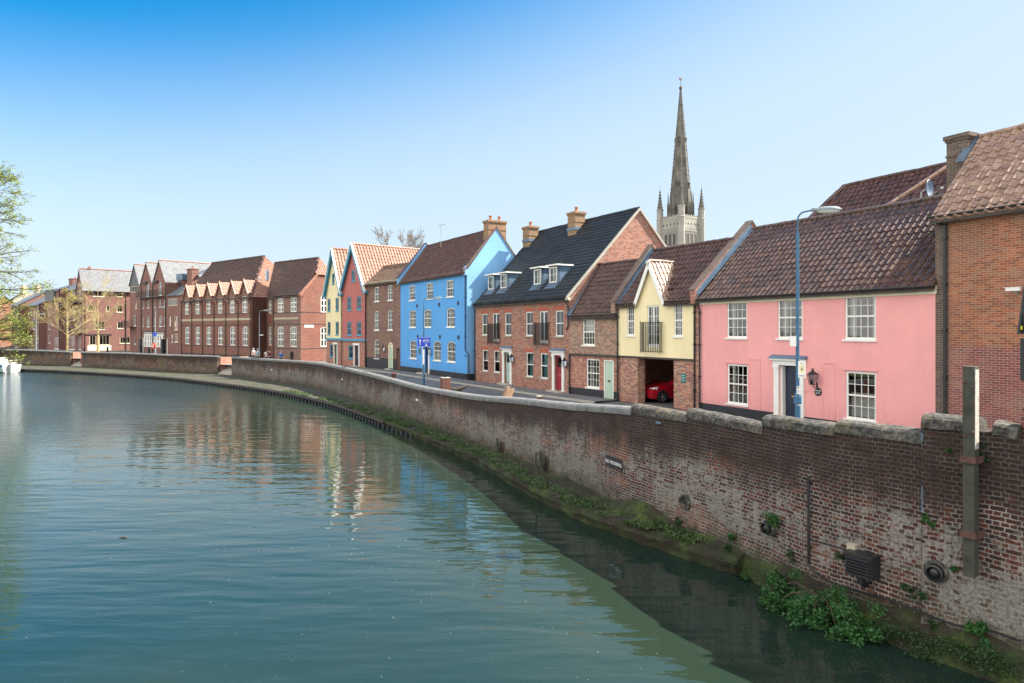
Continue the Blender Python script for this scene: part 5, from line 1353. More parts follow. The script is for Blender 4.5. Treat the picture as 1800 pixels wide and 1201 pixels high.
    mb.poly([(x1,0,hh),(x2,0,hh),(x2,yr2-1.2,rz2-hb),(x2-1.3,yr2,rz2-.05),(x1,yr2,rz2-.05)], 2); mb.poly([(x2,yr2-1.2,rz2-hb),(x2,yr2+1.2,rz2-hb),(x2-1.3,yr2,rz2-.05)], 2); mb.poly([(x0,yr2,rz2),(x2-1.3,yr2,rz2),(x2,yr2+1.2,rz2-hb),(x2,D2,hh),(x0,D2,hh)], 0)
    mb.poly([(x0,.15,0),(x0,D2,0),(x0,D2,hh),(x0,.15,hh)], 3); mb.poly([(x0,D2,0),(x0,D2,hh),(x2,D2,hh),(x2,D2,0)], 3)
    ro = mb.build('wing_roof', ['pt_school','pt_light','timber_dark','brick_school'], p)
    m = MB(); ridge_caps(m, (x0,yr2,rz2+.05), (x2-1.4,yr2,rz2+.05), .13); m.build('ridge_tiles', 'pt_school', ro)
    m = MB()
    for (a1, b1) in (((x2+.06,-.2,hh-.1),(x2+.06,yr2-1.15,rz2-hb)), ((x2+.06,D2,hh-.1),(x2+.06,yr2+1.15,rz2-hb))): m.beam(a1, b1, .3, .25, up=(1,0,0))
    m.build('verge_coping', 'pt_light', ro)
    gutter(p, x1, x2-.3, hh-.02, -.16); downpipe(p, x1+.1, .1, hh, y=-.08, r=.05); m = MB(); m.box(x2+.005,x2+.03,.5,1.8,4.2,4.5); s = m.build('name_board', 'sign_white', p)
school()
# ---------------------------------------------------------------- modern flats
def flats3():
    p, L_ = plot('gabled_flats', (-68.3,122.0), (-51.6,107.0), 'modern red brick flats with three steep slate gables and white garage-style screens')
    h, D = 11.7, 17.0; gs = [(2.4,2.5,15.4),(7.9,2.75,15.4),(13.4,2.75,15.4)]
    L1 = 16.1
    wins = [W_(2.4,10.55,3.9,1.05,5,1,kind='casement',sill=None,fm='cream_paint'), W_(8.3,9.5,1.25,2.35,2,3,.4,kind='french',sill=None,name='balcony_door'), W_(13.56,9.5,1.3,2.35,2,3,.4,kind='french',sill=None,name='balcony_door'),
            W_(3.0,7.63,.75,1.2,2,2,fm='cream_paint',kind='casement'), W_(8.55,7.63,.75,1.2,2,2,kind='casement'), W_(13.48,7.65,.75,1.2,2,2,kind='casement'), W_(6.2,7.63,.4,1.2,1,2,kind='casement'), W_(11.3,7.63,.4,1.2,1,2,kind='casement'), W_(15.3,7.63,.4,1.2,1,2,kind='casement'),
            W_(2.4,4.5,1.2,2.0,2,2,kind='french',sill=None,name='balcony_door'), W_(8.49,4.41,1.15,1.75,2,3,.2), W_(13.74,4.45,1.15,1.75,2,3,.2), W_(6.3,4.5,.4,1.4,1,2,kind='casement'), W_(11.2,4.5,.4,1.4,1,2,kind='casement'), W_(15.3,4.5,.4,1.4,1,2,kind='casement'), W_(2.6,1.4,.8,1.2,1,2,kind='casement')]
    ol = [(0,0),(L1,0),(L1,h)]
    for u, w, a in reversed(gs): ol += [(u+w-.05,h),(u,a),(u-w+.05,h)]
    ol += [(0,h)]
    scr = rect(10.7,1.0,8.6,2.5)
    front(p, ol, wins, 'brick_flats', holes=[scr], extra=lambda mb: (mb.poly([(L1,0,0),(L1,D,0),(L1,D,h),(L1,0,h)]), mb.poly([(0,0,0),(0,0,h),(0,D,h),(0,D,0)]), mb.poly([(0,D,0),(0,D,h),(L1,D,h),(L1,D,0)])))
    m = MB(); m.poly([(0.02,-.02,h-.05),(4.85,-.02,h-.05),(2.4,-.02,15.35)]); m.build('slate_hung_gable', 'grey_slate_hang', p)
    m = MB(); u0, u1, z0, z1 = 6.4, 15.0, 1.0, 3.5
    m.box(u0,u1,.08,.12,z0,z1,0)
    for k in range(17):
        x = u0+(u1-u0)*k/16; m.box(x-.05,x+.05,.04,.08,z0,z1,0)
    sc_ = m.build('white_screen', 'white_paint', p)
    m = MB()
    for k in range(16):
        x = u0+(u1-u0)*(k+.5)/16; m.box(x-.14,x+.14,.06,.079,3.15,3.38)
        if k % 2: m.box(x-.12,x+.12,.06,.079,2.1,2.95); m.box(x-.12,x+.12,.06,.079,1.2,1.9)
    m.build('screen_panes', 'glass_dark', sc_)
    strip(p, 'lintel_band', 'black_paint', 6.1, 15.3, -.05, -.002, 3.52, 3.68)
    for u in (5.5,10.6,16.0): downpipe(p, u, .1, h, y=-.1, r=.07)
    bars(p, 8.3, 9.4, 5.2, 1.1, 1.0, 26, floor=True); bars(p, 13.4, 9.4, 4.2, 1.1, 1.0, 22, floor=True); bars(p, 1.2, 4.4, 3.4, 1.1, 1.1, 18, floor=True)
    for u in (6.0,15.4): 
        m = MB(); m.box(u-.3,u+.3,-.5,-.002,0,2.4); m.build('bin_store', 'black_paint', p)
    for s, u in enumerate((5.2,6.3,15.2,16.6)): strip(p, 'white_post', 'white_paint', u, u+.12, -.12, -.004, 0, 2.5)
    for u in (7.4,11.9): m = MB(); m.box(u-.9,u+.9,-.3,.0,h+.05,h+.4); m.build('roof_hood', 'black_paint', p)
    mb = MB()
    for u, w, a in gs:
        for s in (-1,1):
            P = [(u+s*w,-.2,h-.05),(u+s*w,D,h-.05),(u,D,a+.05),(u,-.2,a+.05)]; mb.poly(P if s > 0 else P[::-1])
    ro = mb.build('roof', 'slate', p)
    for u, w, a in gs: m = MB(); ridge_caps(m, (u,-.2,a+.08), (u,D,a+.08), .12, 0, .8); m.build('ridge_tiles', 'pt_light', ro)
    # lower right bay with a lean-to slate roof and chimney
    w2 = [W_(18.6,7.8,3.6,1.1,5,1,kind='casement',sill=None,fm='cream_paint'), W_(19.9,3.9,1.25,2.2,2,2,kind='casement',fm='cream_paint'), W_(20.0,1.95,1.25,1.3,3,1,kind='casement',fm='cream_paint'), W_(17.6,4.6,.45,1.5,1,2,kind='casement'), W_(18.4,1.9,.45,1.3,1,2,kind='casement')]
    front(p, [(L1+.02,0),(L_,0),(L_,9.4),(L1+.02,9.4)], w2, 'brick_flats', name='bay_wall', extra=lambda mb: (mb.poly([(L_,0,0),(L_,D,0),(L_,D,9.4),(L_,0,9.4)]), mb.poly([(L1+.02,2.4,9.4),(L_-1,2.4,9.4),(L_-1,2.4,12.6),(L1+.02,2.4,12.6)])))
    m = MB(); m.poly([(L1,-.25,9.35),(L_+.1,-.25,9.35),(L_+.1,2.4,11.3),(L1,2.4,11.3)]); m.poly([(L1,2.3,12.6),(L_,2.3,12.6),(L_,9,15.2),(L1,9,15.2)]); m.build('bay_roof', 'slate_dark', p)
    chimney(p, 20.9, 2.2, 8.9, 13.7, 1.8, 1.1, 'brick_flats', (0,)); m = MB(); m.box(17.0,19.4,1.2,2.5,12.0,13.0); m.build('roof_light', 'lead', p)
flats3()
def flats2():
    p, L_ = plot('corner_flats', (-77.9,124.0), (-72.3,129.2), 'sunlit four-storey brick flats with a slate roof behind the bare trees', )
    h, D, yr, rz = 11.4, 5.4, 2.7, 15.2
    L2 = L_+2
    wins = [W_(2.5,10.05,1.9,1.15,4,1), W_(5.9,10.1,1.0,1.15,2,1), W_(1.2,7.25,.95,1.15,2,1), W_(3.97,7.3,.5,1.1,1,1), W_(5.92,7.2,.95,1.2,2,1), W_(2.64,3.95,1.6,1.5,3,2), W_(6.0,4.15,.95,1.27,2,1), W_(6.8,1.35,1.7,1.15,4,1), W_(1.5,1.1,1.0,1.75,2,1), W_(3.4,1.1,1.7,1.75,3,1)]
    for w in wins: w.kind = 'casement'; w.fm = 'cream_paint'; w.sill = 'cream_paint'
    front(p, [(0,0),(L2,0),(L2,h),(0,h)], wins, 'brick_flats', extra=lambda mb: (mb.poly([(L2,0,0),(L2,D,0),(L2,D,h),(L2,yr,rz),(L2,0,h)]), mb.poly([(0,D,0),(0,D,h),(L2,D,h),(L2,D,0)])))
    strip(p, 'shop_panel', 'cream_paint', .7, 4.5, -.03, -.002, .1, 1.05); strip(p, 'shop_panel', 'black_paint', .5, 4.6, -.1, -.002, 2.95, 3.1)
    mb = MB(); sl_ = (rz-h)/yr
    mb.poly([(-.2,-.3,h-.3*sl_),(L2,-.3,h-.3*sl_),(L2,yr,rz),(-.2,yr,rz)]); mb.poly([(-.2,yr,rz),(L2,yr,rz),(L2,D+.3,h-.3*sl_),(-.2,D+.3,h-.3*sl_)]); mb.poly([(-.2,-.3,h-.1-.3*sl_),(-.2,yr,rz-.1),(L2,yr,rz-.1),(L2,-.3,h-.1-.3*sl_)])
    ro = mb.build('roof', 'slate', p); m = MB(); ridge_caps(m, (-.2,yr,rz+.03), (L2,yr,rz+.03), .12, 0, .8); m.box(1.3,1.7,yr-.2,yr+.2,rz,rz+.5); m.build('ridge_tiles', 'pt_light', ro)
    strip(p, 'gutter', 'black_metal', -.2, L2, -.4, -.28, h-.5, h-.38)
    for u in (.3, 6.95): downpipe(p, u, .1, h-.3, y=-.08, r=.06)
    # gable end towards the river, own turned frame
    gf = MB(); gw = [W_(2.6,9.0,1.3,2.5,2,3,.5,kind='french',sill=None,name='balcony_door'), W_(2.6,3.4,1.3,2.2,2,3,.5,kind='french',sill=None,name='balcony_door'), W_(2.6,.2,2.0,2.4,2,2,kind='french',sill=None,name='balcony_door'), W_(2.6,6.6,.8,1.3,2,2)]
    hs = [arch(w.u,w.z,w.w,w.h,w.rise) for w in gw]
    gf.panel([(0,0),(D,0),(D,h),(yr,rz),(0,h)], hs, (0,0,0), X, Z)
    for q in hs: gf.reveal(q, Vector((0,0,0)), X, Z, Y_*.15)
    go = gf.build('gable_wall', 'brick_flats', p, loc=(0,D,0)); go.rotation_euler = (0,0,R(-90))
    for w in gw: window(go, Vector((0,0,0)), w)
    for z in (8.9,3.3): bars(go, 1.2, z, 6.5, 1.1, 1.2, 28, floor=True)
flats2()
def flats1():
    p, L_ = plot('stepped_flats', (-109.0,152.3), (-82.3,128.0), 'stepped row of dark brick flats with balconies left of the sunlit block')
    blocks = [(.1,7.5,-2.2,9.4,12.6,[(2.2,7.0),(5.2,7.0)]), (7.5,18.2,-1.0,9.2,12.2,[(11,7.0),(15,7.0)]), (18.2,28,0,11.9,13.2,[(21,7.2),(25,4.4)]), (28,36.2,.8,11.7,14.5,[(31,7.2)])]
    for k, (a, b, y, hh, rz, ws) in enumerate(blocks):
        wins = []
        if k == 0: wins = [W_(2.0,6.9,1.5,1.9,2,1,kind='casement'), W_(4.8,6.9,1.5,1.9,2,1,kind='casement'), W_(4.4,3.9,1.9,2.2,2,1,kind='french',sill=None), W_(3.8,.1,3.6,2.6,4,1,kind='casement')]
        if k == 1: wins = [W_(13,3.9,1.8,2.2,2,1,kind='french',sill=None), W_(11.5,7.0,1.3,1.5,2,1,kind='casement'), W_(15.5,7.0,1.3,1.5,2,1,kind='casement'), W_(11.5,1.2,1.3,1.5,2,1,kind='casement'), W_(15.5,1.2,1.3,1.5,2,1,kind='casement')]
        if k == 2: wins = [W_(20.3,10.2,1.6,1.5,2,1,kind='casement'), W_(23.5,10.2,1.6,1.5,2,1,kind='casement'), W_(20.5,6.8,1.3,1.6,2,1,kind='casement'), W_(20.5,4.0,1.3,1.6,2,1,kind='casement'), W_(20.5,1.2,1.3,1.6,2,1,kind='casement'), W_(25.5,.1,3.0,2.3,3,1,kind='casement')]
        if k == 3: wins = [W_(33.5,8.9,1.5,2.3,2,1,kind='french',sill=None), W_(33.5,5.6,1.5,2.1,2,1,kind='french',sill=None), W_(30.3,5.6,1.2,1.6,2,1,kind='casement'), W_(32.5,.1,3.6,2.5,4,1,kind='casement')]
        for w in wins: w.cur = None
        D = 9 if k < 2 else 8
        ex = (lambda a, b, y, hh, rz, D: (lambda mb: (mb.poly([(b,y,0),(b,D,0),(b,D,hh),(b,(y+D)/2,rz),(b,y,hh)]), mb.poly([(a,y,0),(a,y,hh),(a,(y+D)/2,rz),(a,D,hh),(a,D,0)]))))(a, b, y, hh, rz, D)
        front(p, [(a,0),(b,0),(b,hh),(a,hh)], wins, 'brick_flats', y=y, extra=ex)
        mb = MB(); m_ = (y+D)/2; mb.poly([(a-.2,y-.35,hh-.15),(b+.25,y-.35,hh-.15),(b+.25,m_,rz+.05),(a-.2,m_,rz+.05)]); mb.poly([(a-.2,m_,rz+.05),(b+.25,m_,rz+.05),(b+.25,D+.3,hh-.1),(a-.2,D+.3,hh-.1)])
        mb.poly([(a-.2,y-.35,hh-.35),(a-.2,y-.35,hh-.15),(b+.25,y-.35,hh-.15),(b+.25,y-.35,hh-.35)][::-1]); mb.build('roof', 'slate_dark', p)
        downpipe(p, b-.3, .1, hh-.3, y=y-.1, r=.08)
    bars(p, 6.2, 3.75, 13.5, 1.15, 3.3, 44, floor=True, y=-.1)
    bars(p, 32.5, 8.8, 8.5, 1.15, 1.2, 30, floor=True, y=.8); bars(p, 33.5, 5.5, 4.5, 1.15, 1.2, 18, floor=True, y=.8)
    chimney(p, 24, 3.6, 11.5, 14.3, 2.4, 1.6, 'brick_flats', (0,))
    m = MB(); m.box(18.6,24.8,-.35,.2,9.7,12.05); m.build('dormer_box', 'grey_slate_hang', p)
flats1()
# far low buildings at the left edge
def far_left():
    e = empty('white_gabled_house', (-127,172,ST), R(-38), 'pale blue-white rendered gable end beyond the stepped flats', 'house')
    m = MB(); m.box(0,5,0,8,0,6.5); m.build('wall', 'far_render', e)
    m = MB(); m.hexa([(-.3,-.3,6.5),(5.3,-.3,6.5),(5.3,8.3,6.5),(-.3,8.3,6.5)], [(-.3,3.9,9.5),(5.3,3.9,9.5),(5.3,4.1,9.5),(-.3,4.1,9.5)]); m.build('roof', 'slate_dark', e)
    e = empty('brick_row_house', (-127,160,ST), R(-38), 'orange brick house half hidden by the leafing tree at the left edge', 'house')
    h = 8.2
    wins = [W_(1.8,4.6,1.0,1.6,2,2), W_(5.0,4.6,1.0,1.6,2,2), W_(8.2,4.6,1.0,1.6,2,2), W_(1.8,1.2,1.0,1.6,2,2), W_(5.0,1.2,1.0,1.6,2,2), W_(8.2,1.2,1.0,1.6,2,2)]
    front(e, [(0,0),(10,0),(10,h),(0,h)], wins, 'brick_warehouse', extra=lambda mb: shell(mb, 10, 8, h, 11.6, 4))
    m = MB(); m.poly([(-.2,-.3,h-.2),(10.2,-.3,h-.2),(10.2,4,11.65),(-.2,4,11.65)]); m.poly([(-.2,4,11.65),(10.2,4,11.65),(10.2,8.3,h-.2),(-.2,8.3,h-.2)]); m.build('roof', 'pt_brown', e)
    chimney(e, .8, 3.8, 9.5, 13.5, 1.4, 1.0, 'brick_warehouse', (0,))
    e = empty('barn_roofed_house', (-154,205,ST), R(-20), 'distant house with a broad pale roof and white chimneys under the hill', 'house')
    m = MB(); m.box(0,22,0,9,0,9); m.build('wall', 'far_wall', e)
    m = MB(); m.poly([(-.5,-.5,9),(22.5,-.5,9),(20.5,4.5,15),(1.5,4.5,15)]); m.poly([(1.5,4.5,15),(20.5,4.5,15),(22.5,9.5,9),(-.5,9.5,9)]); m.poly([(22.5,-.5,9),(22.5,9.5,9),(20.5,4.5,15)]); m.poly([(-.5,9.5,9),(-.5,-.5,9),(1.5,4.5,15)]); m.build('roof', 'far_wall', e)
    for x in (4,10): chimney(e, x, 4.5, 14, 17.5, 1.6, 1.2, 'far_wall', ())
far_left()
aerial(-103.0, 150.5, ST+13, 3.4, 'tall thin television aerial above the stepped flats at far left', R(-30), 4, 1.8)
# wooded rise on the skyline
mb = MB(); n = 60
for k in range(n):
    x0, x1 = -620+k*14, -620+(k+1)*14
    def hh(x): return 12+13*math.exp(-((x+330)/130)**2)+2.0*noise.noise(Vector((x*.03,0,0)))+1.5*noise.noise(Vector((x*.12,3,0)))
    mb.poly([(x0,430,0),(x1,430,0),(x1,470,hh(x1)),(x0,470,hh(x0))]); mb.poly([(x0,470,hh(x0)),(x1,470,hh(x1)),(x1,620,hh(x1)*1.05),(x0,620,hh(x0)*1.05)])
struct(mb.build('far_hill', 'hill_green'))
# ---------------------------------------------------------------- cathedral tower and spire
def cathedral():
    cx, cy = 74.4, 300.0; S = 12.9
    e = empty('cathedral_tower', (cx, cy, ST), R(33), 'pale stone cathedral tower with a tall dark spire and four corner pinnacles', 'cathedral')
    B = 53.4; T = 54
    mb = MB(); mb.box(0, S, 0, S, 0, B)
    mb.build('tower_wall', 'cath_stone', e)
    def face(name, loc, rz):
        f = MB()
        # blind arcades, roundels and bands in relief
        for z in (33.0, 40.4, 47.7): f.box(.8, S-.8, -.25, -.002, z, z+.35)
        for k in range(9): x = 1.4+k*(S-2.8)/8; f.box(x-.16, x+.16, -.22, -.002, 33.4, 47.7)
        for k in range(8):
            x = 1.4+(k+.5)*(S-2.8)/8
            f.panel(arch(x,34.0,1.02,5.0,.5), [arch(x,34.0,.72,4.6,.36)], (0,-.12,0), X, Z)
            for zz in (48.75,): 
                c = [(x+.58*math.cos(t*math.pi/6), zz+.58*math.sin(t*math.pi/6)) for t in range(12)]; d = [(x+.36*math.cos(t*math.pi/6), zz+.36*math.sin(t*math.pi/6)) for t in range(12)]
                f.panel(c, [d], (0,-.13,0), X, Z)
        o = f.build(name, 'cath_stone', e, loc=loc); o.rotation_euler = (0,0,rz)
        for k in range(3):
            g = MB(); x = 1.4+(k*2+2)*(S-2.8)/8; g.panel(arch(x,41.4,1.05,5.4,.52), [], (0,-.30,0), X, Z); g.panel(arch(x,41.0,1.6,6.3,.8), [arch(x,41.4,1.05,5.4,.52)], (0,-.33,0), X, Z, 1); g.build('belfry_opening', ['room_dark', 'cath_stone'], o)
        g = MB()
        for k in range(5):
            x = 2.2+k*(S-4.4)/4; c = [(x+.42*math.cos(t*math.pi/5), 51.0+.42*math.sin(t*math.pi/5)) for t in range(10)]; g.panel(c, [], (0,-.03,0), X, Z)
        gg = g.build('sound_holes', ['room_dark', 'cath_stone'], o)
        c = MB(); 
        c.box(.5, S-.5, -.1, .45, B-.002, B+.9)
        for k in range(9): x = 1.0+k*(S-2)/8; c.box(x-.4, x+.4, -.1, .45, B+.9, B+1.6)
        c.build('battlement', 'cath_stone', o)
    face('tower_face', (0,0,0), 0); face('tower_face', (0,S,0), R(-90)); face('tower_face', (S,0,0), R(90)); face('tower_face', (S,S,0), R(180))
    for (x, y) in ((0,0),(S,0),(0,S),(S,S)):
        m = MB(); m.lathe((x,y,0), [(1.55,0),(1.55,40),(1.5,40.1),(1.5,B+.2),(1.7,B+.3),(1.45,B+.6),(1.4,B+4.6),(1.65,B+4.8),(1.65,B+5.2),(0,B+5.2)], 8)
        t = m.build('corner_turret', 'cath_stone', e)
        m = MB(); m.lathe((x,y,B+5.2), [(1.25,0),(.62,4.0),(.12,9.0),(0,9.4)], 8); m.tube([(x,y,B+14.3),(x,y,B+16)], .06, 5)
        for k in range(6): 
            for q in range(8): 
                z = 1+k*1.35; r = 1.25*(1-z/9.6)+.12; a = q*math.pi/4; m.box(x+r*math.cos(a)-.1, x+r*math.cos(a)+.1, y+r*math.sin(a)-.1, y+r*math.sin(a)+.1, B+5.2+z, B+5.4+z)
        m.build('pinnacle', 'spire_stone', t)
    c = S/2; m = MB()
    r0 = 4.7; z0 = B-.5; z1 = 112.3
    m.lathe((c,c,0), [(5.0,z0),(4.8,z0+5.5),(4.25,z0+13),(.32,z1),(.0,z1+.3)], 8)
    for q in range(8):
        a = q*math.pi/4; 
        k = 0; z = z0+13
        while z < z1-1: 
            r = 4.25*(z1-z)/(z1-z0-13)+.2; m.box(c+r*math.cos(a)-.18, c+r*math.cos(a)+.18, c+r*math.sin(a)-.18, c+r*math.sin(a)+.18, z, z+.38); z += 1.9
        # rib along each angle
        m.tube([(c+5.0*math.cos(a), c+5.0*math.sin(a), z0), (c+4.3*math.cos(a), c+4.3*math.sin(a), z0+13), (c+.32*math.cos(a), c+.32*math.sin(a), z1)], [.22,.2,.1], 5)
    sp = m.build('spire', 'spire_stone', e)
    m = MB()
    for q in range(8):
        a = q*math.pi/4+math.pi/8
        for (rr, zt, w) in ((5.6, 14.5, .8),):
            x, y = c+rr*math.cos(a-.22), c+rr*math.sin(a-.22); m.lathe((x,y,z0), [(w,0),(w*.85,8.0),(w*.5,8.5),(w*.4,10.5),(.1,zt-1.5)], 4)
            x, y = c+rr*math.cos(a+.22), c+rr*math.sin(a+.22); m.lathe((x,y,z0), [(w*.8,0),(w*.7,6.0),(w*.4,6.5),(w*.3,8),(.1,zt-4.5)], 4)
    m.build('flying_buttress', 'spire_stone', sp)
    m = MB()
    for q in range(4):
        a = q*math.pi/2+math.pi/8; t = Vector((-math.sin(a), math.cos(a), 0)); n = Vector((math.cos(a), math.sin(a), 0))
        for (zz, r, s) in ((z0+15.0, 3.95, 1.0), (z0+36, 1.95+.55, .6), (z0+14.9,3.95,1.0)):
            b = Vector((c,c,zz))+n*(r-.1); w = .85*s
            m.hexa([b-t*w-n*.5, b+t*w-n*.5, b+t*w+n*.35, b-t*w+n*.35], [b-t*w-n*1+Vector((0,0,2.2*s)), b+t*w-n*1+Vector((0,0,2.2*s)), b+t*w+n*.3+Vector((0,0,2.2*s)), b-t*w+n*.3+Vector((0,0,2.2*s))])
            m.poly([b+t*w+n*.3+Vector((0,0,2.2*s)), b+n*.2+Vector((0,0,4.2*s)), b-t*w+n*.3+Vector((0,0,2.2*s))])
    m.build('spire_light', 'spire_stone', sp)
    m = MB()
    for q in range(4):
        a = q*math.pi/2+math.pi/8; t = Vector((-math.sin(a), math.cos(a), 0)); n = Vector((math.cos(a), math.sin(a), 0))
        for (zz, r, s) in ((z0+15.0, 3.95, 1.0), (z0+36, 2.5, .6)):
            for w in (-.4,.4):
                b = Vector((c,c,zz+.3))+n*(r+.28)+t*w*s; m.obox(b+Vector((0,0,1*s)), t*.24*s, n*.02, (0,0,1.0*s))
    m.build('spire_openings', 'room_dark', sp)
    m = MB(); m.lathe((c,c,z1), [(.3,0),(.7,.7),(.75,1.3),(.3,1.8),(.15,2)], 8); m.tube([(c,c,z1+1.8),(c,c,z1+4.6)], .09, 6)
    m.hexa([(c-.9,c-.05,z1+4.5),(c+.7,c-.05,z1+4.5),(c+.7,c+.05,z1+4.5),(c-.9,c+.05,z1+4.5)], [(c-1.1,c-.05,z1+5.6),(c+.45,c-.05,z1+5.1),(c+.45,c+.05,z1+5.1),(c-1.1,c+.05,z1+5.6)]); m.box(c+.3,c+.7,c-.05,c+.05,z1+5.0,z1+5.9); m.build('weathercock', 'rust', sp)
cathedral()
# ---------------------------------------------------------------- street furniture
def px_at(px, Zd, z):   # metres to the right of the axis at distance Zd for a bearing measured on site
    return ((px-900)/1200*Zd, Zd, z)
def street_lamp(x, y, H, arm, az, m, label, thick=.075, sleeve=1.35, low=None, head=.62, z0=ST):
    e = empty('street_lamp', (x, y, z0), az, label, 'street lamp')
    mb = MB(); mb.tube([(0,0,0),(0,0,sleeve),(0,0,sleeve+.12)], [thick*1.5,thick*1.5,thick*1.0], 10); mb.tube([(0,0,sleeve+.1),(0,0,H-.55)], [thick,thick*.85], 10); mb.build('pole', m, e)
    mb = MB(); pts = [(0,0,H-.6),(0,0,H-.25)]
    for k in range(6):
        t = math.pi/2*k/5; pts.append((.22-.22*math.cos(t), 0, H-.22+.22*math.sin(t)))
    pts.append((arm-.1, 0, H+.03)); mb.tube(pts, thick*.42, 8); mb.build('arm', m, e)
    mb = MB()
    for k in range(2): pass
    n = 12; prof = []
    hl = head/2
    # flattened canopy, long axis along the arm
    i0 = len(mb.v); ringz = [(0,.10),(.45,.095),(.8,.06),(1,.0),(.93,-.035)]
    for (rr, zz) in ringz:
        for q in range(n):
            t = 2*math.pi*q/n; mb.v.append((arm+hl*.7+rr*hl*math.cos(t), rr*hl*.34*math.sin(t), H+.03+zz*.8))
    for k in range(len(ringz)-1):
        for q in range(n):
            j = (q+1) % n; mb.f.append([i0+k*n+q, i0+k*n+j, i0+(k+1)*n+j, i0+(k+1)*n+q]); mb.m.append(0)
    mb.box(arm-.16, arm+.1, -.045, .045, H-.01, H+.07); mb.build('lamp_head', 'lamp_grey', e, True)
    mb = MB(); i0 = len(mb.v); ringz = [(.93,-.03),(.8,-.085),(.4,-.12),(0,-.125)]
    for (rr, zz) in ringz:
        for q in range(n):
            t = 2*math.pi*q/n; mb.v.append((arm+hl*.7+rr*hl*math.cos(t), rr*hl*.34*math.sin(t), H+.03+zz*.8))
    for k in range(len(ringz)-1):
        for q in range(n):
            j = (q+1) % n; mb.f.append([i0+k*n+q, i0+k*n+j, i0+(k+1)*n+j, i0+(k+1)*n+q]); mb.m.append(0)
    mb.build('lamp_glass', 'lamp_glass', e, True)
    return e
# near lamp in front of the pink house
e = street_lamp(px_at(1402,17.5,0)[0], 17.5, 6.93, .50, R(-12), 'lamp_blue', 'tall blue street lamp with stickers standing before the pink house', .048, 1.95, head=.66)
mb = MB(); mb.box(-.20,-.05,-.10,-.045,3.48,3.74); mb.build('control_box', 'sign_white', e)
mb = MB(); mb.lathe((0,0,2.0), [(.09,0),(.10,.02),(.10,.18),(.055,.3)], 10); mb.build('collar', 'lamp_blue', e)
s = MB(); s.box(.0,.18,-.075,-.066,2.68,3.10); sg = s.build('notice_sign', 'sign_white', e); sg['label'] = 'white notice with a yellow emblem strapped to the pole'
s = MB(); s.panel([(.09+.055*math.cos(t*math.pi/10), 2.92+.10*math.sin(t*math.pi/10)) for t in range(20)], [[(.09+.038*math.cos(t*math.pi/10), 2.92+.075*math.sin(t*math.pi/10)) for t in range(20)]], (0,-.0775,0), X, Z); s.build('yellow_ring', 'sign_yellow', sg)
s = MB(); s.panel([(.09+.022*math.cos(t*math.pi/6), 2.895+.022*math.sin(t*math.pi/6)) for t in range(12)], [], (0,-.078,0), X, Z); s.box(.082,.098,-.078,-.0775,2.90,2.95); s.box(.02,.16,-.078,-.0775,2.72,2.735); s.box(.05,.13,-.078,-.0775,3.045,3.055); s.build('emblem', 'ink', sg)
s = MB(); s.box(-.03,.045,-.066,-.058,2.08,2.46); st = s.build('number_strip', 'sign_white', e)
for k, t in enumerate('8590'): text_mesh(t, .085, st, 'lettering', 'ink', (.008,-.0675,2.42-.095*k), (R(90),0,0))
s = MB(); s.box(-.03,.05,-.063,-.055,1.95,2.03); s.build('sticker', 'sign_white', e)
# lamp before the blue house
e = street_lamp(px_at(745,48,0)[0], 48, 6.1, .85, R(-14), 'lamp_blue', 'blue street lamp with a cycle sign in front of the blue house', .062, 1.35, head=.62)
s = MB(); s.box(-.42,.52,-.10,-.085,2.70,3.40,0); sg = s.build('cycle_sign', 'sign_blue', e); sg['label'] = 'blue sign with white arrow and bicycle'
s = MB(); 
def arrow(m, x, z, h, up=1):
    m.poly([(x-.025,-.106,z-h/2*up),(x+.025,-.106,z-h/2*up),(x+.025,-.106,z+h*.15*up),(x-.025,-.106,z+h*.15*up)][::up]); m.poly([(x-.09,-.106,z+h*.12*up),(x+.09,-.106,z+h*.12*up),(x,-.106,z+h/2*up)][::up])
arrow(s, -.24, 3.05, .44, 1); arrow(s, .22, 2.86, .22, -1)
for cx in (.08,.36): s.panel([(cx+.095*math.cos(t*math.pi/8), 3.12+.095*math.sin(t*math.pi/8)) for t in range(16)], [[(cx+.07*math.cos(t*math.pi/8), 3.12+.07*math.sin(t*math.pi/8)) for t in range(16)]], (0,-.106,0), X, Z)
for a, b in (((.08,3.12),(.18,3.25)),((.18,3.25),(.32,3.25)),((.32,3.25),(.36,3.12)),((.18,3.25),(.22,3.12)),((.22,3.12),(.32,3.25)),((.08,3.12),(.22,3.12)),((.30,3.3),(.34,3.25))): s.beam((a[0],-.104,a[1]), (b[0],-.104,b[1]), .006, .018, up=(0,1,0))
for a in ((-.40,.50,3.36,3.375),(-.40,.50,2.725,2.74),): s.box(a[0],a[1],-.106,-.1005,a[2],a[3])
s.build('sign_marks', 'sign_white', sg)
s = MB(); s.box(-.07,.06,-.08,-.066,1.5,2.5); s.build('sticker', 'sign_white', e)
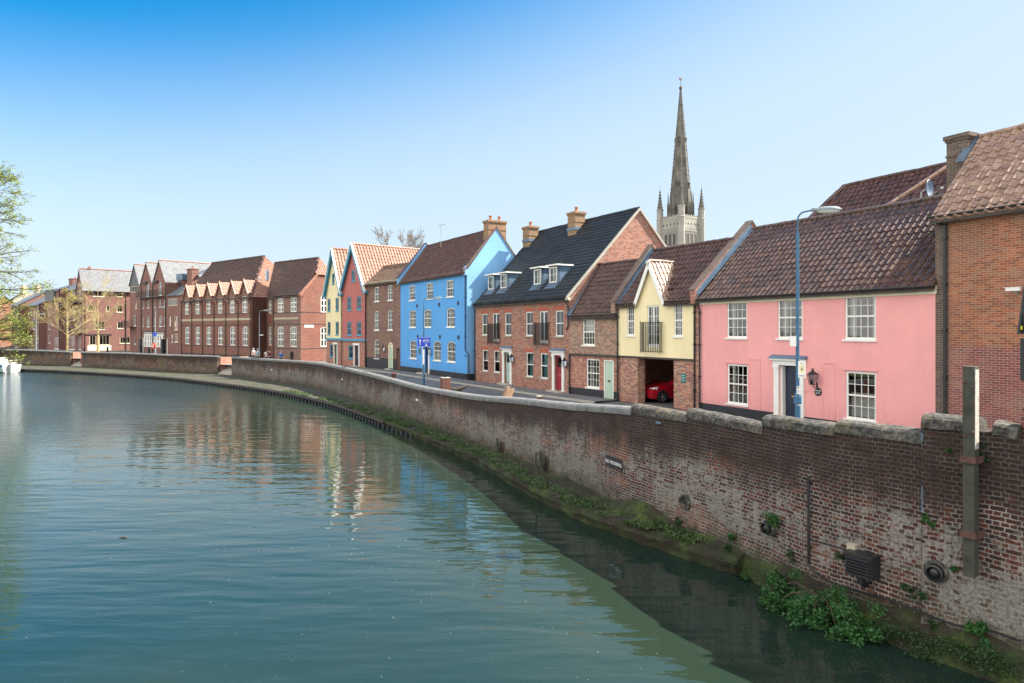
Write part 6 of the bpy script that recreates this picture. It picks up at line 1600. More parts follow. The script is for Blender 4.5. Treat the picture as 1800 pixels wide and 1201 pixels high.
# lamps along the school
e = street_lamp(px_at(456,86,0)[0], 86, 6.3, 1.0, R(-35), 'lamp_grey', 'pale street lamp in front of the school with the small knot of people below', .07, 1.3, head=1.2)
s = MB(); s.box(0,.8,-.03,.03,3.2,3.3); s.build('side_light', 'sign_white', e)
e = street_lamp(px_at(273,92,0)[0], 92, 6.9, 1.2, R(-30), 'lamp_grey', 'grey street lamp by the white screens carrying a blue sign and a red lifebuoy box', .07, 1.3, head=1.1)
s = MB(); s.box(-.35,.45,-.14,-.10,3.0,3.55); s.build('cycle_sign', 'sign_blue', e)
s = MB(); s.lathe((0,-.22,1.75), [(0,-.1),(.36,-.09),(.40,0),(.36,.09),(0,.1)], 16, axis='y'); s.lathe((0,-.22,1.75), [(.40,-.05),(.42,0),(.40,.05)], 16, axis='y'); lb_ = s.build('lifebuoy_case', 'life_red', e)
s = MB(); s.lathe((0,-.335,1.75), [(.2,-.01),(.2,0),(.12,0),(.12,-.01)], 16, axis='y'); s.build('lifebuoy_ring', 'sign_white', lb_)
street_lamp(px_at(63.5,102,0)[0], 102, 6.2, 1.0, R(-20), 'lamp_grey', 'pale street lamp in front of the stepped flats at far left', .08, 1.3, head=1.1)
# bollards
def bollard(x, y, h, r, label, m='black_paint', group=None, head=True):
    e = empty('bollard', (x, y, ST), 0, label, 'bollard', group)
    mb = MB(); mb.lathe((0,0,0), [(r*1.3,0),(r*1.3,.08),(r,.12),(r*.9,h*.8)], 10); mb.build('post', m, e)
    mb = MB(); mb.lathe((0,0,h*.8), [(r*.9,0),(r*1.15,.02),(r*1.15,.05),(r*.9,.07),(r*.95,h*.12),(r*.5,h*.2),(0,h*.21)], 10); mb.build('cap', m, e)
for px, Zd, lb_, h in ((189,112,'black bollard below the shop window of the sunlit flats',1.1),(262,110,'black bollard left of the red lifebuoy case',1.1),(512,84,'black bollard before the brown school wing',1.25),(148,112,'low black bollard beside the far river steps',.9)):
    x, y, _ = px_at(px, Zd, 0); bollard(x, y, h, .16, lb_)
for (px, Zd, lb_) in ((606,60,'small black planter tub behind the wall by the yellow gabled house'),(645,54.5,'black planter tub behind the wall by the terracotta gabled house')):
    x, y, _ = px_at(px, Zd, 0); e = empty('planter_tub', (x, y, ST), 0, lb_, 'planter'); m = MB(); m.lathe((0,0,0), [(.25,0),(.36,.4),(.4,.42),(.4,.5),(.33,.5),(.3,.4)], 12); m.build('tub', 'black_paint', e); m = MB(); m.lathe((0,0,.38), [(.33,0),(.3,.1),(.15,.2),(0,.24)], 10); m.build('soil_mound', 'leaf_dark', e)
# maroon post and timber stumps by the wall
x, y, _ = px_at(692,49,0); e = empty('maroon_post', (x,y,ST), R(10), 'squat maroon square post near the brown house', 'post'); m = MB(); m.box(-.17,.17,-.17,.17,0,.75); m.hexa([(-.2,-.2,.75),(.2,-.2,.75),(.2,.2,.75),(-.2,.2,.75)],[(-.1,-.1,.86),(.1,-.1,.86),(.1,.1,.86),(-.1,.1,.86)]); m.build('post_body', 'maroon', e)
def stump(x, y, z, w, h, tilt, rz, label, n=3, wm='timber_post'):
    e = empty('timber_stump', (x, y, z), rz, label, 'timber stump'); e.rotation_euler = (tilt[0], tilt[1], rz)
    m = MB()
    for k in range(n): a = -w/2+w*k/n; m.box(a+.006, a+w/n-.006, -w/2, w/2, -.25, h-.02*(k % 2))
    o = m.build('stump_wood', wm, e)
    m = MB()
    for k in range(n): a = -w/2+w*k/n; m.box(a+.004, a+w/n-.004, -w/2-.004, w/2+.004, h-.018, h+.012-.02*(k % 2))
    m.build('sawn_top', 'timber_pale', e)
plain('timber_post', (.13,.055,.04), .85, .35, 7, bs_=.4)
def at_depth(px, Zd): return (px-900)/1200*Zd, Zd
plain('timber_brown', (.26,.16,.10), .85, .35, 7, bs_=.4)
x, y = at_depth(783,37.5); stump(x, y, ST, .46, 1.28, (0,0), R(25), 'upright square timber stump behind the wall near the blue house')
x, y = at_depth(801,38.5); e = empty('timber_log', (x,y,ST+.55), R(5), 'dark curved log resting beside the upright timber stump', 'log'); m = MB(); m.tube([(-.4,0,.02),(0,0,-.02),(.35,0,.06),(.6,0,.16)], [.12,.14,.12,.08], 8); m.build('log', 'timber_dark', e)
m = MB(); m.box(-.3,.4,-.15,.15,-.55,-.1); m.build('log_rest', 'timber_dark', e)
x, y = at_depth(885,31.0); stump(x, y, ST+.4, .36, .92, (R(-12),R(24)), R(20), 'tilted pale timber block leaning above the wall coping', wm='timber_brown')
x, y = at_depth(948,26.5); stump(x, y, ST+.4, .2, .92, (0,0), R(10), 'small square post top just showing above the smooth coping', 1)
x, y = at_depth(1158,21.5); stump(x, y, ST+.3, .19, 1.0, (0,0), R(10), 'pale post top showing over the rough coping near the archway', 1)
# pavement in front of the terrace, a real kerb step above the street
def pavement(pts, w, name, label):
    m = MB(); off = []
    for i, p in enumerate(pts):
        a = Vector(pts[max(0, i-1)]); b = Vector(pts[min(len(pts)-1, i+1)]); t = (b-a).normalized(); n = Vector((t.y, -t.x)); n = n if n.x < 0 else -n
        off.append((p[0]+n.x*w, p[1]+n.y*w))
    for i in range(len(pts)-1):
        a, b, c, d = pts[i], pts[i+1], off[i+1], off[i]; z = ST+.075
        m.poly([(d[0],d[1],z),(c[0],c[1],z),(b[0],b[1],z),(a[0],a[1],z)], 0)
        q = Vector((c[0]-d[0], c[1]-d[1], 0)).normalized(); n = Vector((q.y, -q.x, 0)); n = n if n.x < 0 else -n
        m.obox(Vector(((d[0]+c[0])/2, (d[1]+c[1])/2, z-.055))+n*.07, Vector((c[0]-d[0], c[1]-d[1], 0))/2, n*.07, (0,0,.06), 1)
    o = m.build(name, ['paving', 'stone_sill'], None); struct(o); o['label'] = label
pavement([(-22.5,80),(-18.3,73.8),(-14.8,69.4),(-10.4,64.0),(-3.4,52.2),(3.45,40.9),(5.84,37.4)], 1.7, 'pavement', 'grey paved footway along the fronts of the terrace')
# iron covers and gratings let into the street
for k, (x, y) in enumerate(((-3.6,44.5),(.6,38.4),(-8.6,55.8))):
    m = MB(); m.box(-.3,.3,-.22,.22,-.01,.006)
    for j in range(6): m.box(-.26,.26,-.19+.07*j,-.16+.07*j,.006,.012)
    o = m.build('drain_cover', 'black_paint'); o.location = (x, y, ST-.018); o.rotation_euler = (0,0,R(-60)); tag(o, ('iron drain cover in the street before the blue house', 'iron drain cover in the street before the dormered brick house', 'iron drain cover in the street before the brown house')[k], 'drain cover')
# ---------------------------------------------------------------- things fixed on the river wall
def wall_at(px, zz, path=None, off=0.0):
    """point on the near wall face seen on bearing px, height zz"""
    pts = [(p[0], p[1]) for p in WALL]+NEAR[1:]+[(8.9,8.9)]; r = (px-900)/1200
    for a, b in zip(pts[:-1], pts[1:]):
        dx, dy = b[0]-a[0], b[1]-a[1]; t = (r*a[1]-a[0])/(dx-r*dy)
        if -1e-6 <= t <= 1+1e-6:
            n = Vector((dy, -dx, 0)).normalized(); n = n if n.x < 0 else -n
            p = Vector((a[0]+dx*t, a[1]+dy*t, 0)); y = p.y
            return p+n*off+Vector((0,0,5.4-(zz-580)*y/1200)), math.atan2(dy, dx), n
    return None
def on_wall(name, px, py, label, cat, off=.0):
    p, a, n = wall_at(px, py, off=off); return empty(name, p, a, label, cat)
e = on_wall('timber_pile', 1717, 1005, 'weathered grey timber pile strapped upright to the brick pier', 'pile', .30)
zt = 5.4-(643-580)*11.0/1200-e.location.z; zt2 = zt
m = MB(); m.box(-.08,.08,-.08,.12,0,zt); o = m.build('pile_timber', 'timber_grey', e)
m = MB(); m.box(.081,.088,-.06,.11,zt-1.3,zt-.05); m.build('painted_sun_face', 'timber_pale', o)  # pale strip painted on where sun catches the upper side of the pile
for z in (.62,1.80): m = MB(); m.box(-.14,.14,-.12,-.082,z,z+.10); m.box(-.14,-.102,-.12,.22,z,z+.10); m.box(.11,.14,-.12,.22,z,z+.10); m.build('iron_strap', 'rust', e)
m = MB()
for x, z in ((-.05,zt-.25),(.05,zt-.32),(-.05,zt-1.1),(.06,zt-1.03)): m.lathe((x,-.08,z), [(0,-.03),(.02,-.025),(.024,0)], 8, axis='y')
m.build('bolt', 'rust', e)
e = on_wall('vent_box', 1524, 1008, 'black louvred metal box fixed low on the brick wall', 'vent box', .0)
m = MB(); m.box(-.24,.24,-.28,0,-.02,.38); m.box(-.26,.26,-.30,0,.37,.40)
for k in range(6): m.hexa([(-.22,-.33,.02+.055*k),(.22,-.33,.02+.055*k),(.22,-.28,.05+.055*k),(-.22,-.28,.05+.055*k)], [(-.22,-.33,.035+.055*k),(.22,-.33,.035+.055*k),(.22,-.28,.065+.055*k),(-.22,-.28,.065+.055*k)])
m.build('louvred_casing', 'black_metal', e); m = MB(); m.tube([(0,-.2,0),(0,-.2,-.12),(0,-.05,-.2)], .06, 8); m.build('drain_stub', 'black_metal', e)
e = on_wall('junction_box', 1502, 962, 'small cream junction box above the black louvred box', 'box', .0)
m = MB(); m.box(-.08,.08,-.12,0,-.05,.07); m.box(-.085,.085,-.125,0,.065,.075); m.build('box_body', 'pale_string', e); m = MB(); m.tube([(.0,-.05,-.07),(.02,-.05,-.2),(.1,-.03,-.3)], .015, 6); m.build('cable', 'black_metal', e)
def outfall(px, py, r, label, ring='coping_rough'):
    e = on_wall('outfall_pipe', px, py, label, 'pipe', .0)
    m = MB(); m.lathe((0,0,0), [(r*1.55,.02),(r*1.5,-.10),(r*1.2,-.13),(r*1.1,-.12)], 18, axis='y'); m.build('stone_collar', ring, e)
    m = MB(); m.lathe((0,0,0), [(r*1.1,-.12),(r*1.08,-.20),(r*.85,-.21),(r*.8,-.15),(r*.5,-.19),(r*.2,-.21),(0,-.21)], 18, axis='y'); m.build('flap_valve', 'black_metal', e)
outfall(1649, 1003, .125, 'round black drain flap in a stone collar between the louvred box and the timber pile')
outfall(1357, 927, .115, 'round black drain flap under the green tuft in the wall')
e = on_wall('broken_outfall', 1205, 883, 'ragged arched hole in the brickwork with a projecting stone lip', 'hole', .0)
m = MB(); m.lathe((0,0,0), [(.21,.02),(.19,-.06),(.14,-.06),(.12,.01)], 16, axis='y'); m.build('stone_lip', 'coping_rough', e); m = MB(); m.lathe((0,-.005,0), [(.13,0),(0,0)], 14, axis='y'); m.build('dark_bore', 'room_dark', e)
e = on_wall('drain_pipe', 1425, 990, 'thin dark vertical pipe on the wall left of the louvred box', 'pipe', .03)
m = MB(); m.tube([(0,-.03,0),(0,-.03,1.72)], .024, 8)
for z in (.3,1.0,1.6): m.box(-.04,.04,-.04,.02,z,z+.03)
m.build('pipe_run', 'black_metal', e)
e = on_wall('conduit', 1624, 900, 'blue-grey conduit running down the left corner of the wall pier', 'conduit', .02)
m = MB(); m.tube([(0,-.03,0),(0,-.03,1.35)], .018, 6); m.build('pipe_run', 'lead', e)
# sagging cable along the wall
pts = []
for px, py in ((1425,990),(1440,1006),(1470,1024),(1500,1034),(1560,1050),(1620,1072),(1680,1096),(1740,1104),(1799,1124)):
    r = wall_at(px, py, off=.10)
    if r: pts.append(r[0])
e = empty('wall_cable', pts[0], 0, 'long black cable sagging along the foot of the near wall', 'cable'); m = MB(); m.tube([p-pts[0] for p in pts], .02, 6); m.build('cable_run', 'black_metal', e)
pts = [r[0] for r in (wall_at(px, py, off=.09) for px, py in ((1430,948),(1460,956),(1480,962),(1503,966))) if r]
e = empty('wall_cable', pts[0], 0, 'short black cable running from the thin pipe to the louvred box', 'cable'); m = MB(); m.tube([p-pts[0] for p in pts], .014, 6); m.build('cable_run', 'black_metal', e)
e = on_wall('mooring_sign', 1081, 813, 'dark metal NO MOORING sign on the salt-stained brick wall', 'sign', .0)
m = MB(); m.box(-.47,.47,-.05,-.03,-.15,.15); sg = m.build('sign_plate', 'ink', e); text_mesh('NO MOORING', .145, sg, 'lettering', 'sign_white', (0,-.053,-.02), (R(90),0,0))
e = on_wall('wall_plate', 1159, 743, 'tiny grey number plate high on the wall under the rough coping', 'plate', .0)
m = MB(); m.box(-.10,.10,-.04,-.03,-.03,.03); m.build('plate', 'lead', e)
for px, py, lb_ in ((734,703,'tiny pale marker plate on the dark wall below the blue house'),(602,667,'tiny pale marker plate on the wall below the terracotta house'),(478,650,'tiny pale marker plate on the wall below the school')):
    r = wall_at(px, py, off=.0)
    if r: e = empty('marker_plate', r[0], r[1], lb_, 'plate'); m = MB(); m.box(-.16,.16,-.05,-.03,-.05,.05); m.build('plate', 'sign_white', e)
e = empty('gauge_post', (.78,22.0,-.3), 0, 'thin grey upright stake at the edge of the mossy ledge', 'stake'); m = MB(); m.box(-.035,.035,-.035,.035,0,1.75); m.build('stake_wood', 'timber_grey', e)
e = empty('mooring_ring', (2.55,17.75,.62), 0, 'thin rusty mooring ring at the end of the mossy ledge', 'ring'); m = MB(); m.tube([(.02+.09*math.cos(t*math.pi/8),-.1,-.12+.12*math.sin(t*math.pi/8)) for t in range(17)], .007, 6); m.build('ring', 'rust', e)
# ---------------------------------------------------------------- red car nose-out in the passage
def car():
    hx = Vector((-.93,-.36,0)).normalized(); side = Vector((-.36*-1*-1,0,0)) 
    e = empty('red_car', (8.95,37.75,ST), math.atan2(hx.y, hx.x), 'red hatchback parked nose-out under the carriage arch', 'car')
    # local: +x forward, +y left side; the right-hand picture side is local +y or -y whichever faces the camera
    LN, Wd = 3.9, 1.6
    def sect(x, hb, hs, hr, w, wr):   # bottom, shoulder, roof heights, widths
        return [(x,-w*.93,hb),(x,-w,hb+.18),(x,-w,hs-.12),(x,-w*.97,hs),(x,-wr,hr-.07),(x,-wr*.82,hr),(x,wr*.82,hr),(x,wr,hr-.07),(x,w*.97,hs),(x,w,hs-.12),(x,w,hb+.18),(x,w*.93,hb)]
    h2 = Wd/2
    st = [sect(1.98,.28,.55,.60,.52,.45), sect(1.90,.22,.66,.70,.70,.62), sect(1.6,.20,.80,.84,.78,.68), sect(1.05,.20,.92,.98,.80,.70), sect(.85,.20,.96,1.04,.80,.68), sect(.0,.20,.98,1.46,.80,.60), sect(-.6,.20,.99,1.52,.80,.60), sect(-1.3,.20,1.0,1.48,.80,.58), sect(-1.75,.24,1.0,1.12,.77,.62), sect(-1.92,.3,.9,.95,.70,.6)]
    m = MB(); n = len(st[0])
    for s in st: m.v += s
    for k in range(len(st)-1):
        for q in range(n-1): m.f.append([k*n+q, k*n+q+1, (k+1)*n+q+1, (k+1)*n+q]); m.m.append(0)
        m.f.append([k*n+n-1, k*n, (k+1)*n, (k+1)*n+n-1]); m.m.append(1)
    m.f.append(list(range(n))); m.m.append(0); m.f.append([(len(st)-1)*n+q for q in range(n)][::-1]); m.m.append(0)
    b = m.build('body', ['car_red','black_paint'], e, True)
    sg = b.modifiers.new('edge', 'EDGE_SPLIT'); sg.split_angle = R(40)
    g = MB(); o = .012
    g.poly([(.86+o,-.60,1.02+o),(.86+o,.60,1.02+o),(.06+o,.50,1.44+o),(.06+o,-.50,1.44+o)][::-1]); g.build('windscreen', 'glass_dark', e)
    for s in (-1,1):
        y0, y1 = s*(.782+o), s*(.625+o)
        for (a, b_, c, d) in ((.72,-.42,-.42,.08),(-.50,-1.35,-1.25,-.50)):
            P = [(a,y0,1.01),(b_,y0,1.01),(c,y1,1.42),(d,y1,1.38)]; g = MB(); g.poly(P if s < 0 else P[::-1]); g.build('side_window', 'glass_dark', e)
        for wx in (1.25,-1.2):
            w = MB(); w.lathe((wx, s*.70, .31), [(.2,s*.10),(.29,s*.11),(.315,s*.08),(.315,-s*.10),(.2,-s*.10)], 20, axis='y'); wh = w.build('wheel', 'tyre', e)
            w = MB(); w.lathe((wx, s*.70, .31), [(.21,s*.10),(.20,s*.085),(.19,s*.05)], 20, axis='y')
            for k in range(5):
                t = k*2*math.pi/5; w.beam((wx, s*.80, .31), (wx+.19*math.cos(t), s*.79, .31+.19*math.sin(t)), .03, .075, up=(0,1,0))
            w.lathe((wx, s*.80, .31), [(.05,-.02),(.05,.015),(0,.02)], 10, axis='y'); w.build('rim', 'alloy', wh)
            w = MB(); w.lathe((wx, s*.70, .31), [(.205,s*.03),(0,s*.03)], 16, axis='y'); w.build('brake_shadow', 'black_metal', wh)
            w = MB(); w.panel([(wx+.37*math.cos(math.pi*t/10), .31+.37*math.sin(math.pi*t/10)) for t in range(11)]+[(wx-.37,.2),(wx+.37,.2)], [], (0,s*.806,0), (1,0,0), (0,0,1)); w.build('wheel_arch', 'black_paint', e)
        l = MB(); l.hexa([(1.92,s*.42,.62),(1.70,s*.74,.64),(1.62,s*.79,.70),(1.86,s*.44,.70)], [(1.88,s*.42,.72),(1.64,s*.72,.80),(1.52,s*.79,.84),(1.80,s*.44,.80)]); l.build('headlight', 'headlamp', e)
        mr = MB(); mr.hexa([(.62,s*.80,.98),(.74,s*.80,.98),(.74,s*.98,1.0),(.62,s*.98,1.0)], [(.62,s*.80,1.10),(.70,s*.80,1.10),(.70,s*.98,1.12),(.62,s*.98,1.12)]); mr.build('wing_mirror', 'car_red', e)
        h = MB(); h.box(-.35,-.15,s*.80-.015,s*.80+.02,.86,.89); h.build('door_handle', 'car_red', e)
    l = MB(); l.box(1.93,2.0,-.42,.42,.34,.46); l.build('grille', 'black_paint', e)
    l = MB(); l.box(1.99,2.01,-.26,.26,.46,.56); l.build('number_plate', 'sign_white', e)
car()
# ---------------------------------------------------------------- people on the quay
def skin_obj(name, chains, mat_, parent, sub=1, root=0):
    """connected skeleton grown into one surface: chains = list of lists of (pos, radius); a chain starting with an int hangs from that vertex"""
    vs, es, rs = [], [], []
    for ch in chains:
        prev = None
        if isinstance(ch[0], int): prev = ch[0]; ch = ch[1:]
        for p, r in ch:
            vs.append(p); rs.append(r); i = len(vs)-1
            if prev is not None: es.append((prev, i))
            prev = i
    me = bpy.data.meshes.new(name); me.from_pydata(vs, es, []); me.update(); me.materials.append(M[mat_])
    o = bpy.data.objects.new(name, me); col.objects.link(o); o.parent = parent
    md = o.modifiers.new('skin', 'SKIN'); md.use_smooth_shade = True
    for k, r in enumerate(rs):
        me.skin_vertices[0].data[k].radius = (r if hasattr(r, '__len__') else (r, r))
    me.skin_vertices[0].data[root].use_root = True
    sd_ = o.modifiers.new('sub', 'SUBSURF'); sd_.levels = sub; sd_.render_levels = sub
    return o
def person(x, y, rz, h, label, shirt, hair, arms, trousers='cloth_navy', hairlen=.0):
    e = empty('person', (x, y, ST), rz, label, 'person', None); s = h/1.75
    def P(a, b, c): return (a*s, b*s, c*s)
    # faces -y in its own frame
    ch = [[(P(0,0,.95),.135*s),(P(0,.0,1.10),.125*s),(P(0,.01,1.28),.15*s),(P(0,.01,1.42),.12*s),(P(0,0,1.49),.055*s),(P(0,-.005,1.56),.068*s),(P(0,-.015,1.64),.088*s),(P(0,-.01,1.70),.06*s)]]
    def leg(sx): return [0,(P(sx*.09,0,.88),.095*s),(P(sx*.11,-.01,.50),.062*s),(P(sx*.11,.02,.12),.040*s),(P(sx*.11,0,.05),.042*s),(P(sx*.11,-.15,.03),.03*s)]
    ch += [leg(-1), leg(1)]
    sh = 3; nv = 8+12+0
    hands = []
    for sx, (el, ha) in zip((-1,1), arms):
        base = sum(len([q for q in c if not isinstance(q, int)]) for c in ch)
        ch.append([sh,(P(sx*.19,.01,1.41),.06*s),(P(*el),.042*s),(P(*ha),.028*s)])
        hi = base+2; d = (Vector(ha)-Vector(el)).normalized(); side = d.cross(Vector((0,1,0))).normalized() if abs(d.y) < .9 else Vector((1,0,0)); nn = d.cross(side)
        pal = Vector(ha)+d*.05; pb = base+3
        ch.append([hi,(P(*pal),(.034*s,.018*s))])
        for k, off in enumerate((-.027,-.009,.009,.027)):
            L_ = (.065,.078,.072,.055)[k]; a = pal+side*off+d*.03; b = a+d*L_*.5+nn*.008; c = b+d*L_*.4+nn*.022
            ch.append([pb,(P(*a),.009*s),(P(*b),.008*s),(P(*c),.007*s)])
        a = pal+side*.035*-sx; ch.append([pb,(P(*(a-d*.01)),.010*s),(P(*(a+d*.03+side*.018*-sx)),.008*s)])
    b = skin_obj('body', ch, 'skin', e, 1)
    m = MB(); m.lathe(P(0,-.095,1.625), [(.0,-.03),(.016,-.0),(.02,.02)], 6, axis='y'); m.build('nose', 'skin', b, True)
    m = MB()
    for sx in (-1,1): m.lathe(P(sx*.033,-.092,1.652), [(0,-.008),(.011,0),(0,.008)], 6, axis='y')
    m.build('eyes', 'ink', b); m = MB(); m.box(-.024*s,.024*s,-.101*s,-.09*s,1.578*s,1.586*s); m.build('mouth', 'cloth_maroon', b)
    m = MB()
    for sx in (-1,1): m.lathe(P(sx*.09,.0,1.635), [(0,-.012),(.026,0),(0,.012)], 8, axis='x')
    m.build('ears', 'skin', b)
    m = MB(); pr = [(.104,-.02),(.108,.02),(.098,.06),(.06,.092),(0,.102)]; m.lathe(P(0,.018,1.655), [(r*s, z*s) for r, z in pr], 12)
    if hairlen: m.tube([P(0,.07,1.68),P(0,.10,1.55),P(0,.09,1.66-hairlen)], [.09*s,.08*s,.04*s], 8)
    m.build('hair', hair, b, True)
    c2 = [[(P(0,0,.93),.155*s),(P(0,0,1.10),.148*s),(P(0,.01,1.28),.172*s),(P(0,.01,1.43),.125*s),(P(0,.0,1.475),.07*s)]]
    for sx, (el, ha) in zip((-1,1), arms):
        mid = Vector(el)*.75+Vector((sx*.19,.01,1.41))*.25; c2.append([3,(P(sx*.19,.01,1.41),.075*s),(P(*mid),.06*s)])
    skin_obj('shirt', c2, shirt, b, 1)
    c3 = [[(P(0,0,.96),.15*s)]]+[[0,(P(sx*.09,0,.87),.108*s),(P(sx*.11,-.01,.50),.078*s),(P(sx*.11,.02,.10),.06*s)] for sx in (-1,1)]
    skin_obj('trousers', c3, trousers, b, 1)
    return e
down = lambda sx: ((sx*.26,.02,1.15),(sx*.25,-.05,.93))
up = lambda sx: ((sx*.30,-.14,1.26),(sx*.13,-.22,1.50))
def pp_(px, Zd): return at_depth(px, Zd)
x, y = pp_(453,76); person(x, y, R(-20), 1.84, 'broad grey-haired person in a blue and white striped top by the school lamp', 'cloth_stripe', 'hair_grey', (down(-1), down(1)))
x, y = pp_(468.5,77); person(x, y, R(30), 1.62, 'person in a white top second from the left of the group on the quay', 'cloth_white', 'hair_brown', (down(-1), ((.25,-.2,1.2),(.1,-.3,1.28))), hairlen=.2)
x, y = pp_(474,76); person(x, y, R(-10), 1.74, 'person in a maroon top raising an arm to the eyes', 'cloth_maroon', 'hair_brown', (up(-1), up(1)), hairlen=.12)
x, y = pp_(494,73); person(x, y, R(15), 1.66, 'person in a bright blue top alone at the right of the group', 'cloth_blue', 'hair_grey', (down(-1), down(1)))
x, y = pp_(445.5,82); person(x, y, R(60), 1.72, 'person in grey standing behind the striped-top person', 'galv', 'hair_grey', (down(-1), down(1)))
# ---------------------------------------------------------------- trees
def leaf_blob(mb, c, n, rad, size, flat=.75, m=0):
    for _ in range(n):
        d = Vector((random.gauss(0,1), random.gauss(0,1), random.gauss(0,1)*flat)).normalized()*rad*random.random()**.45
        p = c+d; a = Vector((random.uniform(-1,1), random.uniform(-1,1), random.uniform(-.6,.6))).normalized(); b = a.cross(Vector((random.uniform(-1,1), random.uniform(-1,1), random.uniform(-1,1)))).normalized()
        s = size*random.uniform(.6,1.3); mb.poly([p-a*s, p-b*s*.45, p+a*s, p+b*s*.45], m)
def grow(mb, p, d, ln, r, depth, tips, spread=.6, up=.12, n=(2,3), shrink=.72, wob=.18, seg=3, minr=.006, sides=5, taper=.62):
    pts = [p]; rs = [r]; q = p.copy(); dd = d.copy()
    for k in range(seg):
        dd = (dd+Vector((random.gauss(0,wob), random.gauss(0,wob), random.gauss(0,wob)*.6+up*.3))).normalized(); q = q+dd*ln/seg; pts.append(q.copy()); rs.append(max(minr, r*(1-(1-taper)*(k+1)/seg)))
    mb.tube(pts, rs, sides if r > .03 else 4, 0, cap=False)
    if depth == 0: tips.append((q, dd)); return
    for _ in range(random.randint(*n)):
        t = random.uniform(.35, 1.0); i = min(seg-1, int(t*seg)); a = pts[i].lerp(pts[i+1], t*seg-i)
        perp = Vector((random.gauss(0,1), random.gauss(0,1), random.gauss(0,1))); perp = (perp-dd*perp.dot(dd)).normalized()
        nd = (dd+perp*spread*random.uniform(.7,1.4)+Vector((0,0,up))).normalized()
        grow(mb, a, nd, ln*shrink*random.uniform(.75,1.15), max(minr, rs[i]*.6), depth-1, tips, spread, up, n, shrink, wob, seg, minr, sides, taper)
    grow(mb, q, dd, ln*shrink, rs[-1], depth-1, tips, spread, up, n, shrink, wob, seg, minr, sides, taper)
def bare_tree(x, y, h, label, bark, r, tr=.28, z0=ST, depth=4, nb=12, leafm=None, conic=False, lean=0, minr=.012, seedv=1, cat='tree'):
    random.seed(seedv); e = empty('bare_tree', (x, y, z0), 0, label, cat)
    tk = MB(); tips = []; br = MB()
    top = Vector((lean, 0, h)); tk.tube([(0,0,0),(lean*.2,.05,h*.3),(lean*.5,-.05,h*.6),tuple(top)], [r,r*.75,r*.5,minr*1.4], 9)
    tk.build('trunk', bark, e)
    for k in range(nb):
        t = tr+(1-tr)*(k+.3)/nb; p = Vector((lean*t, 0, h*t)); az = k*2.4+random.uniform(-.4,.4)
        ln = (h*.34*(1.05-t) if conic else h*.24*(1.15-t*.5)); el = random.uniform(.25,.6) if conic else random.uniform(.5,.95)
        d = Vector((math.cos(az), math.sin(az), el)).normalized(); grow(br, p, d, ln*(1 if conic else 1), max(minr*1.4, r*.42*(1.1-t)), depth-1, tips, .55, .12, (2,3), .68, .14, 3, minr)
    cr = br.build('crown', bark, e)
    if leafm:
        l = MB()
        for p, d in tips: leaf_blob(l, p, 3, .18, .07)
        l.build('buds', leafm, cr)
    return e
x, y = at_depth(118,107); bare_tree(x, y, 10.3, 'small conical tree with golden bare twigs before the stepped flats', 'bark_olive', .17, .22, depth=4, nb=24, leafm='leaf_gold', conic=True, minr=.014, seedv=3)
x, y = at_depth(172,101); bare_tree(x, y, 10.0, 'wide bare tree with spreading pale branches before the sunlit flats', 'bark_olive', .2, .3, depth=4, nb=9, minr=.014, seedv=5)
x, y = at_depth(700,150); bare_tree(x, y, 20.6, 'rounded leafless treetop above the red-tiled roofs left of the blue house', 'bark_grey', .35, .45, depth=5, nb=14, minr=.03, seedv=8)
x, y = at_depth(650,175); bare_tree(x, y, 23.4, 'small pointed leafless treetop just left of the rounded one behind the gabled roofs', 'bark_grey', .35, .45, depth=4, nb=16, minr=.03, seedv=9, conic=True)
x, y = at_depth(368,210); bare_tree(x, y, 18.5, 'faint leafless treetop behind the long school roof', 'bark_grey', .4, .45, depth=5, nb=14, minr=.05, seedv=11)
# leafing tree on the left bank, reaching into the picture
def spring_tree():
    random.seed(21); e = empty('leafing_tree', (-44.8,56,1.0), 0, 'large tree at the left edge with thin dark branches in yellow-green spring leaf', 'tree')
    tk = MB(); tk.tube([(0,0,0),(.1,0,4),(.3,.1,9),(.4,0,14),(.3,0,18.5)], [.45,.36,.26,.15,.05], 10); tk.build('trunk', 'bark_dark', e)
    br = MB(); tips = []; dense = []
    for k in range(36):
        t = .10+.88*k/36; z = 18.5*t; az = random.uniform(-1.1,1.1)+(math.pi if k % 3 == 2 else 0)
        ln = 6.4*(1.08-t)**.30*random.uniform(.7,1.05) if t > .33 else 4.5*random.uniform(.8,1.1)
        d = Vector((math.cos(az), math.sin(az)*.8, random.uniform(-.12,.3))).normalized(); tt = []
        grow(br, Vector((.3*t,0,z)), d, ln*.52, .11*(1.15-t), 3, tt, .5, .03, (2,3), .64, .14, 3, .012)
        (dense if t < .48 else tips).extend(tt)
    cr = br.build('crown', 'bark_dark', e)
    l = MB()
    for p, d in tips:
        if random.random() < .85: leaf_blob(l, p, random.randint(5,11), .26, .08, .5)
    for p, d in dense: leaf_blob(l, p, random.randint(7,15), .42, .085, .5)
    l.build('leaves', 'leaf_spring', cr)
spring_tree()
def big_left():
    # the rest of the tree line on the left bank, just outside the picture; its reflection darkens the water edge
    random.seed(31); e = empty('bankside_tree', (-17.5,19,1.0), 0, 'leafy bank tree seen only as a dark green reflection at lower left', 'tree')
    tk = MB(); tk.tube([(0,0,0),(0,0,3),(.2,0,6),(.1,0,9)], [.35,.28,.16,.04], 8); tk.build('trunk', 'bark_dark', e)
    l = MB()
    for k in range(70):
        a = random.uniform(0,6.28); z = random.uniform(2.5,9.0); r = random.uniform(0,2.3)*(1-abs(z-5)/7); leaf_blob(l, Vector((r*math.cos(a), r*math.sin(a), z)), 50, .9, .14)
    l.build('crown', 'leaf_green', e)
big_left()
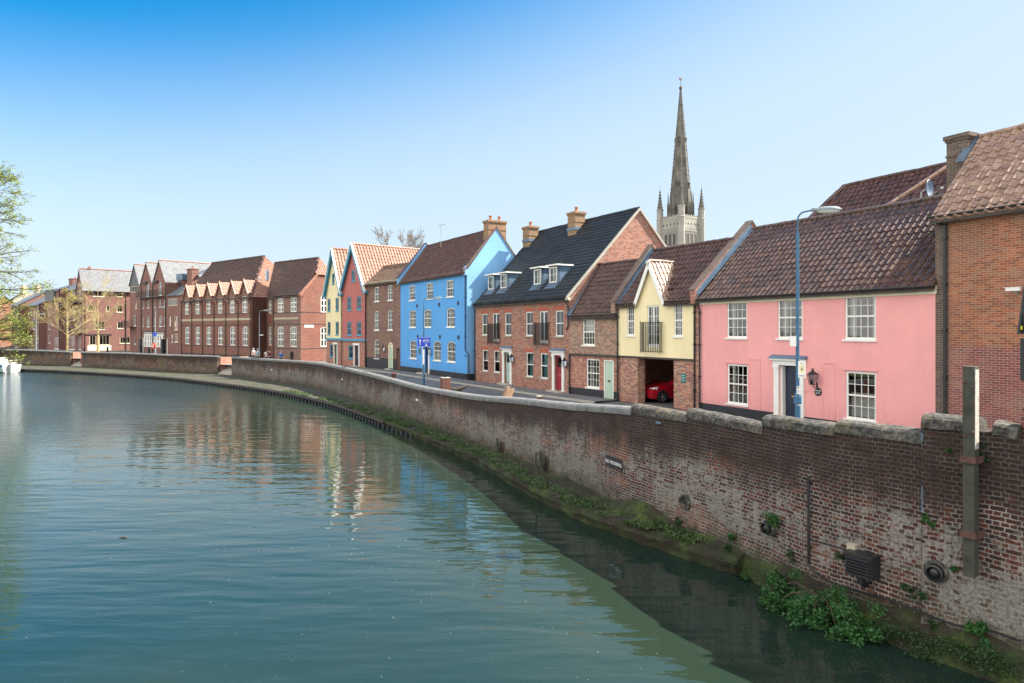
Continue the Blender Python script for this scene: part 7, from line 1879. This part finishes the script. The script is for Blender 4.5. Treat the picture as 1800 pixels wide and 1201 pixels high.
# ---------------------------------------------------------------- boat
def boat():
    e = empty('cabin_boat', (-63.3,86.4,0), math.atan2(-14.6,18.4)*0+R(-27), 'small white and teal cabin boat moored at the far ledge, deck heaped with white gear', 'boat')
    # local +x is the stern end (right in the picture)
    st = [(-7.5,.05,1.35,.5),(-6.5,.65,1.25,.15),(-5,1.05,1.12,-.15),(-3,1.25,1.02,-.25),(-1,1.25,1.0,-.28),(0,1.12,1.0,-.25)]
    m = MB(); n = 7; V = []
    for (x, w, zt, zb) in st:
        V.append([(x,-w,zt),(x,-w*.97,zt-.3),(x,-w*.85,.1),(x,0,zb),(x,w*.85,.1),(x,w*.97,zt-.3),(x,w,zt)])
    for a, b in zip(V[:-1], V[1:]):
        for k in range(6): m.poly([a[k], a[k+1], b[k+1], b[k]], 1 if k in (0,5) else 0)
        m.poly([a[6], a[0], b[0], b[6]], 2)
    m.poly(V[-1], 2); m.poly(V[0][::-1]); m.build('hull', ['boat_teal','boat_blue','boat_white'], e)
    m = MB(); m.hexa([(-6,-.8,1.05),(-2.6,-.95,1.0),(-2.6,.95,1.0),(-6,.8,1.05)], [(-5.4,-.65,1.75),(-2.7,-.8,1.85),(-2.7,.8,1.85),(-5.4,.65,1.75)]); c = m.build('cabin', 'boat_white', e)
    m = MB()
    for x in (-5,-4,-3.3): m.poly([(x,-.93+.02*0,1.2),(x+.5,-.93,1.2),(x+.5,-.84,1.6),(x,-.86,1.6)])
    m.build('cabin_window', 'glass_dark', c)
    m = MB(); random.seed(4)
    for k in range(26): x = random.uniform(-2.6,-.3); yy = random.uniform(-.8,.8); s = random.uniform(.08,.22); m.lathe((x,yy,1.0+random.uniform(0,.45)), [(0,0),(s,.02),(s*1.1,s*.6),(s*.5,s),(0,s*1.05)], 7)
    m.build('deck_gear', 'far_wall', e)
    m = MB(); m.tube([(-.1,-1.1,1.0),(-.1,-1.1,1.6),(-2.4,-1.15,1.7),(-2.4,-1.15,1.0)], .02, 6); m.tube([(-.1,1.1,1.0),(-.1,1.1,1.6),(-2.4,1.15,1.7)], .02, 6); m.build('guard_rail', 'galv', e)
    m = MB(); m.hexa([(.02,-.3,-.2),(.32,-.3,-.1),(.32,.1,-.1),(.02,.1,-.2)], [(.05,-.35,1.15),(.5,-.35,1.2),(.5,.15,1.2),(.05,.15,1.15)]); m.build('outboard_motor', 'boat_white', e)
    for x in (-2.6,-4.2):
        m = MB(); m.lathe((x,-1.42,.12), [(0,0),(.2,.05),(.25,.3),(.2,.55),(.05,.62)], 9); m.tube([(x,-1.42,.7),(x,-1.25,1.05)], .015, 5); m.build('fender', 'boat_white', e, True)
    m = MB(); m.box(-2.9,-2.2,-1.29,-1.262,.74,.86); m.build('name_patch', 'ink', e)
    m = MB(); m.box(-4.8,-1.6,-1.285,-1.25,.52,.58); m.build('rubbing_strake', 'black_paint', e)
boat()
# ---------------------------------------------------------------- growth on the wall, ledge and footing
def tuft(px, py, w, h, n, label, m='leaf_green', size=.035, off=.12, name='wall_plant', droop=.3):
    r = wall_at(px, py, off=off)
    if not r: return
    p, a, nn = r; e = empty(name, p, 0, label, 'plant'); l = MB(); t = Vector((nn.y, -nn.x, 0))
    st_ = MB(); nc = max(5, n//45)
    for k in range(nc):
        c = t*random.gauss(0, w*.36)+nn*abs(random.gauss(0, w*.22))+Vector((0,0,random.gauss(0, h*.33)))
        st_.tube([Vector((0,0,-h*.1))-nn*off, c*.5+Vector((0,0,h*.08)), c], [.008,.006,.004], 4)
        leaf_blob(l, c, n//nc, min(w, h)*.30+.02, size, .8)
    l.build('leaves', m, e); st_.build('stems', 'bark_dark', e)
random.seed(40)
tuft(1364, 915, .22, .22, 900, 'round dark green tuft hanging over the drain flap', size=.022, off=.08)
tuft(1632, 913, .13, .13, 220, 'little green plant in the wall at the foot of the blue-grey conduit', size=.03, off=.05)
tuft(1671, 790, .13, .05, 160, 'small bright green plant in a brick joint near the top of the pier', size=.03, off=.04)
tuft(1736, 800, .10, .16, 160, 'dark plant in the corner right of the grey timber pile', 'leaf_dark', .03, .05)
tuft(1678, 996, .12, .06, 140, 'green sprig right of the round drain flap in the stone collar', size=.03, off=.05)
tuft(1197, 920, .12, .28, 300, 'narrow dark moss tongue below the ragged hole', 'leaf_dark', .03, .06)
tuft(1292, 945, .14, .16, 260, 'leafy plant growing from a small gap in the pale brickwork', 'leaf_green', .035, .07)
tuft(1395, 975, .10, .14, 160, 'small plant left of the thin dark pipe', 'leaf_dark', .03, .06)
tuft(1482, 975, .10, .12, 140, 'small plant tucked left of the louvred box', 'leaf_dark', .03, .06)
tuft(1610, 1035, .42, .12, 420, 'trailing dark plants under the brick overhang below the drain flap', 'leaf_dark', .03, .06)
tuft(1728, 1105, .22, .16, 420, 'green clump beside the cable at the lower right', 'leaf_green', .04, .10)
tuft(1742, 1135, .2, .16, 420, 'second green clump lowest on the near wall', 'leaf_green', .04, .12)
tuft(1645, 1098, .12, .12, 200, 'dark little plant above the yellow mossy step in the brickwork', 'leaf_dark', .035, .08)
tuft(1290, 975, .2, .2, 260, 'weedy green clump low on the pale mossy wall', 'leaf_dark', .04, .1)
tuft(1330, 1010, .14, .10, 200, 'pale green weed on the mossy footing', 'leaf_green', .04, .35)
tuft(1395, 1020, .2, .25, 360, 'grey-green weeds hanging at the left of the big bush', 'leaf_dark', .04, .3)
tuft(1205, 962, .12, .10, 160, 'pale green weed at the waterline right of the ledge end', 'leaf_green', .04, .35)
for px, py, w, h, n, lb_ in ((1118,940,.2,.08,420,'low green weeds at the tapering end of the mossy ledge'),(1160,965,.25,.12,420,'dark weeds on the footing just right of the ledge end'),(1245,1000,.22,.14,360,'hanging weeds on the footing below the ragged hole'),(1345,1040,.2,.12,320,'dark weeds on the footing left of the big bush'),(1050,905,.25,.06,360,'flat weed patch on the mossy ledge below the NO MOORING sign')):
    tuft(px, py, w, h, n, lb_, 'leaf_dark' if n < 400 else 'leaf_grass', .026, .45)
# the big bush low on the wall: many clumps along the footing
def bush():
    r = wall_at(1470, 1075, off=.45); p = r[0]; p.z = .45; e = empty('wall_bush', p, 0, 'big dark green bush overhanging the water at the foot of the near wall', 'bush')
    l = MB(); s = MB(); random.seed(51)
    spots = [(1400,1030,.5,.34),(1425,1055,.5,.42),(1455,1070,.6,.5),(1490,1085,.55,.5),(1520,1085,.55,.45),(1545,1110,.5,.36),(1440,1100,.75,.40),(1475,1115,.85,.44),(1515,1120,.8,.40),(1420,1120,.85,.26),(1560,1130,.5,.30),(1500,1060,.4,.42)]
    for px, py, off, rad in spots:
        q = wall_at(px, py, off=off); c = Vector((q[0].x, q[0].y, 0)); n = q[2]
        # height recovered at the clump's own distance
        c.z = 5.4-(py-580)*c.y/1200; c.z = max(.12, c.z)
        s.tube([Vector((p.x, p.y, .2))-p-n*.4, (c-p)*.6+Vector((0,0,.15)), c-p], [.02,.014,.006], 5)
        for k in range(8):
            cc = c-p+Vector((random.gauss(0,rad*.42), random.gauss(0,rad*.42), random.gauss(0,rad*.34)))
            leaf_blob(l, cc, 95, rad*.36, .036, .7)
    l.build('leaves', 'leaf_green', e); s.build('stems', 'bark_dark', e)
bush()
def trailing():
    e = empty('trailing_growth', (0,0,0), 0, 'dark low trailing plants along the waterline right of the big bush', 'plant'); l = MB(); random.seed(61)
    for k in range(46):
        px = 1560+k*5.2; q = wall_at(px, 1100, off=random.uniform(.2,.5))
        if not q: continue
        c = q[0].copy(); c.z = random.uniform(.05,.42); leaf_blob(l, c, 85, .17, .024, .7)
    for k in range(38):
        px = 1160+k*6.3; q = wall_at(px, 1000, off=random.uniform(.2,.45)); c = q[0].copy(); c.z = random.uniform(.1,.5); leaf_blob(l, c, 30, .15, .026, .7)
    o = l.build('trailing_leaves', 'leaf_dark', e); o['kind'] = 'stuff'
trailing()
def grass():
    random.seed(71); l = MB(); led = [p for p in ledp if p[1] < 56]
    for i in range(len(led)-6):
        p, q = led[i], led[i+1]; t = Vector((q[0]-p[0], q[1]-p[1], 0)).normalized(); n = Vector((-t.y, t.x, 0)); n = n if n.x > 0 else -n
        y = p[1]; dens = int(230*min(1.0, 24/y)); w = noise.noise(Vector((i*.13,0,0)))
        for k in range(dens):
            s = abs(random.gauss(.12, .33)); 
            if s > 1.0: continue
            c = Vector((p[0],p[1],.42))+n*(s+.03)+t*random.uniform(-.3,.3)
            if noise.noise(Vector((c.x*1.3, c.y*1.3, 5))) + .35*w < -.12: continue
            h = random.uniform(.02,.06)*(1.5 if y > 35 else 1); a = random.uniform(0,6.28); d = Vector((math.cos(a), math.sin(a), 0)); b = c+Vector((0,0,h))+d*h*.9
            sd_ = Vector((-d.y, d.x, 0))*.018*(1.6 if y > 30 else 1); l.poly([c-sd_, c+sd_, b+sd_*.5, b-sd_*.5])
            if k % 4 == 0: c2 = c-n*(s+.06)*random.random(); l.poly([c2, c2+sd_*1.5, c2+sd_*.5+Vector((0,0,.03))+d*.03])
    o = l.build('ledge_grass', 'leaf_grass'); o['kind'] = 'stuff'; o['label'] = 'short green grass and moss along the edge of the low ledge'
grass()
# forked dead stumps on the ledge against the wall
def fork(px, py, s, label):
    q = wall_at(px, py, off=.14); p = q[0]; t = Vector((q[2].y, -q[2].x, 0)); t = t if t.x > 0 else -t
    e = empty('forked_stump', p, 0, label, 'stump'); m = MB()
    m.tube([(0,0,-.1), (0,0,.25*s)], [.12*s,.10*s], 8); 
    m.tube([Vector((0,0,.2*s)), t*-.16*s+Vector((0,0,.5*s)), t*-.26*s+Vector((0,0,.78*s))], [.09*s,.075*s,.06*s], 7)
    m.tube([Vector((0,0,.2*s)), t*.16*s+Vector((0,0,.45*s)), t*.22*s+Vector((0,0,.68*s))], [.09*s,.08*s,.07*s], 7); m.build('stump_wood', 'timber_dark', e)
    l = MB(); random.seed(9)
    for k in range(5): leaf_blob(l, Vector((0,0,.1+.12*k))*s+q[2]*.05, 40, .10, .025)
    l.build('ivy_leaves', 'leaf_green', e)
fork(960, 832, .95, 'forked ivy-grown stump against the wall left of the NO MOORING sign')
fork(883, 800, .85, 'forked bare stump on the ledge further left against the wall')
# flecks floating on the river
m = MB(); random.seed(81)
for k in range(520):
    y = 7+random.random()**1.4*42; x = random.uniform(-.72, .28)*y
    if random.random() < .5: x = y*random.gauss(-.1,.16)
    if x > -.02*y+1.0 and y > 14: continue
    s = random.uniform(.006,.016)*(.5+y/30); a = random.uniform(0,3.1); c, q = math.cos(a)*s, math.sin(a)*s
    m.poly([(x-c,y-q,.004),(x+q*.5,y-c*.5,.004),(x+c,y+q,.006),(x-q*.5,y+c*.5,.005)])
o = m.build('floating_flecks', 'timber_pale'); o['kind'] = 'stuff'; o['label'] = 'pale flecks and seeds floating on the river'
m = MB(); m.tube([(0,0,.0),(.12,.02,.02),(.24,-.03,.01)], [.012,.018,.008], 6); o = m.build('driftwood', 'timber_dark'); o.location = (-10.2,17.7,0); tag(o, 'small dark piece of driftwood afloat in the middle of the river', 'driftwood')
# ---------------------------------------------------------------- groups of like things
GROUPS = {'street_lamp': 'street lamps along the quay', 'person': 'people standing on the quay', 'bollard': 'bollards on the far quay', 'river_wall': 'lengths of river wall',
          'river_steps': 'flights of river steps', 'timber_stump': 'timber stumps behind the wall', 'gabled_house': 'pair of steep-gabled houses', 'wall_plant': 'plants growing from the wall',
          'outfall_pipe': 'drain flaps in the near wall', 'marker_plate': 'marker plates on the wall', 'bare_tree': 'leafless trees', 'planter_tub': 'planter tubs behind the wall',
          'drain_cover': 'drain covers in the street', 'forked_stump': 'forked stumps on the ledge', 'tv_aerial': 'television aerials', 'wall_cable': 'cables on the near wall'}
for o in list(col.objects):
    if not o.parent and o.get('category') and o.name.split('.')[0] in GROUPS: o['group'] = GROUPS[o.name.split('.')[0]]
